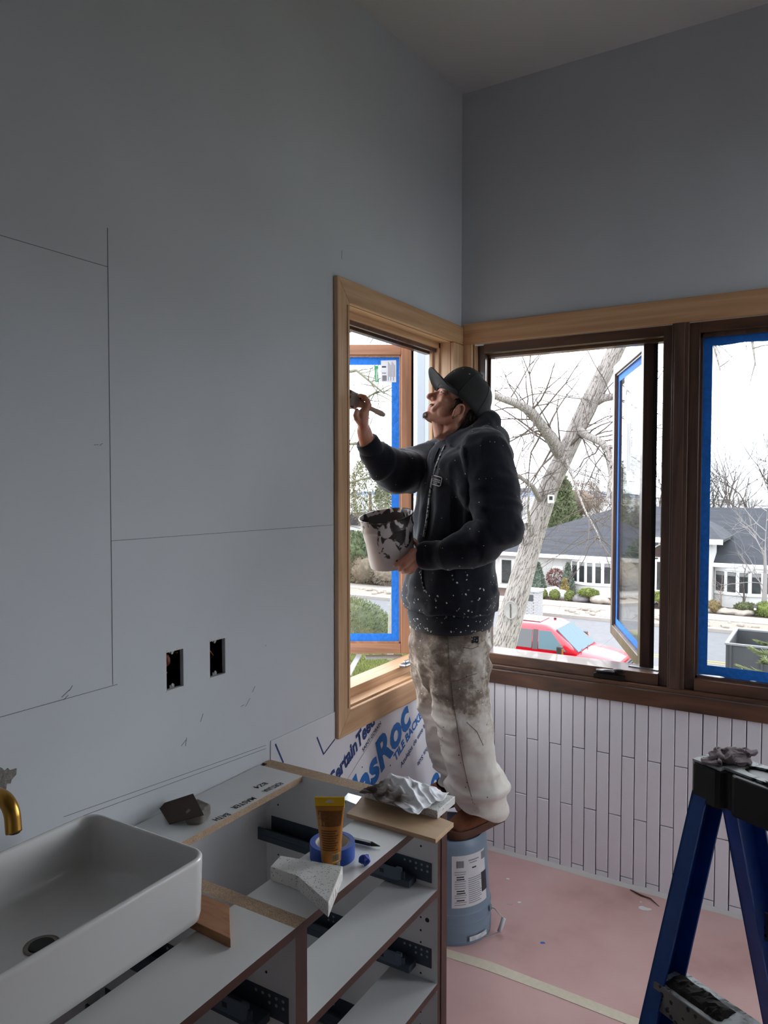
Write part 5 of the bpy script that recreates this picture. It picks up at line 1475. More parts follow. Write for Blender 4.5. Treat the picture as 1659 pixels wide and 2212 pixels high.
mr = t.nodes.new('ShaderNodeMapRange'); mr.inputs['From Min'].default_value = kneeL.z - PO.z - .06; mr.inputs['From Max'].default_value = LL[0].z - PO.z - .10; mr.inputs['To Min'].default_value = -.17; mr.inputs['To Max'].default_value = .07
t.links.new(sp.outputs['Z'], mr.inputs['Value'])
ad = t.nodes.new('ShaderNodeMath'); ad.operation = 'ADD'; t.links.new(n1.outputs['Fac'], ad.inputs[0]); t.links.new(mr.outputs[0], ad.inputs[1])
r = ramp(t, [(.40, rgb((216, 210, 202))), (.50, rgb((190, 180, 168))), (.56, rgb((136, 122, 110))), (.68, rgb((92, 82, 74)))])
t.links.new(ad.outputs[0], r.inputs['Fac'])
col = r.outputs['Color']
col = flecks(col, 75, .20, .955, (72, 64, 60)); col = flecks(col, 90, .20, .93, (228, 226, 222))
t.links.new(col, b.inputs['Base Color']); b.inputs['Roughness'].default_value = .9
bp = t.nodes.new('ShaderNodeBump'); bp.inputs['Strength'].default_value = .2; bp.inputs['Distance'].default_value = .003
t.links.new(n1.outputs['Fac'], bp.inputs['Height']); t.links.new(bp.outputs['Normal'], b.inputs['Normal'])
M['canvas'] = m
trou = finish(me, 'trousers', M['canvas'], person, PO, wt)
bpy.context.view_layer.update()
def drape_t(px, py, lift=.002):
    d = ray(px, py).normalized(); o_ = CAM - trou.matrix_world.translation
    hit, loc, nr, ix = trou.ray_cast(o_, d)
    return (loc + trou.matrix_world.translation - d*lift) if hit else None
def dense(pts, k=6): return [(a[0]+(b[0]-a[0])*i/k, a[1]+(b[1]-a[1])*i/k) for a, b in zip(pts, pts[1:]) for i in range(k)] + [pts[-1]]
seam = [drape_t(x, y, .0006) for (x, y) in dense(((968, 1362), (969, 1400), (972, 1440), (976, 1480), (980, 1520), (986, 1560), (992, 1600), (999, 1640), (1010, 1690), (1022, 1735)))]
seam = [p for p in seam if p]
if len(seam) > 3: part(MB().tube(seam, .0012, 6), 'side_seam', plain('grey_stitching', (104, 96, 88), .9), trou, True)
for pts_ in (((1000, 1398), (1018, 1402), (1034, 1396)), ((975, 1472), (992, 1470), (1008, 1462), (1030, 1455)), ((1008, 1560), (1030, 1580), (1044, 1610))):
    sg = [drape_t(x, y, .0006) for (x, y) in dense(pts_)]; sg = [p for p in sg if p]
    if len(sg) > 1: part(MB().tube(sg, .0011, 6), 'pocket_seam', bpy.data.materials['grey_stitching'], trou, True)
wc_ = drape_t(1026, 1382, .002)
if wc_: part(MB().obox(wc_, RT*.013, UP*.012, FW*.0008), 'waist_label', speckle('dark_printed_label', (40, 40, 42), (170, 168, 160), 150, .35, .3, .7, 20), trou)

# shoes
def shoe(heel, dirv, name):
    D_ = dirv.normalized(); S_ = Vector((-D_.y, D_.x, 0)); z = BH + .0015
    def sp_(d, s, h): return heel + D_*d + S_*s + Z3*h
    # outline of the sole
    out = [(.0, .0), (.002, .022), (.02, .034), (.08, .036), (.15, .043), (.205, .047), (.25, .040), (.278, .022), (.285, 0)]
    outline = [(d, s) for d, s in out] + [(d, -s*.94) for d, s in reversed(out[1:-1])]
    base = Vector((heel.x, heel.y, 0))
    def ring(k, h): return [Vector((0,0,z+h)) + base + D_*(.14 + (d-.14)*k) + S_*(s*k) for d, s in outline]
    root = None
    mb = MB(); loft(mb, [ring(.97, 0), ring(1.0, .004), ring(1.02, .026), ring(1.0, .030)])
    up = MB()
    base3 = base + Vector((0,0,z))
    def q(d, s, h): return base3 + D_*d + S_*s + Z3*h
    up.tube([q(.035, 0, .045), q(.09, 0, .052), q(.15, .0, .050), q(.21, 0, .042), q(.25, 0, .036)], [(.035, .042), (.038, .048), (.042, .046), (.045, .030), (.036, .020)], 20, rnd=True, ref=S_)
    up.tube([q(.045, 0, .05), q(.055, 0, .105)], [(.034, .038), (.037, .045)], 16, rnd=True, ref=S_)
    up.tube([q(.12, 0, .075), q(.17, 0, .062)], [(.022, .016), (.022, .012)], 12, rnd=True, ref=S_)
    me_ = voxel(up, .0045, 3)
    for v in me_.vertices: v.co.z = max(v.co.z, z + .012)
    so = finish(me_, 'shoe', M['suede'], person, PO)
    part(mb, 'sole', M['gum'], so, True).modifiers.new('e', 'EDGE_SPLIT').split_angle = math.radians(50)
    for k in range(5):
        d = .105 + .022*k; h = .088 - .010*k
        part(MB().tube([q(d-.006, .026, h-.014), q(d, .012, h+.002), q(d+.006, -.006, h+.005), q(d+.012, -.024, h-.010)], .0028, 7, rnd=True), 'lace', M['lace'], so, True)
        part(MB().tube([q(d-.006, -.026, h-.014), q(d, -.012, h+.003), q(d+.006, .006, h+.006), q(d+.012, .024, h-.010)], .0028, 7, rnd=True), 'lace', M['lace'], so, True)
    st = [q(d, s*1.0, .034) for d, s in outline if s >= 0]
    return so
M['suede'] = plain('brown_suede', (112, 66, 42), .9, noise_amt=.22, scale=40, bump=.2)
M['gum'] = plain('dark_gum_sole', (84, 50, 34), .7, noise_amt=.2, scale=30)
M['lace'] = plain('tan_lace', (158, 98, 66), .85)
hz_ = lambda lat, d: Vector((CAM.x, CAM.y, 0)) + Vector((FW.x, FW.y, 0)).normalized()*d + RT*lat
shoe(hz_(.452, 2.80), hz_(.22, 2.615) - hz_(.452, 2.80), 'left')
shoe(hz_(.345, 2.965), hz_(.10, 2.83) - hz_(.345, 2.965), 'right')

# ------------------------------------------------------------------ brush in the right hand
brt = thing('paint_brush', 'angled paint brush held against the window jamb', 'brush', at(790, 880, 2.60))
bh, bt_ = at(762, 864, 2.610), at(829, 896, 2.625)
bd = (bh - bt_).normalized()
bw = (UP - bd*UP.dot(bd)).normalized(); bn = bd.cross(bw)
mb = MB().tube([bt_, bt_ + bd*.01, bt_.lerp(bh, .35), bt_.lerp(bh, .62), bt_.lerp(bh, .80)], [(.0075, .006), (.0105, .007), (.008, .006), (.010, .007), (.018, .008)], 14, rnd=True, ref=bw)
part(mb, 'handle', wood('pale_brush_handle', (206, 186, 172), (184, 158, 142), (30, 30, 30), .5), brt, True)
f0 = bt_.lerp(bh, .80)
mb = MB().tube([f0, f0 + bd*.042], [(.028, .0085), (.030, .0095)], 24, ref=bw); part(mb, 'ferrule', speckle('paint_smeared_ferrule', (150, 152, 156), (54, 52, 52), 60, .5, .22, .4, 20, (186, 188, 190)), brt, True)
mb = MB(); random.seed(30)
for k in range(220):
    a, c2 = random.uniform(-.028, .028), random.uniform(-.008, .008)
    p = f0 + bd*.040 + bw*a + bn*c2
    q = p + bd*(.046 + .014*a/.028 + random.uniform(-.003, .002)) + bw*(a*.12) + bn*(-c2*.5)
    mb.tube([p, q], [.0012, .0007], 4)
o = part(mb, 'bristles', plain('dark_wet_bristles', (66, 52, 48), .5), brt); o['kind'] = 'stuff'

# ------------------------------------------------------------------ small paint pail in the left hand
pt, pb_ = at(846.5, 1115, 2.675), at(850, 1213, 2.690)
PA = (pt - pb_).normalized()
# tip the mouth a little towards the room and to the left
PA = (PA + (-Vector((FW.x, FW.y, 0)).normalized())*.15 + RT*(-.10)).normalized()
PH = .186
P0 = at(848, 1219, 2.690)
PUx = (RT - PA*RT.dot(PA)).normalized(); PVx = PA.cross(PUx)
sp_l = thing('paint_pail', 'small white pail smeared with dark paint in his left hand', 'pail', P0)
m, t, b = nt('paint_smeared_pail')
tc = t.nodes.new('ShaderNodeTexCoord'); n1 = t.nodes.new('ShaderNodeTexNoise'); n1.inputs['Scale'].default_value = 24; n1.inputs['Detail'].default_value = 4; n1.inputs['Distortion'].default_value = .8
mp = t.nodes.new('ShaderNodeMapping'); mp.inputs['Scale'].default_value = (1, 1, .75); t.links.new(tc.outputs['Object'], mp.inputs['Vector']); t.links.new(mp.outputs['Vector'], n1.inputs['Vector'])
dt = t.nodes.new('ShaderNodeVectorMath'); dt.operation = 'DOT_PRODUCT'; dt.inputs[1].default_value = tuple(PA*1.1 + PUx*.55); t.links.new(tc.outputs['Object'], dt.inputs[0])
ad = t.nodes.new('ShaderNodeMath'); ad.operation = 'ADD'; t.links.new(dt.outputs['Value'], ad.inputs[0]); t.links.new(n1.outputs['Fac'], ad.inputs[1])
r = ramp(t, [(.66, rgb((208, 200, 200))), (.675, rgb((150, 138, 132))), (.70, rgb((52, 44, 42))), (.9, rgb((38, 32, 32)))])
t.links.new(ad.outputs[0], r.inputs['Fac']); t.links.new(r.outputs['Color'], b.inputs['Base Color']); b.inputs['Roughness'].default_value = .4
M['smear'] = m
prof = [(.074, 0), (.080, .001), (.081, .006), (.0905, .132), (.0905, .134), (.094, .136), (.0955, .142), (.0955, .146), (.0935, .150), (.0945, .178), (.098, .180), (.099, .184), (.098, .186), (.095, .185)]
part(MB().lathe(prof + [(.0925, .178), (.0885, .132), (.078, .012), (.06, .008)], P0, 56, (PUx, PVx, PA)), 'pail_body', M['smear'], sp_l, True).modifiers.new('e', 'EDGE_SPLIT').split_angle = math.radians(40)
mb = MB().lathe([(.0915, .172), (.0870, .120), (.0835, .07), (.0834, .068), (.04, .066)], P0 + PA*.0, 48, (PUx, PVx, PA)); 
# dark paint coat inside: pushed in slightly from the wall, wrapping most of the circle
mb = MB(); vs = []; fs = []; nn_ = 40
for i in range(nn_+1):
    a = math.radians(28 + 208*i/nn_)
    top = .178 - .010*abs(math.sin(i*1.7))*(1 if 3 < i < nn_-3 else 3)
    for (rr, h) in ((.0918, top), (.0900, .155), (.0875, .12), (.0835, .06)): vs.append(P0 + PA*h + (PUx*math.cos(a) + PVx*math.sin(a))*(rr-.0006-.0016))
fs = [(i*4+j, i*4+j+1, (i+1)*4+j+1, (i+1)*4+j) for i in range(nn_) for j in range(3)]
mb.add(vs, fs); part(mb, 'inside_paint_coat', plain('dark_brown_paint', (58, 48, 48), .35), sp_l, True)
part(MB().lathe([(.0822, .0), (.0822, .001), (.002, .001)], P0 + PA*.058, 40, (PUx, PVx, PA)), 'paint_surface', bpy.data.materials['dark_brown_paint'], sp_l, True)

# ------------------------------------------------------------------ outdoors: ground, street, yard
G = -4.35
EXT = .42   # outdoor surfaces: real-world albedo against the bright overcast sky
def unlin(c):
    return tuple(255*((12.92*u) if u <= .0031308 else (1.055*u**(1/2.4) - .055)) for u in c)
def ext(col, k=None):
    c = rgb(col); return unlin(tuple(x*(k or EXT) for x in c[:3]))
def plain_o(name, col, *a, **kw):
    return plain(name, ext(col), *a, **kw)
def sstep(a, b_, x):
    t_ = max(0, min(1, (x - a) / (b_ - a))); return t_*t_*(3 - 2*t_)
M['grass'] = plain_o('spring_lawn', (152, 158, 88), .95, noise_amt=.28, scale=6, bump=.4)
M['asphalt'] = plain_o('pale_asphalt', (140, 140, 144), .9, noise_amt=.08, scale=4)
M['concrete'] = plain_o('warm_concrete', (206, 196, 188), .9, noise_amt=.05, scale=3)
M['mulch'] = plain_o('brown_mulch', (104, 78, 66), 1, noise_amt=.3, scale=14, bump=.6)
M['gravel'] = plain_o('tan_gravel', (196, 180, 166), 1, noise_amt=.3, scale=12, bump=.8)
M['earth'] = plain_o('winter_ground', (164, 162, 160), 1, noise_amt=.2, scale=.5)
def slab(name, x0, x1, y0, y1, z0, z1, mat, label):
    o = MB().box(x0, y0, z0, x1, y1, z1).build(name, mat, origin=Vector((0, y0, z0))); return struct(o, label)
street = slab('street', -80, 60, 15.6, 29.0, G-.3, G, M['asphalt'], 'pale grey asphalt street below the house')
for yy in (23.35, 23.65): part(MB().box(-80, yy, G, 60, yy+.11, G+.004), 'centre_line', M['yellow_line'] if 'yellow_line' in M else M.setdefault('yellow_line', plain_o('yellow_road_paint', (214, 180, 92), .8)), street)
slab('kerb', -80, 60, 29.0, 29.35, G-.3, G+.13, M['concrete'], 'concrete kerb on the far side of the street')
slab('verge', -80, 60, 29.35, 31.1, G-.3, G+.11, M['gravel'], 'stony verge between kerb and pavement')
slab('pavement', -80, 60, 31.1, 32.6, G-.3, G+.14, M['concrete'], 'pale concrete pavement across the street')
slab('planting_bed', -80, 60, 32.6, 48, G-.3, G+.12, M['mulch'], 'dark mulch bed in front of the far house')
slab('front_path', -7.4, -5.9, 29.36, 35.4, G-.2, G+.15, M['concrete'], 'concrete path leading to the far front door')
# near yard
def yard_h(x, y):
    s = x + 3.1 + .513*(y - 5.86)
    w = 1 - sstep(-.5, .4, s)
    return G + .02 + (2.65 + .10*noise.noise(Vector((x*.4, y*.4, 0))) - .02*(y-8)) * w * (1 - sstep(12.2, 15.4, y))
mb = MB(); nx, ny = 90, 44; vs = []
for i in range(nx+1):
    for j in range(ny+1):
        x = -38 + 58*i/nx; y = .6 + 15*j/ny; vs.append(Vector((x, y, yard_h(x, y))))
mb.add(vs, [(i*(ny+1)+j, (i+1)*(ny+1)+j, (i+1)*(ny+1)+j+1, i*(ny+1)+j+1) for i in range(nx) for j in range(ny)])
struct(mb.build('lawn', M['grass'], smooth=True, origin=Vector((0, 8, G))), 'green yellow lawn outside the corner window')
random.seed(40); mb = MB()
k = 0
while k < 26000:
    d = random.uniform(10.5, 17); px = random.uniform(735, 905); p = CAM + Vector((FW.x, FW.y, 0)).normalized()*d + RT*((px-829.5)/FPX*d)
    if p.x + 3.1 + .513*(p.y-5.86) > 0: k += 1; continue
    z = yard_h(p.x, p.y); a = random.uniform(0, 6.28); h = random.uniform(.03, .08); w = Vector((math.cos(a), math.sin(a), 0))*.008
    b0 = Vector((p.x, p.y, z)); mb.add([b0-w, b0+w, b0 + Vector((random.uniform(-.03,.03), random.uniform(-.03,.03), h))], [(0,1,2)]); k += 1
gr = mb.build('lawn_grass', plain_o('grass_blades', (158, 168, 92), .9, noise_amt=.25, scale=3), origin=Vector((-6, 9, -1.7))); gr['kind'] = 'stuff'; tag(gr, 'short spring grass on the lawn below the left window', 'grass')
far = MB().box(-900, 48, G-1.0, 700, 300, G-.4); struct(far.build('far_ground', M['earth'], origin=Vector((0, 48, G))), 'winter ground behind the far houses')
sd_ = MB().box(-300, .6, G-1.2, -38, 48, G-.02); struct(sd_.build('side_ground', M['earth'], origin=Vector((-100, 20, G))), 'ground beyond the lawn')
sd_ = MB().box(20, -30, G-1.2, 300, 15.6, G-.02); struct(sd_.build('side_ground', M['earth'], origin=Vector((100, 0, G))), 'ground to the right of the house')
sd_ = MB().box(-300, -60, G-1.2, 20, .6, G-.02); struct(sd_.build('side_ground', M['earth'], origin=Vector((0, -30, G))), 'ground behind the house')
# valley and hills, distance haze put into their base colours
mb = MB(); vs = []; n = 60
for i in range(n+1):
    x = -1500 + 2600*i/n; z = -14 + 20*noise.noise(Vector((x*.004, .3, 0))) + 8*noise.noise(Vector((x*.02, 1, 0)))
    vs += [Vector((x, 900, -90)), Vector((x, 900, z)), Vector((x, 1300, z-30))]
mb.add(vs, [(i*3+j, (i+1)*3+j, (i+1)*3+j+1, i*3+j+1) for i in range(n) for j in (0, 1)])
struct(mb.build('hills', plain_o('haze_tinted_hills', (160, 172, 196), 1, noise_amt=.06, scale=.02), smooth=True, origin=Vector((0, 900, -90))), 'pale blue grey hills on the horizon')
mb = MB().box(-1500, 300, -60, 1200, 900, -40); struct(mb.build('valley', plain_o('haze_tinted_valley', (150, 158, 172), 1, noise_amt=.15, scale=.03), origin=Vector((0, 300, -60))), 'valley floor with haze in its colour beyond the street')

# ------------------------------------------------------------------ plants
def blades(mb, n, sample, size, slim=.35, up_=.3, mi=0):
    for _ in range(n):
        p, nr = sample()
        d = (nr + Vector((random.uniform(-1,1), random.uniform(-1,1), random.uniform(-1,1)))*.8 + Vector((0,0,up_))).normalized()
        s = d.orthogonal().normalized(); s = (s*math.cos(random.uniform(0,3)) + d.cross(s)*math.sin(random.uniform(0,3)))
        L_ = size*random.uniform(.6, 1.3)
        mb.add([p - s*L_*slim, p + s*L_*slim, p + d*L_], [(0,1,2)], mi)
def ell_sampler(c, rx, ry, rz, low=-.2, shell=.75):
    c = Vector(c)
    def f():
        while True:
            v = Vector((random.gauss(0,1), random.gauss(0,1), random.gauss(0,1))).normalized()
            if v.z > low: break
        k = random.uniform(shell, 1)
        return c + Vector((v.x*rx*k, v.y*ry*k, v.z*rz*k)), v
    return f
def cone_sampler(c, r, h, pw=.8):
    c = Vector(c)
    def f():
        t_ = random.random()**1.4; a = random.uniform(0, 6.283); prof = math.sin(min(1, t_*6+.35)*1.5708)*(1-t_)**pw
        rr = r*prof*random.uniform(.75, 1.05)
        return c + Vector((rr*math.cos(a), rr*math.sin(a), t_*h)), Vector((math.cos(a), math.sin(a), .5)).normalized()
    return f
LEAF = {}
def leafmat(key, col, var=.3):
    if key not in LEAF: LEAF[key] = plain_o(key, col, .85, noise_amt=var, scale=4)
    return LEAF[key]
def bush(name, label, cat, c, rx, ry, rz, n, size, mat, core, low=-.2, stem=None, group=None, kind='ell', slim=.35, coremat=None):
    r = thing(name, label, cat, Vector(c) - Vector((0, 0, rz if kind == 'ell' else 0)), group)
    random.seed(int(abs(c[0])*100) % 9973)
    mb = MB()
    smp = ell_sampler(c, rx, ry, rz, low) if kind == 'ell' else cone_sampler(c, rx, rz)
    blades(mb, n, smp, size, slim)
    part(mb, 'foliage', mat, r)
    if core:
        mb = MB()
        if kind == 'ell': mb.ell(c, rx*core, ry*core, rz*core, n=14, m=8).jitter(.12*rx, 3/rx)
        else: mb.tube([Vector(c) + Vector((0,0,.02*rz)), Vector(c) + Vector((0,0,.25*rz)), Vector(c) + Vector((0,0,.7*rz)), Vector(c) + Vector((0,0,rz*.95))], [rx*core*.7, rx*core*.8, rx*core*.4, .02], 10)
        part(mb, 'inner_branches', coremat or mat, r, True)
    if stem:
        mb = MB().tube([stem[0], stem[1]], [stem[2], stem[2]*.7], 8); part(mb, 'stem', leafmat('shrub_stem', (132, 108, 92)), r, True)
    return r
g_jun = leafmat('juniper_green', (140, 150, 100), .35)
jc = at(742, 1390, 16.5)
bush('juniper', 'large rounded juniper mound on the lawn below the left window', 'shrub', (jc.x, jc.y, -1.76), 1.18, 1.12, .86, 15000, .065, g_jun, .93, -.05, slim=.16, coremat=leafmat('juniper_core', (98, 108, 74)))

TRUNK_D = (at(1268, 880, 9.2) - at(1092, 1370, 9.55)).normalized()
def bark(name, light, dark, sc=(17, 17, 1.7), bump=.8):
    m, t, b = nt(name)
    tc = t.nodes.new('ShaderNodeTexCoord'); mp = t.nodes.new('ShaderNodeMapping'); mp.inputs['Scale'].default_value = sc
    m0 = t.nodes.new('ShaderNodeMapping')
    m0.inputs['Rotation'].default_value = tuple(TRUNK_D.rotation_difference(Vector((0,0,1))).to_euler())
    nz = t.nodes.new('ShaderNodeTexNoise'); nz.inputs['Scale'].default_value = 2.0; nz.inputs['Detail'].default_value = 4
    ad = t.nodes.new('ShaderNodeVectorMath'); ad.operation = 'MULTIPLY_ADD'; ad.inputs[1].default_value = (.9,)*3
    vo = t.nodes.new('ShaderNodeTexVoronoi'); vo.feature = 'DISTANCE_TO_EDGE'; vo.inputs['Scale'].default_value = 2.4
    t.links.new(tc.outputs['Object'], m0.inputs['Vector']); t.links.new(m0.outputs['Vector'], mp.inputs['Vector']); t.links.new(mp.outputs['Vector'], nz.inputs['Vector'])
    t.links.new(nz.outputs['Color'], ad.inputs[0]); t.links.new(mp.outputs['Vector'], ad.inputs[2]); t.links.new(ad.outputs[0], vo.inputs['Vector'])
    r = ramp(t, [(.0, rgb(ext(dark))), (.035, rgb(ext(tuple((a+c)/2 for a, c in zip(light, dark))))), (.09, rgb(ext(light))), (1, rgb(ext(light)))])
    t.links.new(vo.outputs['Distance'], r.inputs['Fac']); t.links.new(r.outputs['Color'], b.inputs['Base Color']); b.inputs['Roughness'].default_value = .95
    bp = t.nodes.new('ShaderNodeBump'); bp.inputs['Strength'].default_value = bump; bp.inputs['Distance'].default_value = .02
    t.links.new(r.outputs['Color'], bp.inputs['Height']); t.links.new(bp.outputs['Normal'], b.inputs['Normal'])
    return m
M['bark'] = bark('furrowed_pale_bark', (206, 198, 192), (104, 92, 88))
M['twig'] = plain_o('grey_brown_twig', (122, 108, 100), .95, noise_amt=.2, scale=5)
M['twig_green'] = plain_o('lichen_green_twig', (150, 148, 124), .95, noise_amt=.2, scale=5)
M['twig_dark'] = plain_o('dark_twig', (116, 104, 98), .95, noise_amt=.2, scale=5)
def grow(mb, p, d, L_, r, lvl, spread=.7, droop=0.0, nseg=5, kids=3, buds=None):
    """wandering branch with side shoots"""
    pts = [p.copy()]; rad = [r]; dd = d.normalized(); nodes = []
    for i in range(nseg):
        dd = (dd + Vector((random.gauss(0,.16), random.gauss(0,.16), random.gauss(0,.14) - droop))).normalized()
        p = p + dd*(L_/nseg); pts.append(p.copy()); rad.append(r*(1 - .72*(i+1)/nseg)); nodes.append((p.copy(), dd.copy(), rad[-1]))
    mb.tube(pts, rad, 6 if lvl > 2 else (4 if lvl > 0 else 3), cap=False)
    if buds is not None and lvl <= 1:
        for (q, d_, r_) in nodes[1::2]: buds.append(q)
    if lvl <= 0: return
    for k in range(kids):
        q, d_, r_ = nodes[min(len(nodes)-1, 1 + int((len(nodes)-1)*random.random()**.8))]
        s = Vector((random.gauss(0,1), random.gauss(0,1), random.gauss(0,.8))).normalized()
        grow(mb, q, (d_*.75 + s*spread), L_*random.uniform(.45, .72), r_*.75, lvl-1, spread, droop, max(3, nseg-1), kids, buds)
def bare_tree(name, label, base, dirs, trunk_pts, trunk_r, seed, lvl=3, L_=2.0, mat=None, tmat=None, droop=0.0, kids=3, spread=.7, group=None, nlimb=8, from_=.35, br=None):
    random.seed(seed)
    r = thing(name, label, 'tree', base, group)
    part(MB().tube(trunk_pts, trunk_r, 14, rnd=True), 'trunk', tmat or M['bark'], r, True)
    for k in range(nlimb):
        f = from_ + (1-from_)*k/max(1, nlimb-1); i = f*(len(trunk_pts)-1); a = int(min(i, len(trunk_pts)-2)); p = Vector(trunk_pts[a]).lerp(Vector(trunk_pts[a+1]), i-a)
        rr = trunk_r[a]*.45
        mb = MB(); s = Vector((random.gauss(0,1), random.gauss(0,1), random.uniform(.2, .9))).normalized()
        grow(mb, p, s + Vector((0,0,.35)), L_*random.uniform(.7, 1.2), (br or rr), lvl, spread, droop, 6, kids)
        part(mb, 'branch', mat or M['twig'], r, True)
    return r
# big leaning tree outside the far window
random.seed(77)
TP = [(1052, 1530, 9.7), (1078, 1430, 9.6), (1092, 1370, 9.55), (1112, 1300, 9.5), (1134, 1220, 9.45), (1156, 1140, 9.4), (1190, 1050, 9.35), (1228, 960, 9.3), (1268, 880, 9.2), (1312, 790, 9.1), (1352, 710, 9.0), (1390, 630, 8.9), (1430, 540, 8.8)]
tp_ = [at(*p) for p in TP]; tr_r = [.178, .170, .162, .155, .146, .136, .122, .112, .106, .100, .094, .085, .075]
lo_ = at(1010, 1640, 9.9); lo_.z = G
big = thing('leaning_tree', 'large bare tree with thick pale leaning trunk outside the window', 'tree', lo_)
mb = MB().tube([lo_] + tp_, [.21] + tr_r, 28)
for v in mb.v: v += noise.noise_vector(v*1.7)*.025 + noise.noise_vector(v*6)*.008
part(mb, 'trunk', M['bark'], big, True)
def limb(pts, rr, seed, lvl=3, kids=6, L_=1.1, mat=None):
    random.seed(seed); P_ = [at(*p) for p in pts]
    mb = MB().tube(P_, rr, 10, rnd=True)
    for v in mb.v: v += noise.noise_vector(v*5)*.008
    b_ = part(mb, 'limb', M['bark'], big, True)
    tw = MB()
    for i in range(1, len(P_)):
        d = (P_[i]-P_[i-1]).normalized()
        for k in range(kids):
            s = Vector((random.gauss(0,1), random.gauss(0,.7), random.gauss(.15,.9))).normalized()
            grow(tw, P_[i-1].lerp(P_[i], random.random()), d*.5 + s, L_*random.uniform(.55, 1.1), max(.006, rr[i]*.22), lvl-1, .8, .02, 5, 4)
    part(tw, 'twigs', M['twig'], b_, True)['kind'] = 'stuff'
limb([(1212, 985, 9.3), (1190, 945, 9.1), (1172, 922, 8.95), (1147, 888, 8.8), (1112, 870, 8.7), (1072, 856, 8.6), (1030, 830, 8.5)], [.085, .075, .066, .056, .05, .042, .03], 5)
limb([(1245, 925, 9.25), (1270, 942, 9.0), (1300, 956, 8.8), (1316, 975, 8.7), (1320, 1030, 8.6), (1310, 1090, 8.5)], [.06, .05, .044, .036, .028, .018], 8, L_=1.0)
limb([(1282, 872, 9.2), (1305, 860, 9.1), (1332, 855, 9.0), (1380, 835, 8.8)], [.055, .048, .042, .03], 12, kids=3)
limb([(1172, 1090, 9.4), (1150, 1050, 9.0), (1110, 1020, 8.8), (1080, 1040, 8.6)], [.04, .03, .022, .014], 15, kids=5, L_=1.0)
limb([(1220, 985, 9.3), (1240, 1040, 8.6), (1262, 1100, 8.3), (1290, 1150, 8.2), (1300, 1180, 8.1)], [.018, .014, .011, .008, .005], 18, kids=6, L_=.9)
limb([(1150, 1175, 9.4), (1140, 1100, 9.0), (1143, 1040, 8.9)], [.022, .016, .008], 21, kids=2, L_=.6)
limb([(1370, 670, 8.95), (1420, 660, 8.4), (1500, 690, 8.0), (1540, 740, 7.8), (1555, 800, 7.7)], [.06, .045, .03, .016, .007], 24, kids=2, L_=.5)
limb([(1390, 620, 8.9), (1500, 600, 8.2), (1600, 660, 7.8), (1625, 740, 7.7), (1632, 790, 7.7)], [.05, .04, .026, .014, .006], 26, kids=2, L_=.5)
# sawn knots
def knot(px, py, d, rx, rz, tilt, name='sawn_knot', mat=None):
    c = at(px, py, d); nrm = (CAM - c).normalized(); nrm = (nrm + RT*tilt).normalized()
    u = Vector((0,0,1)) - nrm*nrm.z; u.normalize(); w = u.cross(nrm)
    mb = MB().lathe([(1.0, -.08), (1.06, 0), (.98, .012), (.9, .004), (.02, .004)], (0,0,0), 24)
    for v in mb.v:
        q = v.copy(); v.xyz = c + w*(q.x*rx) + u*(q.y*rz) + nrm*(q.z)
    kn = part(mb, name, mat or plain_o('grey_sawn_wood', (188, 184, 180), .9, noise_amt=.1, scale=20), big, True)
    ck = MB()
    for k in range(5): ck.obox(c + nrm*.008 + u*(rz*(-.7+.3*k)) + w*(rx*.05*math.sin(k*3)), w*(rx*.09), u*(rz*.17), nrm*.003)
    part(ck, 'crack', plain_o('dark_crack', (96, 88, 84), 1) if 'dark_crack' not in bpy.data.materials else bpy.data.materials['dark_crack'], kn)
knot(1103, 1318, 9.315, .080, .112, .05); knot(1131, 1167, 9.24, .065, .060, -.05, mat=M['bark']); knot(1138, 1137, 9.20, .045, .045, 0, mat=M['bark'])
tb0 = at(1190, 1078, 9.15)
bx_ = thing('trail_camera', 'small white box with dark front fixed to the leaning trunk', 'camera', tb0)
tc_n = (CAM - tb0); tc_n.z = 0; tc_n.normalize()
part(MB().obox(tb0, RT*.040, tc_n*.05, (0,0,.050)), 'housing', M['white_paint'], bx_, bevel=.006); part(MB().obox(tb0 + tc_n*.051 + Vector((0,0,.012)), RT*.022, tc_n*.002, (0,0,.024)), 'dark_panel', M['black'], bx_)

# slim tree on the lawn, left view
bp0 = at(843, 1396, 14.0); bp0.z = yard_h(bp0.x, bp0.y)
bare_tree('slim_tree', 'slim pale young tree on the lawn beside the juniper mound', bp0, None, [bp0, at(845, 1330, 14.0), at(851, 1270, 14.0), at(854, 1220, 14.0), at(858, 1170, 14.0), at(866, 1100, 14.0)], [.065, .055, .048, .04, .032, .02], 51, 2, 1.3, M['twig'], plain_o('smooth_pale_bark', (206, 198, 184), .9, noise_amt=.1, scale=12), kids=4, nlimb=7, from_=.4)
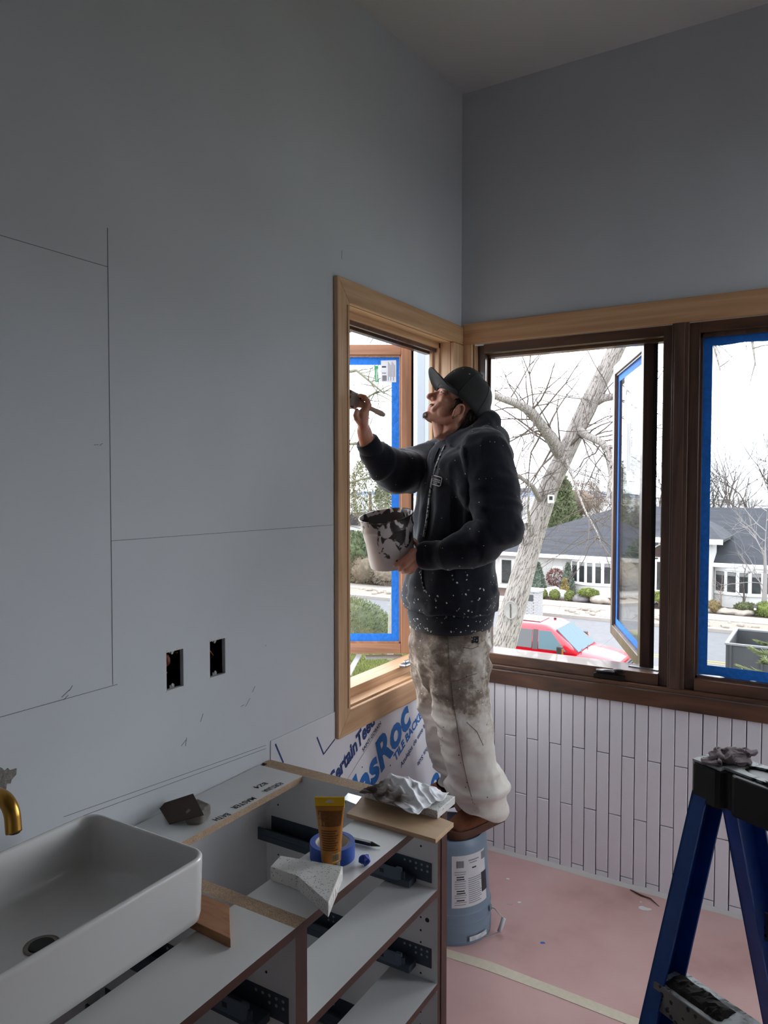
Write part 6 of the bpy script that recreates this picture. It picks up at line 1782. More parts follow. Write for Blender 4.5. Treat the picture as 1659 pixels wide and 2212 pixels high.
# bare tree whose branches cross the top of the left view
bp1 = at(650, 1400, 12.0); bp1.z = yard_h(bp1.x, bp1.y)
lt = thing('bare_tree', 'bare lichen green tree with thin twigs crossing the left window', 'tree', bp1)
part(MB().tube([bp1, at(648, 1200, 12), at(655, 1000, 11.9), at(660, 800, 11.8), at(670, 600, 11.7)], [.2, .17, .14, .10, .05], 12), 'trunk', M['bark'], lt, True)
random.seed(61)
for (a, b_, c_) in (((655, 900, 11.9), (760, 880, 10.8), (815, 845, 10.4)), ((655, 980, 11.9), (740, 960, 10.9), (830, 955, 10.5)), ((660, 820, 11.8), (770, 800, 10.7), (830, 850, 10.3)), ((650, 1060, 12), (730, 1050, 11), (800, 1030, 10.6)), ((655, 760, 11.8), (790, 700, 10.5), (870, 720, 10.2))):
    mb = MB(); P_ = [at(*a), at(*b_), at(*c_)]; mb.tube(P_, [.035, .022, .012], 6)
    for k in range(16):
        q = P_[1].lerp(P_[2], random.random()) if k > 2 else P_[0].lerp(P_[1], random.random())
        s = Vector((random.gauss(0,1), random.gauss(0,.6), random.gauss(-.1,.8))).normalized(); grow(mb, q, s + RT*.3, random.uniform(.35, .8), .009, 2, .7, .02, 4, 2)
    part(mb, 'branch', M['twig_green'], lt, True)

# ------------------------------------------------------------------ pickup truck at the kerb
TX = -3.42   # front bumper
CS = .40     # cab sits this far forward
TY = 17.95
def tk(dx, dy, z): return Vector((TX - dx, TY + dy, G + z))   # dx back from the front, dy across (negative is the near side)
tru = thing('pickup_truck', 'red pickup truck parked on the street below the window', 'truck', tk(2.9, 0, 0))
M['red'] = plain('red_car_paint', (186, 14, 36), .35, coat=.3)
M['car_glass'] = plain_o('dark_car_glass', (28, 32, 36), .06, spec=.8)
M['windscreen'] = plain_o('pale_windscreen', (116, 144, 156), .5, spec=.1)
sec = [(.0, .86, .45, .80), (.10, .93, .42, 1.02), (.35, .97, .42, 1.12), (.7, .99, .45, 1.18), (1.05, 1.0, .45, 1.22), (1.12, 1.0, .45, 1.24), (3.5, 1.0, .45, 1.26), (3.62, 1.0, .45, 1.30), (5.85, 1.0, .5, 1.30), (5.95, .96, .55, 1.26)]
rings = []
for (dx, hw, z0_, z1_) in sec:
    e = .07; rings.append([tk(dx, -hw, z0_), tk(dx, -hw-.01, (z0_+z1_)/2), tk(dx, -hw+.02, z1_-e), tk(dx, -hw+e+.03, z1_), tk(dx, -hw*.35, z1_+.035), tk(dx, hw*.35, z1_+.035), tk(dx, hw-e-.03, z1_), tk(dx, hw-.02, z1_-e), tk(dx, hw+.01, (z0_+z1_)/2), tk(dx, hw, z0_)])
body_ = part(loft(MB(), rings), 'body', M['red'], tru, True); body_.modifiers.new('e', 'EDGE_SPLIT').split_angle = math.radians(38)
def tc_(dx, dy, z): return tk(dx - CS, dy, z)
# greenhouse
def cabring(z, x0, x1, hw, r=.12):
    x0, x1 = x0-CS, x1-CS
    return [tk((x0+x1)/2, 0, 0) + Vector((-(v.x), v.y, z)) for v in rrect(0, 0, (x1-x0)/2, hw, r, 0, 4)]
cabm = loft(MB(), [cabring(1.24, 1.50, 4.0, .95, .10), cabring(1.50, 1.78, 3.92, .90, .12), cabring(1.82, 2.22, 3.78, .80, .14), cabring(1.92, 2.40, 3.66, .72, .16), cabring(1.945, 2.60, 3.45, .55, .14)])
part(cabm, 'cab', M['red'], tru, True)
def pane(pts, mat, name, par=tru, off=.012):
    n = (Vector(pts[1])-Vector(pts[0])).cross(Vector(pts[2])-Vector(pts[0])).normalized()
    c = sum((Vector(p) for p in pts), Vector())/len(pts)
    if n.dot(c - tk(2.9, 0, 1.3)) < 0: n = -n
    return part(MB().prism([Vector(p) + n*.004 for p in pts], n*off), name, mat, par)
pane([tc_(1.53, -.80, 1.27), tc_(1.53, .80, 1.27), tc_(2.20, .66, 1.82), tc_(2.20, -.66, 1.82)], M['windscreen'], 'windscreen', off=.03)
for s in (-1, 1):
    pane([tc_(1.82, .945*s, 1.29), tc_(2.62, .945*s, 1.29), tc_(2.66, .80*s, 1.79), tc_(2.30, .80*s, 1.79)], M['windscreen'] if s < 0 else M['car_glass'], 'door_window', off=.02)
    pane([tc_(2.82, .945*s, 1.29), tc_(3.72, .945*s, 1.29), tc_(3.60, .80*s, 1.79), tc_(2.84, .80*s, 1.79)], M['car_glass'], 'door_window', off=.02)
    pane([tc_(2.64, .95*s, 1.27), tc_(2.80, .95*s, 1.27), tc_(2.82, .80*s, 1.81), tc_(2.68, .80*s, 1.81)], plain_o('grey_pillar', (70, 72, 78), .4) if s < 0 else bpy.data.materials['grey_pillar'], 'pillar_trim', off=.018)
    m_ = MB(); m_.obox(tc_(1.92, 1.20*s, 1.36), (.07,0,0), (0,.10,0), (0,0,.13)); mr_ = part(m_, 'door_mirror', M['black'], tru, bevel=.03)
    part(MB().bar(tc_(1.90, .97*s, 1.27), tc_(1.90, 1.15*s, 1.30), .06, .05), 'mirror_arm', M['black'], mr_)
    part(MB().obox(tc_(1.84, 1.22*s, 1.33), (.012,0,0), (0,.05,0), (0,0,.09)), 'turn_light', plain_o('amber_lens', (206, 112, 40), .3) if s < 0 else bpy.data.materials['amber_lens'], mr_)
    part(MB().obox(tc_(2.35, 1.015*s, 1.12), (.11,0,0), (0,.012,0), (0,0,.018)), 'door_handle', M['red'], tru, bevel=.005)
    part(MB().hexa([tk(.30, .70*s, .82), tk(.02, .70*s, .82), tk(.05, .93*s, .82), tk(.30, .975*s, .82)] if s > 0 else [tk(.30, .975*s, .82), tk(.05, .93*s, .82), tk(.02, .70*s, .82), tk(.30, .70*s, .82)],
                   [tk(.34, .70*s, 1.06), tk(.06, .70*s, 1.04), tk(.09, .93*s, 1.04), tk(.34, .975*s, 1.06)] if s > 0 else [tk(.34, .975*s, 1.06), tk(.09, .93*s, 1.04), tk(.06, .70*s, 1.04), tk(.34, .70*s, 1.06)]), 'headlight', plain_o('clear_headlight', (206, 208, 210), .15) if s < 0 else bpy.data.materials['clear_headlight'], tru)
    for dx in (1.05, 4.75):
        w_ = MB().lathe([(.20, -.12), (.36, -.12), (.40, -.09), (.40, .09), (.36, .12), (.20, .12)], tk(dx, .88*s, .40), 24, (Vector((1,0,0)), Vector((0,0,1)), Vector((0,1,0)))); wo = part(w_, 'wheel', M['black'], tru, True)
        part(MB().lathe([(.02, -.13), (.20, -.128), (.21, -.10), (.21, .10), (.20, .128), (.02, .13)], tk(dx, .88*s, .40), 20, (Vector((1,0,0)), Vector((0,0,1)), Vector((0,1,0)))), 'rim', M['chrome'], wo, True)
pane([tc_(2.75, -.42, 1.95), tc_(3.45, -.42, 1.955), tc_(3.45, .42, 1.955), tc_(2.75, .42, 1.95)], plain_o('sunroof_glass', (112, 114, 120), .3), 'sunroof', off=.012)
gm = MB().obox(tk(-.01, 0, .78), (.03,0,0), (0,.68,0), (0,0,.22)); gr_ = part(gm, 'grille', M['black'], tru, bevel=.01)
for k in range(4): part(MB().obox(tk(-.035, 0, .62+.1*k), (.012,0,0), (0,.64,0), (0,0,.018)), 'grille_bar', M['chrome'], gr_)
part(MB().obox(tk(-.05, 0, .50), (.09,0,0), (0,.95,0), (0,0,.10)), 'bumper', M['chrome'], tru, bevel=.03)
part(MB().bar(tc_(1.46, -.1, 1.285), tc_(1.62, .55, 1.33), .02, .02), 'wiper', M['black'], tru); part(MB().bar(tc_(1.46, -.75, 1.285), tc_(1.60, -.1, 1.33), .02, .02), 'wiper', M['black'], tru)
part(MB().ell(tc_(2.55, .3, 1.96), .05, .035, .03, n=10, m=6), 'roof_aerial', M['black'], tru, True)

# ------------------------------------------------------------------ house across the street
HY = 35.5
M['stucco'] = plain('white_stucco', ext((216, 214, 212), .72), .9, noise_amt=.04, scale=3)
M['trim_w'] = plain('white_trim', ext((230, 229, 228), .75), .7)
m, t, b = nt('slate_shingles')
tc = t.nodes.new('ShaderNodeTexCoord'); bt2 = t.nodes.new('ShaderNodeTexBrick'); bt2.inputs['Scale'].default_value = 1.0
bt2.inputs['Brick Width'].default_value = .9; bt2.inputs['Row Height'].default_value = .16; bt2.inputs['Mortar Size'].default_value = .012
bt2.inputs['Color1'].default_value = rgb(ext((96, 100, 116), .16)); bt2.inputs['Color2'].default_value = rgb(ext((120, 124, 138), .16)); bt2.inputs['Mortar'].default_value = rgb(ext((74, 78, 92), .16))
t.links.new(tc.outputs['Object'], bt2.inputs['Vector']); t.links.new(bt2.outputs['Color'], b.inputs['Base Color']); b.inputs['Roughness'].default_value = .95
M['shingle'] = m
M['pane'] = plain_o('house_window_glass', (66, 70, 72), .12, spec=.7, noise_amt=.35, scale=2.0)
def hx(px): return ony(px, 1200, HY).x
hs = thing('ranch_house', 'white single storey house with grey shingle roof across the street', 'house', ((hx(1030)+9)/2, 38.5, G))
xl, xr = ony(1030, 1194, HY).x, 9.0
EZ = -2.19
part(MB().box(xl+.5, HY, G, xr, 46.5, EZ+.05), 'wall', M['stucco'], hs)
# main hip roof as a thick shell
def roof_part(name, eave, ridge, zth=.12):
    """eave: 4 corners ccw from above; ridge: two points left, right"""
    mb = MB(); E0, E1, E2, E3 = [Vector(e) for e in eave]; R0, R1 = Vector(ridge[0]), Vector(ridge[1]); dn = Vector((0,0,-zth))
    vs = [E0, E1, E2, E3, R0, R1] + [v + dn for v in (E0, E1, E2, E3)]
    mb.add(vs, [(0,1,5,4), (1,2,5), (2,3,4,5), (3,0,4), (6,7,1,0), (7,8,2,1), (8,9,3,2), (9,6,0,3), (9,8,7,6)])
    return part(mb, name, M['shingle'], hs)
rz = ony(1420, 1094, 41.2)
roof_part('roof', [(xl, HY-.6, EZ), (xr+.6, HY-.6, EZ), (xr+.6, 47, EZ), (xl, 47, EZ)], [(ony(1345, 1095, 41.2).x, 41.2, rz.z), (xr-4, 41.2, rz.z)])
part(MB().box(xl-.02, HY-.68, EZ-.16, xr+.6, HY-.58, EZ+.03), 'gutter', M['trim_w'], hs)
part(MB().box(xl+.1, HY-.6, EZ-.17, xr+.5, HY+.02, EZ-.13), 'soffit', M['trim_w'], hs)
# entry block
e0, e1 = ony(1395, 1162, HY-1.4).x, ony(1562, 1162, HY-1.4).x
ez = ony(1440, 1163, HY-1.6).z
part(MB().box(e0+.5, HY-1.0, G, e1-.5, HY+.5, ez-.05), 'entry_wall', M['stucco'], hs)
roof_part('entry_roof', [(e0, HY-1.6, ez), (e1, HY-1.6, ez), (e1, HY+4, ez), (e0, HY+4, ez)], [((e0+e1)/2-.3, HY+2.2, ez+.85), ((e0+e1)/2+.3, HY+2.4, ez+.85)])
part(MB().box(e0-.02, HY-1.68, ez-.20, e1+.02, HY-1.56, ez+.03), 'entry_fascia', M['trim_w'], hs)
wy = HY - 1.0
def fac(px, py, y): return ony(px, py, y)
def rect_part(px0, py0, px1, py1, y, th, name, mat, par):
    a, c = fac(px0, py0, y), fac(px1, py1, y); return part(MB().box(a.x, y-th, c.z, c.x, y, a.z), name, mat, par)
# arched light over the door
ac = fac(1436, 1205, wy); arch = [(ac.x + .62*math.cos(math.radians(180*k/14)), wy-.02, ac.z + .62*math.sin(math.radians(180*k/14))) for k in range(15)]
arw = part(MB().prism([(x + (x-ac.x)*.12, y, z + (z-ac.z)*.12) for (x, y, z) in arch], (0, -.05, 0)), 'arched_window', M['trim_w'], hs); part(MB().prism([(x, y-.05, z+.03) for (x, y, z) in arch], (0, -.02, 0)), 'pane', M['pane'], arw)
part(MB().box(ac.x-.05, wy-.10, ac.z+.02, ac.x, wy-.07, ac.z+.62), 'mullion', M['trim_w'], arw)
sl_ = rect_part(1416, 1208, 1435, 1284, wy, .06, 'side_light', M['trim_w'], hs); a, c = fac(1420, 1213, wy), fac(1430, 1274, wy); part(MB().box(a.x, wy-.09, c.z, c.x, wy-.055, a.z), 'pane', M['pane'], sl_)
rect_part(1437, 1209, 1466, 1284, wy, .05, 'front_door', plain_o('dark_door', (58, 54, 60), .5), hs)
a = fac(1408, 1284, wy); c = fac(1490, 1292, wy); part(MB().box(a.x, wy-1.2, c.z, c.x, wy, a.z), 'door_step', plain_o('brown_step', (112, 90, 86), .9), hs)
# bow windows
def bow(px0, px1, pyt, pyb, n, name):
    a, c = fac(px0, pyt, HY), fac(px1, pyb, HY); W = c.x - a.x; pts = []
    for k in range(n+1):
        f = k/n; pts.append(Vector((a.x + W*f, HY - .12 - .55*math.sin(math.pi*(.08+.84*f)), 0)))
    zt_, zb2 = a.z, c.z
    base_ = MB(); base_.prism([(p.x, p.y-.06, G+.1) for p in pts] + [(c.x+.2, HY+.05, G+.1), (a.x-.2, HY+.05, G+.1)], (0, 0, zb2-.12-G-.1)); part(base_, 'bow_base', M['stucco'], hs)
    hd_ = MB(); hd_.prism([(p.x, p.y-.08, zt_+.08) for p in pts] + [(c.x+.2, HY+.05, zt_+.08), (a.x-.2, HY+.05, zt_+.08)], (0, 0, .12)); part(hd_, 'bow_head', M['trim_w'], hs)
    sl2 = MB(); sl2.prism([(p.x, p.y-.12, zb2-.14) for p in pts] + [(c.x+.25, HY+.05, zb2-.14), (a.x-.25, HY+.05, zb2-.14)], (0, 0, .07)); part(sl2, 'bow_sill', M['trim_w'], hs)
    for k in range(n):
        p, q = pts[k], pts[k+1]; u = (q-p); L_ = u.length; u.normalize(); nn = Vector((u.y, -u.x, 0)); mid = (p+q)/2; zc = (zt_+zb2)/2
        wf = part(MB().obox(mid + Vector((0,0,zc)), u*(L_/2), nn*.03, (0,0,(zt_-zb2)/2+.10)), 'window', M['trim_w'], hs)
        part(MB().obox(mid + nn*.032 + Vector((0,0,zc)), u*(L_/2-.075), nn*.006, (0,0,(zt_-zb2)/2)), 'pane', M['pane'], wf)
        part(MB().obox(mid + nn*.040 + Vector((0,0,zt_-.10)), u*(L_/2-.085), nn*.003, (0,0,.08)), 'blind', plain_o('pale_blind', (170, 170, 172), .8) if 'pale_blind' not in bpy.data.materials else bpy.data.materials['pale_blind'], wf)
bow(1238, 1345, 1211, 1260, 6, 'left'); bow(1546, 1676, 1231, 1282, 5, 'right')
# garage-like panel left of the trunk and trellis
rect_part(1080, 1205, 1128, 1262, HY, .06, 'shuttered_window', M['trim_w'], hs); rect_part(1084, 1209, 1104, 1260, HY-.07, .02, 'pane', M['pane'], hs)
tr2 = rect_part(1192, 1222, 1216, 1270, HY-.02, .03, 'wall_trellis', M['trim_w'], hs)
# neighbour on the left
n0, n1 = ony(700, 1195, 36).x, ony(905, 1195, 36).x
nb_ = thing('neighbour_house', 'pale house with grey roof beyond the shrubs in the left window', 'house', ((n0+n1)/2, 40, G))
hs_keep = hs; hs = nb_
nz_ = ony(810, 1195, 36).z
part(MB().box(n0+.4, 36, G, n1-.4, 44, nz_), 'wall', plain_o('pale_sage_wall', (200, 204, 198), .9), nb_)
roof_part('roof', [(n0, 35.4, nz_), (n1, 35.4, nz_), (n1, 45, nz_), (n0, 45, nz_)], [(n0+3, 40, nz_+2.1), (n1-3, 40, nz_+2.1)])
part(MB().box(n0, 35.32, nz_-.17, n1, 35.42, nz_+.03), 'gutter', M['trim_w'], nb_)
for (pa, pb2) in ((795, 812), (826, 842)):
    a, c = ony(pa, 1203, 36), ony(pb2, 1232, 36); wf = part(MB().box(a.x, 35.94, c.z, c.x, 36, a.z), 'window', M['trim_w'], nb_); part(MB().box(a.x+.07, 35.92, c.z+.07, c.x-.07, 35.945, a.z-.07), 'pane', M['pane'], wf)
hs = hs_keep
# a gabled white house further off, lower left of the left view
f0 = ony(768, 1128, 62); fh = thing('distant_house', 'small distant house with white gable seen through the twigs', 'house', (f0.x, 64, f0.z-4))
fx0, fx1 = ony(745, 1128, 62).x, ony(785, 1128, 62).x; fz = f0.z
part(MB().box(fx0, 62, fz-6, fx1, 68, fz-.2), 'wall', M['stucco'], fh)
part(MB().prism([(fx0-.4, 61.6, fz-.3), (fx1+.4, 61.6, fz-.3), ((fx0+fx1)/2, 61.6, fz+1.0)], (0, 7, 0)), 'roof', M['shingle'], fh)
part(MB().box((fx0+fx1)/2-.3, 61.5, fz-1.6, (fx0+fx1)/2+.3, 61.6, fz-.8), 'window', M['pane'], fh)
# brick mailbox pillar
mp0 = onz(1151, 1333, G+.11)
pw = .33
ml = thing('mailbox_pillar', 'white painted brick mailbox pillar by the far kerb', 'pillar', (mp0.x, mp0.y, G+.11))
M['pbrick'] = plain_o('white_painted_brick', (222, 220, 222), .85, noise_amt=.05, scale=12)
core_ = part(MB().box(mp0.x-pw+.01, mp0.y-pw+.01, G+.11, mp0.x+pw-.01, mp0.y+pw-.01, G+1.28), 'core', plain_o('pale_mortar', (196, 194, 198), .9), ml)
bm = MB().box(-.105, -.05, 0, .105, .05, .062).mesh('brick', M['pbrick'], Vector((0,0,0)), False)
for row in range(16):
    for sd in range(4):
        for k in range(3):
            off = -.22 + .22*k + (.055 if row % 2 else -.055)
            o = share('brick', bm, ml, (0,0,0)); a_ = sd*math.pi/2
            o.rotation_euler = (0, 0, a_); c2, s2 = math.cos(a_), math.sin(a_)
            lx, ly = max(-.225, min(.225, off)), -pw+.045
            o.location = Vector((lx*c2 - ly*s2, lx*s2 + ly*c2, .004 + row*.071))
part(MB().box(mp0.x-pw-.05, mp0.y-pw-.05, G+1.24, mp0.x+pw+.05, mp0.y+pw+.05, G+1.36), 'cap_stone', M['pbrick'], ml, bevel=.02)
part(MB().box(mp0.x-.13, mp0.y-pw-.03, G+.86, mp0.x+.13, mp0.y-pw+.01, G+1.14), 'mailbox_door', plain_o('grey_mailbox', (84, 84, 90), .5), ml, bevel=.02)
# boulders, rocks
M['rock'] = plain_o('pale_sandstone', (206, 194, 182), .95, noise_amt=.14, scale=5, bump=.4)
M['rock2'] = plain_o('grey_stone_boulder', (150, 144, 146), .95, noise_amt=.2, scale=8, bump=.4)
def boulder(px, py, y, rx, ry, rz, label, mat=None, seed=1):
    c = ony(px, py, y); mb = MB().ell((c.x, c.y, G+.12+rz*.6), rx, ry, rz, n=12, m=8).jitter(rx*.25, 1.6/rx, seed); tag(mb.build('boulder', mat or M['rock'], smooth=True), label, 'boulder')
boulder(1188, 1281, 34.2, .62, .4, .26, 'long pale boulder between the two evergreens across the street', M['trim_w'], 1)
boulder(1176, 1290, 33.7, .5, .35, .22, 'pale boulder left of the ball shrubs across the street', M['trim_w'], 2)
boulder(1208, 1290, 33.6, .5, .35, .24, 'pale boulder behind the ball shrubs across the street', M['trim_w'], 3)
boulder(1254, 1303, 33.0, .42, .32, .22, 'grey boulder right of the ball shrubs by the mulch', M['rock2'], 4)
boulder(1296, 1308, 32.9, .55, .4, .26, 'tan boulder beside the flat topped pine', None, 5)
boulder(1574, 1320, 33.1, .55, .35, .16, 'flat white boulder nearer the tape in the right window', None, 6)
boulder(1606, 1322, 33.1, .5, .3, .14, 'flat white boulder further right beside the garden lamp', None, 7)
boulder(1532, 1316, 33.1, .3, .25, .16, 'small pale boulder at the tape edge in the right window', None, 8)
random.seed(91)
rms = []
for k in range(5):
    mb = MB().ell((0,0,.05), .16, .13, .09, n=8, m=5).jitter(.07, 6, k); rms.append(mb.mesh('river_rock', M['rock'], Vector((0,0,0)), True))
for k in range(130):
    x = random.uniform(-25, 3) if k % 3 else random.uniform(-11, -2); y = random.uniform(29.55, 30.95)
    if -7.5 < x < -5.8 or abs(x - mp0.x) < .55: continue
    o = share('river_rock', rms[k % 5], None, (x, y, G+.09)); o.rotation_euler = (0, 0, random.uniform(0, 6.28)); s_ = random.uniform(.6, 1.5); o.scale = (s_, s_, s_)
    tag(o, 'pale rounded rock lying on the stony verge across the street', 'rock', 'rocks on the far verge')
# garden plants across the street
def P_(px, py, y): 
    c = ony(px, py, y); return Vector((c.x, c.y, G+.12))
c = P_(1162, 1268, 34.6); bush('conical_evergreen', 'grey green conical evergreen half hidden by the leaning trunk', 'evergreen', c, .50, .50, 1.60, 2600, .11, leafmat('blue_green_needles', (140, 158, 140)), .9, kind='cone')
c = P_(1226, 1283, 34.4); bush('conical_evergreen', 'slim grey green evergreen left of the bow window', 'evergreen', c, .44, .44, 1.72, 2600, .11, leafmat('blue_green_needles', (140, 158, 140)), .9, kind='cone')
c = P_(1200, 1268, 34.9); bush('red_shrub', 'small red brown leaved shrub against the white wall', 'shrub', c + Vector((0,0,.85)), .48, .3, .48, 900, .09, leafmat('russet_leaves', (152, 96, 88)), 0, -1, (c, c + Vector((0,0,.9)), .03))
for (px, lab, r_) in ((1171, 'ball shaped green shrub partly behind the pillar', .27), (1198, 'middle ball shaped green shrub on the mulch', .27), (1231, 'ball shaped green shrub nearest the flat topped pine', .27)):
    c = P_(px, 1304, 33.0); bush('ball_shrub', lab, 'shrub', c + Vector((0,0,.24)), r_, r_, .27, 1500, .055, leafmat('bright_box_leaves', (142, 156, 76)), .92, -.8, group='ball shrubs across the street')
c = P_(1220, 1296, 33.9); bush('golden_conifer', 'small golden conical conifer among the boulders', 'evergreen', c, .28, .28, .95, 900, .10, leafmat('golden_needles', (198, 172, 98)), .9, kind='cone')
c = P_(1271, 1308, 33.0); bush('topiary_pine', 'flat topped green pine on a thin stem left of the open sash', 'pine', c + Vector((0,0,.46)), .52, .4, .21, 2200, .07, leafmat('lime_needles', (156, 170, 88)), .9, -.6, (c, c + Vector((0,0,.42)), .06))
c = P_(1425, 1312, 33.0); bush('topiary_pine', 'round topped green pine in front of the far door step', 'pine', c + Vector((0,0,.52)), .56, .4, .25, 2200, .07, leafmat('lime_needles', (156, 170, 88)), .9, -.6, (c, c + Vector((0,0,.6)), .07))
c = P_(1541, 1322, 33.1); bush('clipped_shrub', 'small tan clipped shrub near the tape in the right window', 'shrub', c + Vector((0,0,.25)), .33, .3, .30, 900, .07, leafmat('tan_dry_leaves', (168, 146, 96)), .9, -.8)
c = P_(1611, 1308, 33.9); bush('clipped_shrub', 'low dark green clipped shrub behind the white boulders', 'shrub', c + Vector((0,0,.2)), .5, .4, .26, 1000, .07, leafmat('olive_leaves', (122, 128, 84)), .9, -.8)
c = P_(1655, 1322, 33.2); bush('clipped_shrub', 'low green shrub beside the garden lamp at the right edge', 'shrub', c + Vector((0,0,.3)), .5, .4, .36, 1000, .08, leafmat('bright_box_leaves', (142, 156, 76)), .9, -.8)
random.seed(33)
for (px, py, y, hgt, lab, mt) in ((1556, 1318, 33.8, 1.3, 'small bare pinkish shrub below the right bow window', plain_o('pinkish_twig', (176, 150, 140), .9)), (1650, 1318, 33.4, 4.6, 'bare pale young tree at the right edge of the far garden', plain_o('pale_twig', (186, 178, 176), .9)), (1605, 1315, 34.4, 1.9, 'thin bare sapling in front of the right bow window', M['twig_dark'])):
    c = P_(px, py, y); bare_tree('bare_shrub' if hgt < 2 else 'bare_sapling', lab, c, None, [c, c + Vector((.03,0,hgt*.35)), c + Vector((.0,.02,hgt*.7)), c + Vector((.05,0,hgt))], [.05*hgt/2+.01, .035*hgt/2+.01, .02, .008], int(px), 2, hgt*.45, mt, mt, kids=4, nlimb=9, from_=.15, br=.012*hgt/2+.005)
lp_ = P_(1631, 1330, 32.9); gl = thing('garden_lamp', 'small dark path lamp at the edge of the far mulch bed', 'lamp', lp_)
part(MB().cyl(lp_, lp_ + Vector((0,0,.42)), .02, n=8), 'post', M['black'], gl); part(MB().lathe([(.10, 0), (.10, .02), (.04, .14), (.01, .15)], lp_ + Vector((0,0,.40)), 12), 'shade', M['clad'], gl); part(MB().cyl(lp_ + Vector((0,0,.30)), lp_ + Vector((0,0,.40)), .05, n=10), 'lens', M['trim_w'], gl)
# shrubs in the left view across the street
def Lb(px, py, y): 
    c = ony(px, py, y); return c
c = Lb(772, 1228, 33.5); bush('laurel_shrub', 'dark green leafy shrub at the left edge of the left window view', 'shrub', (c.x, c.y, G+1.5), 1.9, 1.2, 1.6, 3000, .22, leafmat('laurel_leaves', (104, 124, 84)), .85, -1)
c = Lb(788, 1262, 32.9); bush('twiggy_shrub', 'rounded brown twiggy shrub below the dark green one', 'shrub', (c.x, c.y, G+1.0), 1.15, .9, .95, 3600, .16, leafmat('brown_twigs', (158, 142, 122)), .8, -1, slim=.06)
c = Lb(836, 1262, 32.9); bush('twiggy_shrub', 'paler rounded twiggy shrub beside the slim tree', 'shrub', (c.x, c.y, G+1.0), 1.1, .9, .95, 3600, .16, leafmat('pale_twigs', (184, 168, 148)), .75, -1, slim=.06)
random.seed(102)
for (px, py, y, hgt, lab, key, col, r_) in ((800, 1150, 48, 8.6, 'pale green leafy tree behind the neighbour house', 'sage_leaves', (158, 160, 120), 1.7), (850, 1140, 52, 8.2, 'olive leafy tree right behind the neighbour roof', 'olive_tree_leaves', (146, 148, 104), 1.6)):
    c = ony(px, py, y); r = bush('leafy_tree', lab, 'tree', (c.x, c.y, G + hgt*.60), r_, r_, hgt*.36, 3200, .22, leafmat(key, col), 0, -1, (Vector((c.x, c.y, G)), Vector((c.x, c.y, G+hgt*.6)), .16))
# background trees
c = ony(1216, 1150, 47); bush('spruce_tree', 'dark green conifer behind the far roof beside the trunk', 'conifer', (c.x, c.y, G), 1.9, 1.9, 6.3, 4000, .35, leafmat('spruce_green', (140, 154, 108)), .8, kind='cone')
c = ony(1254, 1150, 49); bush('brown_tree', 'brown twiggy round tree behind the far roof', 'tree', (c.x, c.y, G+4.6), 1.6, 1.6, 1.5, 3600, .3, leafmat('brown_twig_crown', (160, 140, 124)), .6, -1, (Vector((c.x, c.y, G)), Vector((c.x, c.y, G+4.5)), .15), slim=.05)
for (px, y, top, lab, sd2) in ((1590, 58, 965, 'tall bare multi stemmed tree behind the right roof', 3), (1645, 60, 945, 'tall bare tree at the right edge behind the far roof', 4), (1440, 62, 1010, 'bare tree tops seen beside the brown mullion', 5), (1090, 60, 1040, 'bare tree far behind the leaning trunk', 6), (1300, 64, 1030, 'bare spreading tree behind the far roof ridge', 9), (1545, 66, 1010, 'smaller bare tree near the blue tape edge behind the roof', 10)):
    c = ony(px, 1100, y); h_ = ony(px, top, y).z - G
    random.seed(sd2); r = thing('bare_tree', lab, 'tree', (c.x, c.y, G))
    for q in range(3):
        d = Vector((random.gauss(0,.2), random.gauss(0,.1), 1)); mb = MB(); grow(mb, Vector((c.x + q*.3, c.y, G)), d, h_*random.uniform(.75, 1.0), .10, 4, .5, -.04, 8, 6); part(mb, 'stem', M['twig_dark'], r, True)
# dumpster trailer on the street
dc_ = onz(1568, 1392, G+1.35); dx0, dy0 = dc_.x, dc_.y
dp = thing('dump_trailer', 'dark grey open dump trailer on the street at the right edge', 'trailer', (dx0+2, dy0+1.2, G))
M['dkgrey'] = plain_o('dark_grey_steel_sheet', (74, 76, 80), .6, noise_amt=.12, scale=3)
w_, l_ = 2.5, 4.4; zb3, zt3 = G+.45, G+1.35
for (a0, b0, a1, b1) in ((0, 0, l_, .05), (0, w_-.05, l_, w_), (0, .05, .05, w_-.05), (l_-.05, .05, l_, w_-.05)): part(MB().box(dx0+a0, dy0+b0, zb3, dx0+a1, dy0+b1, zt3), 'side_wall', M['dkgrey'], dp)
part(MB().box(dx0, dy0, zb3-.06, dx0+l_, dy0+w_, zb3), 'bed', M['dkgrey'], dp)
for (a0, b0, a1, b1) in ((-.03, -.04, l_+.03, .06), (-.03, w_-.06, l_+.03, w_+.04), (-.03, .06, .07, w_-.06), (l_-.07, .06, l_+.03, w_-.06)): part(MB().box(dx0+a0, dy0+b0, zt3, dx0+a1, dy0+b1, zt3+.05), 'top_rail', plain_o('pale_steel_rail', (150, 152, 156), .5) if 'pale_steel_rail' not in bpy.data.materials else bpy.data.materials['pale_steel_rail'], dp)
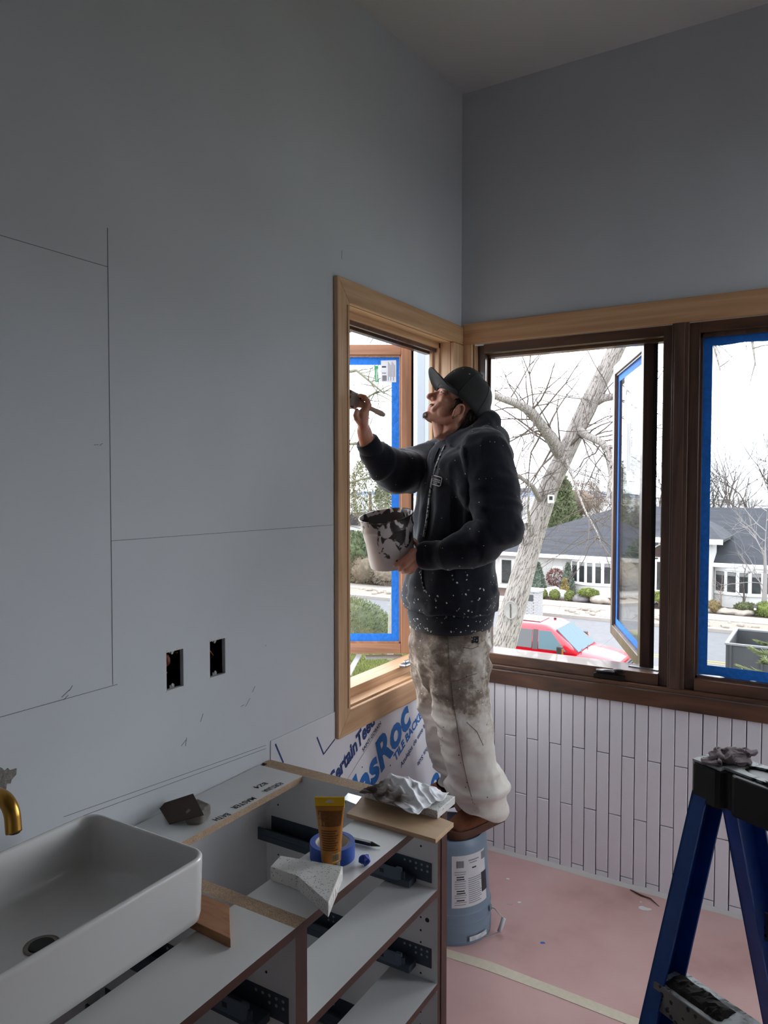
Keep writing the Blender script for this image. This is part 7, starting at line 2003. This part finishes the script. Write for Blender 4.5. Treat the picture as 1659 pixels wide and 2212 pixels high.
for k in range(6): part(MB().box(dx0+.1+k*.8, dy0-.05, zb3, dx0+.16+k*.8, dy0, zt3), 'rib', M['dkgrey'], dp)
for dxx in (1.4, 2.3):
    for dyy in (-.12, w_+.12): part(MB().lathe([(.1, -.1), (.34, -.1), (.37, -.07), (.37, .07), (.34, .1), (.1, .1)], (dx0+dxx, dy0+dyy, G+.37), 20, (Vector((1,0,0)), Vector((0,0,1)), Vector((0,1,0)))), 'wheel', M['black'], dp, True)
# young spruce nearer the house, bottom right
random.seed(120)
sb = at(1668, 1500, 12.5); sb.z = G
sr = thing('young_spruce', 'light green spruce boughs rising at the bottom right of the window', 'conifer', sb)
top_ = at(1668, 1372, 12.5)
part(MB().tube([sb, top_], [.09, .02], 8), 'trunk', M['twig_dark'], sr, True)
Hh = top_.z - sb.z
for k in range(34):
    z = sb.z + Hh*(.35 + .63*k/34); L_ = (1 - (z-sb.z)/Hh)*1.7 + .18; a = k*2.4; d = Vector((math.cos(a), math.sin(a), .18))
    mb = MB(); p = Vector((sb.x, sb.y, z)); q = p + d*L_
    mb.tube([p, p.lerp(q, .5) + Vector((0,0,-.04)), q], [.014, .010, .004], 5)
    for j in range(60):
        f = random.uniform(.12, 1); r0 = p.lerp(q, f) + Vector((0,0,-.04*4*f*(1-f))); s = Vector((-d.y, d.x, 0))*random.choice((-1, 1)); n_ = (d*.7 + s*random.uniform(.3,1) + Vector((0,0,random.uniform(-.1,.35)))).normalized()
        e = r0 + n_*random.uniform(.10, .22)*(1.15-f*.5); w = n_.orthogonal()*.012; mb.add([r0-w, r0+w, e], [(0,1,2)]); w = n_.cross(n_.orthogonal())*.012; mb.add([r0-w, r0+w, e], [(0,1,2)])
    part(mb, 'bough', leafmat('young_spruce_needles', (158, 170, 112), .2), sr)
# white exterior post seen between sash and frame
pp = at(913, 1100, 3.95)
tag(MB().box(pp.x-.024, pp.y-.024, G, pp.x+.024, pp.y+.024, 3.4).build('porch_post', plain_o('pale_blue_white_paint', (214, 222, 232), .7), bevel=.004), 'pale square porch post outside the hinge of the left sash', 'post')
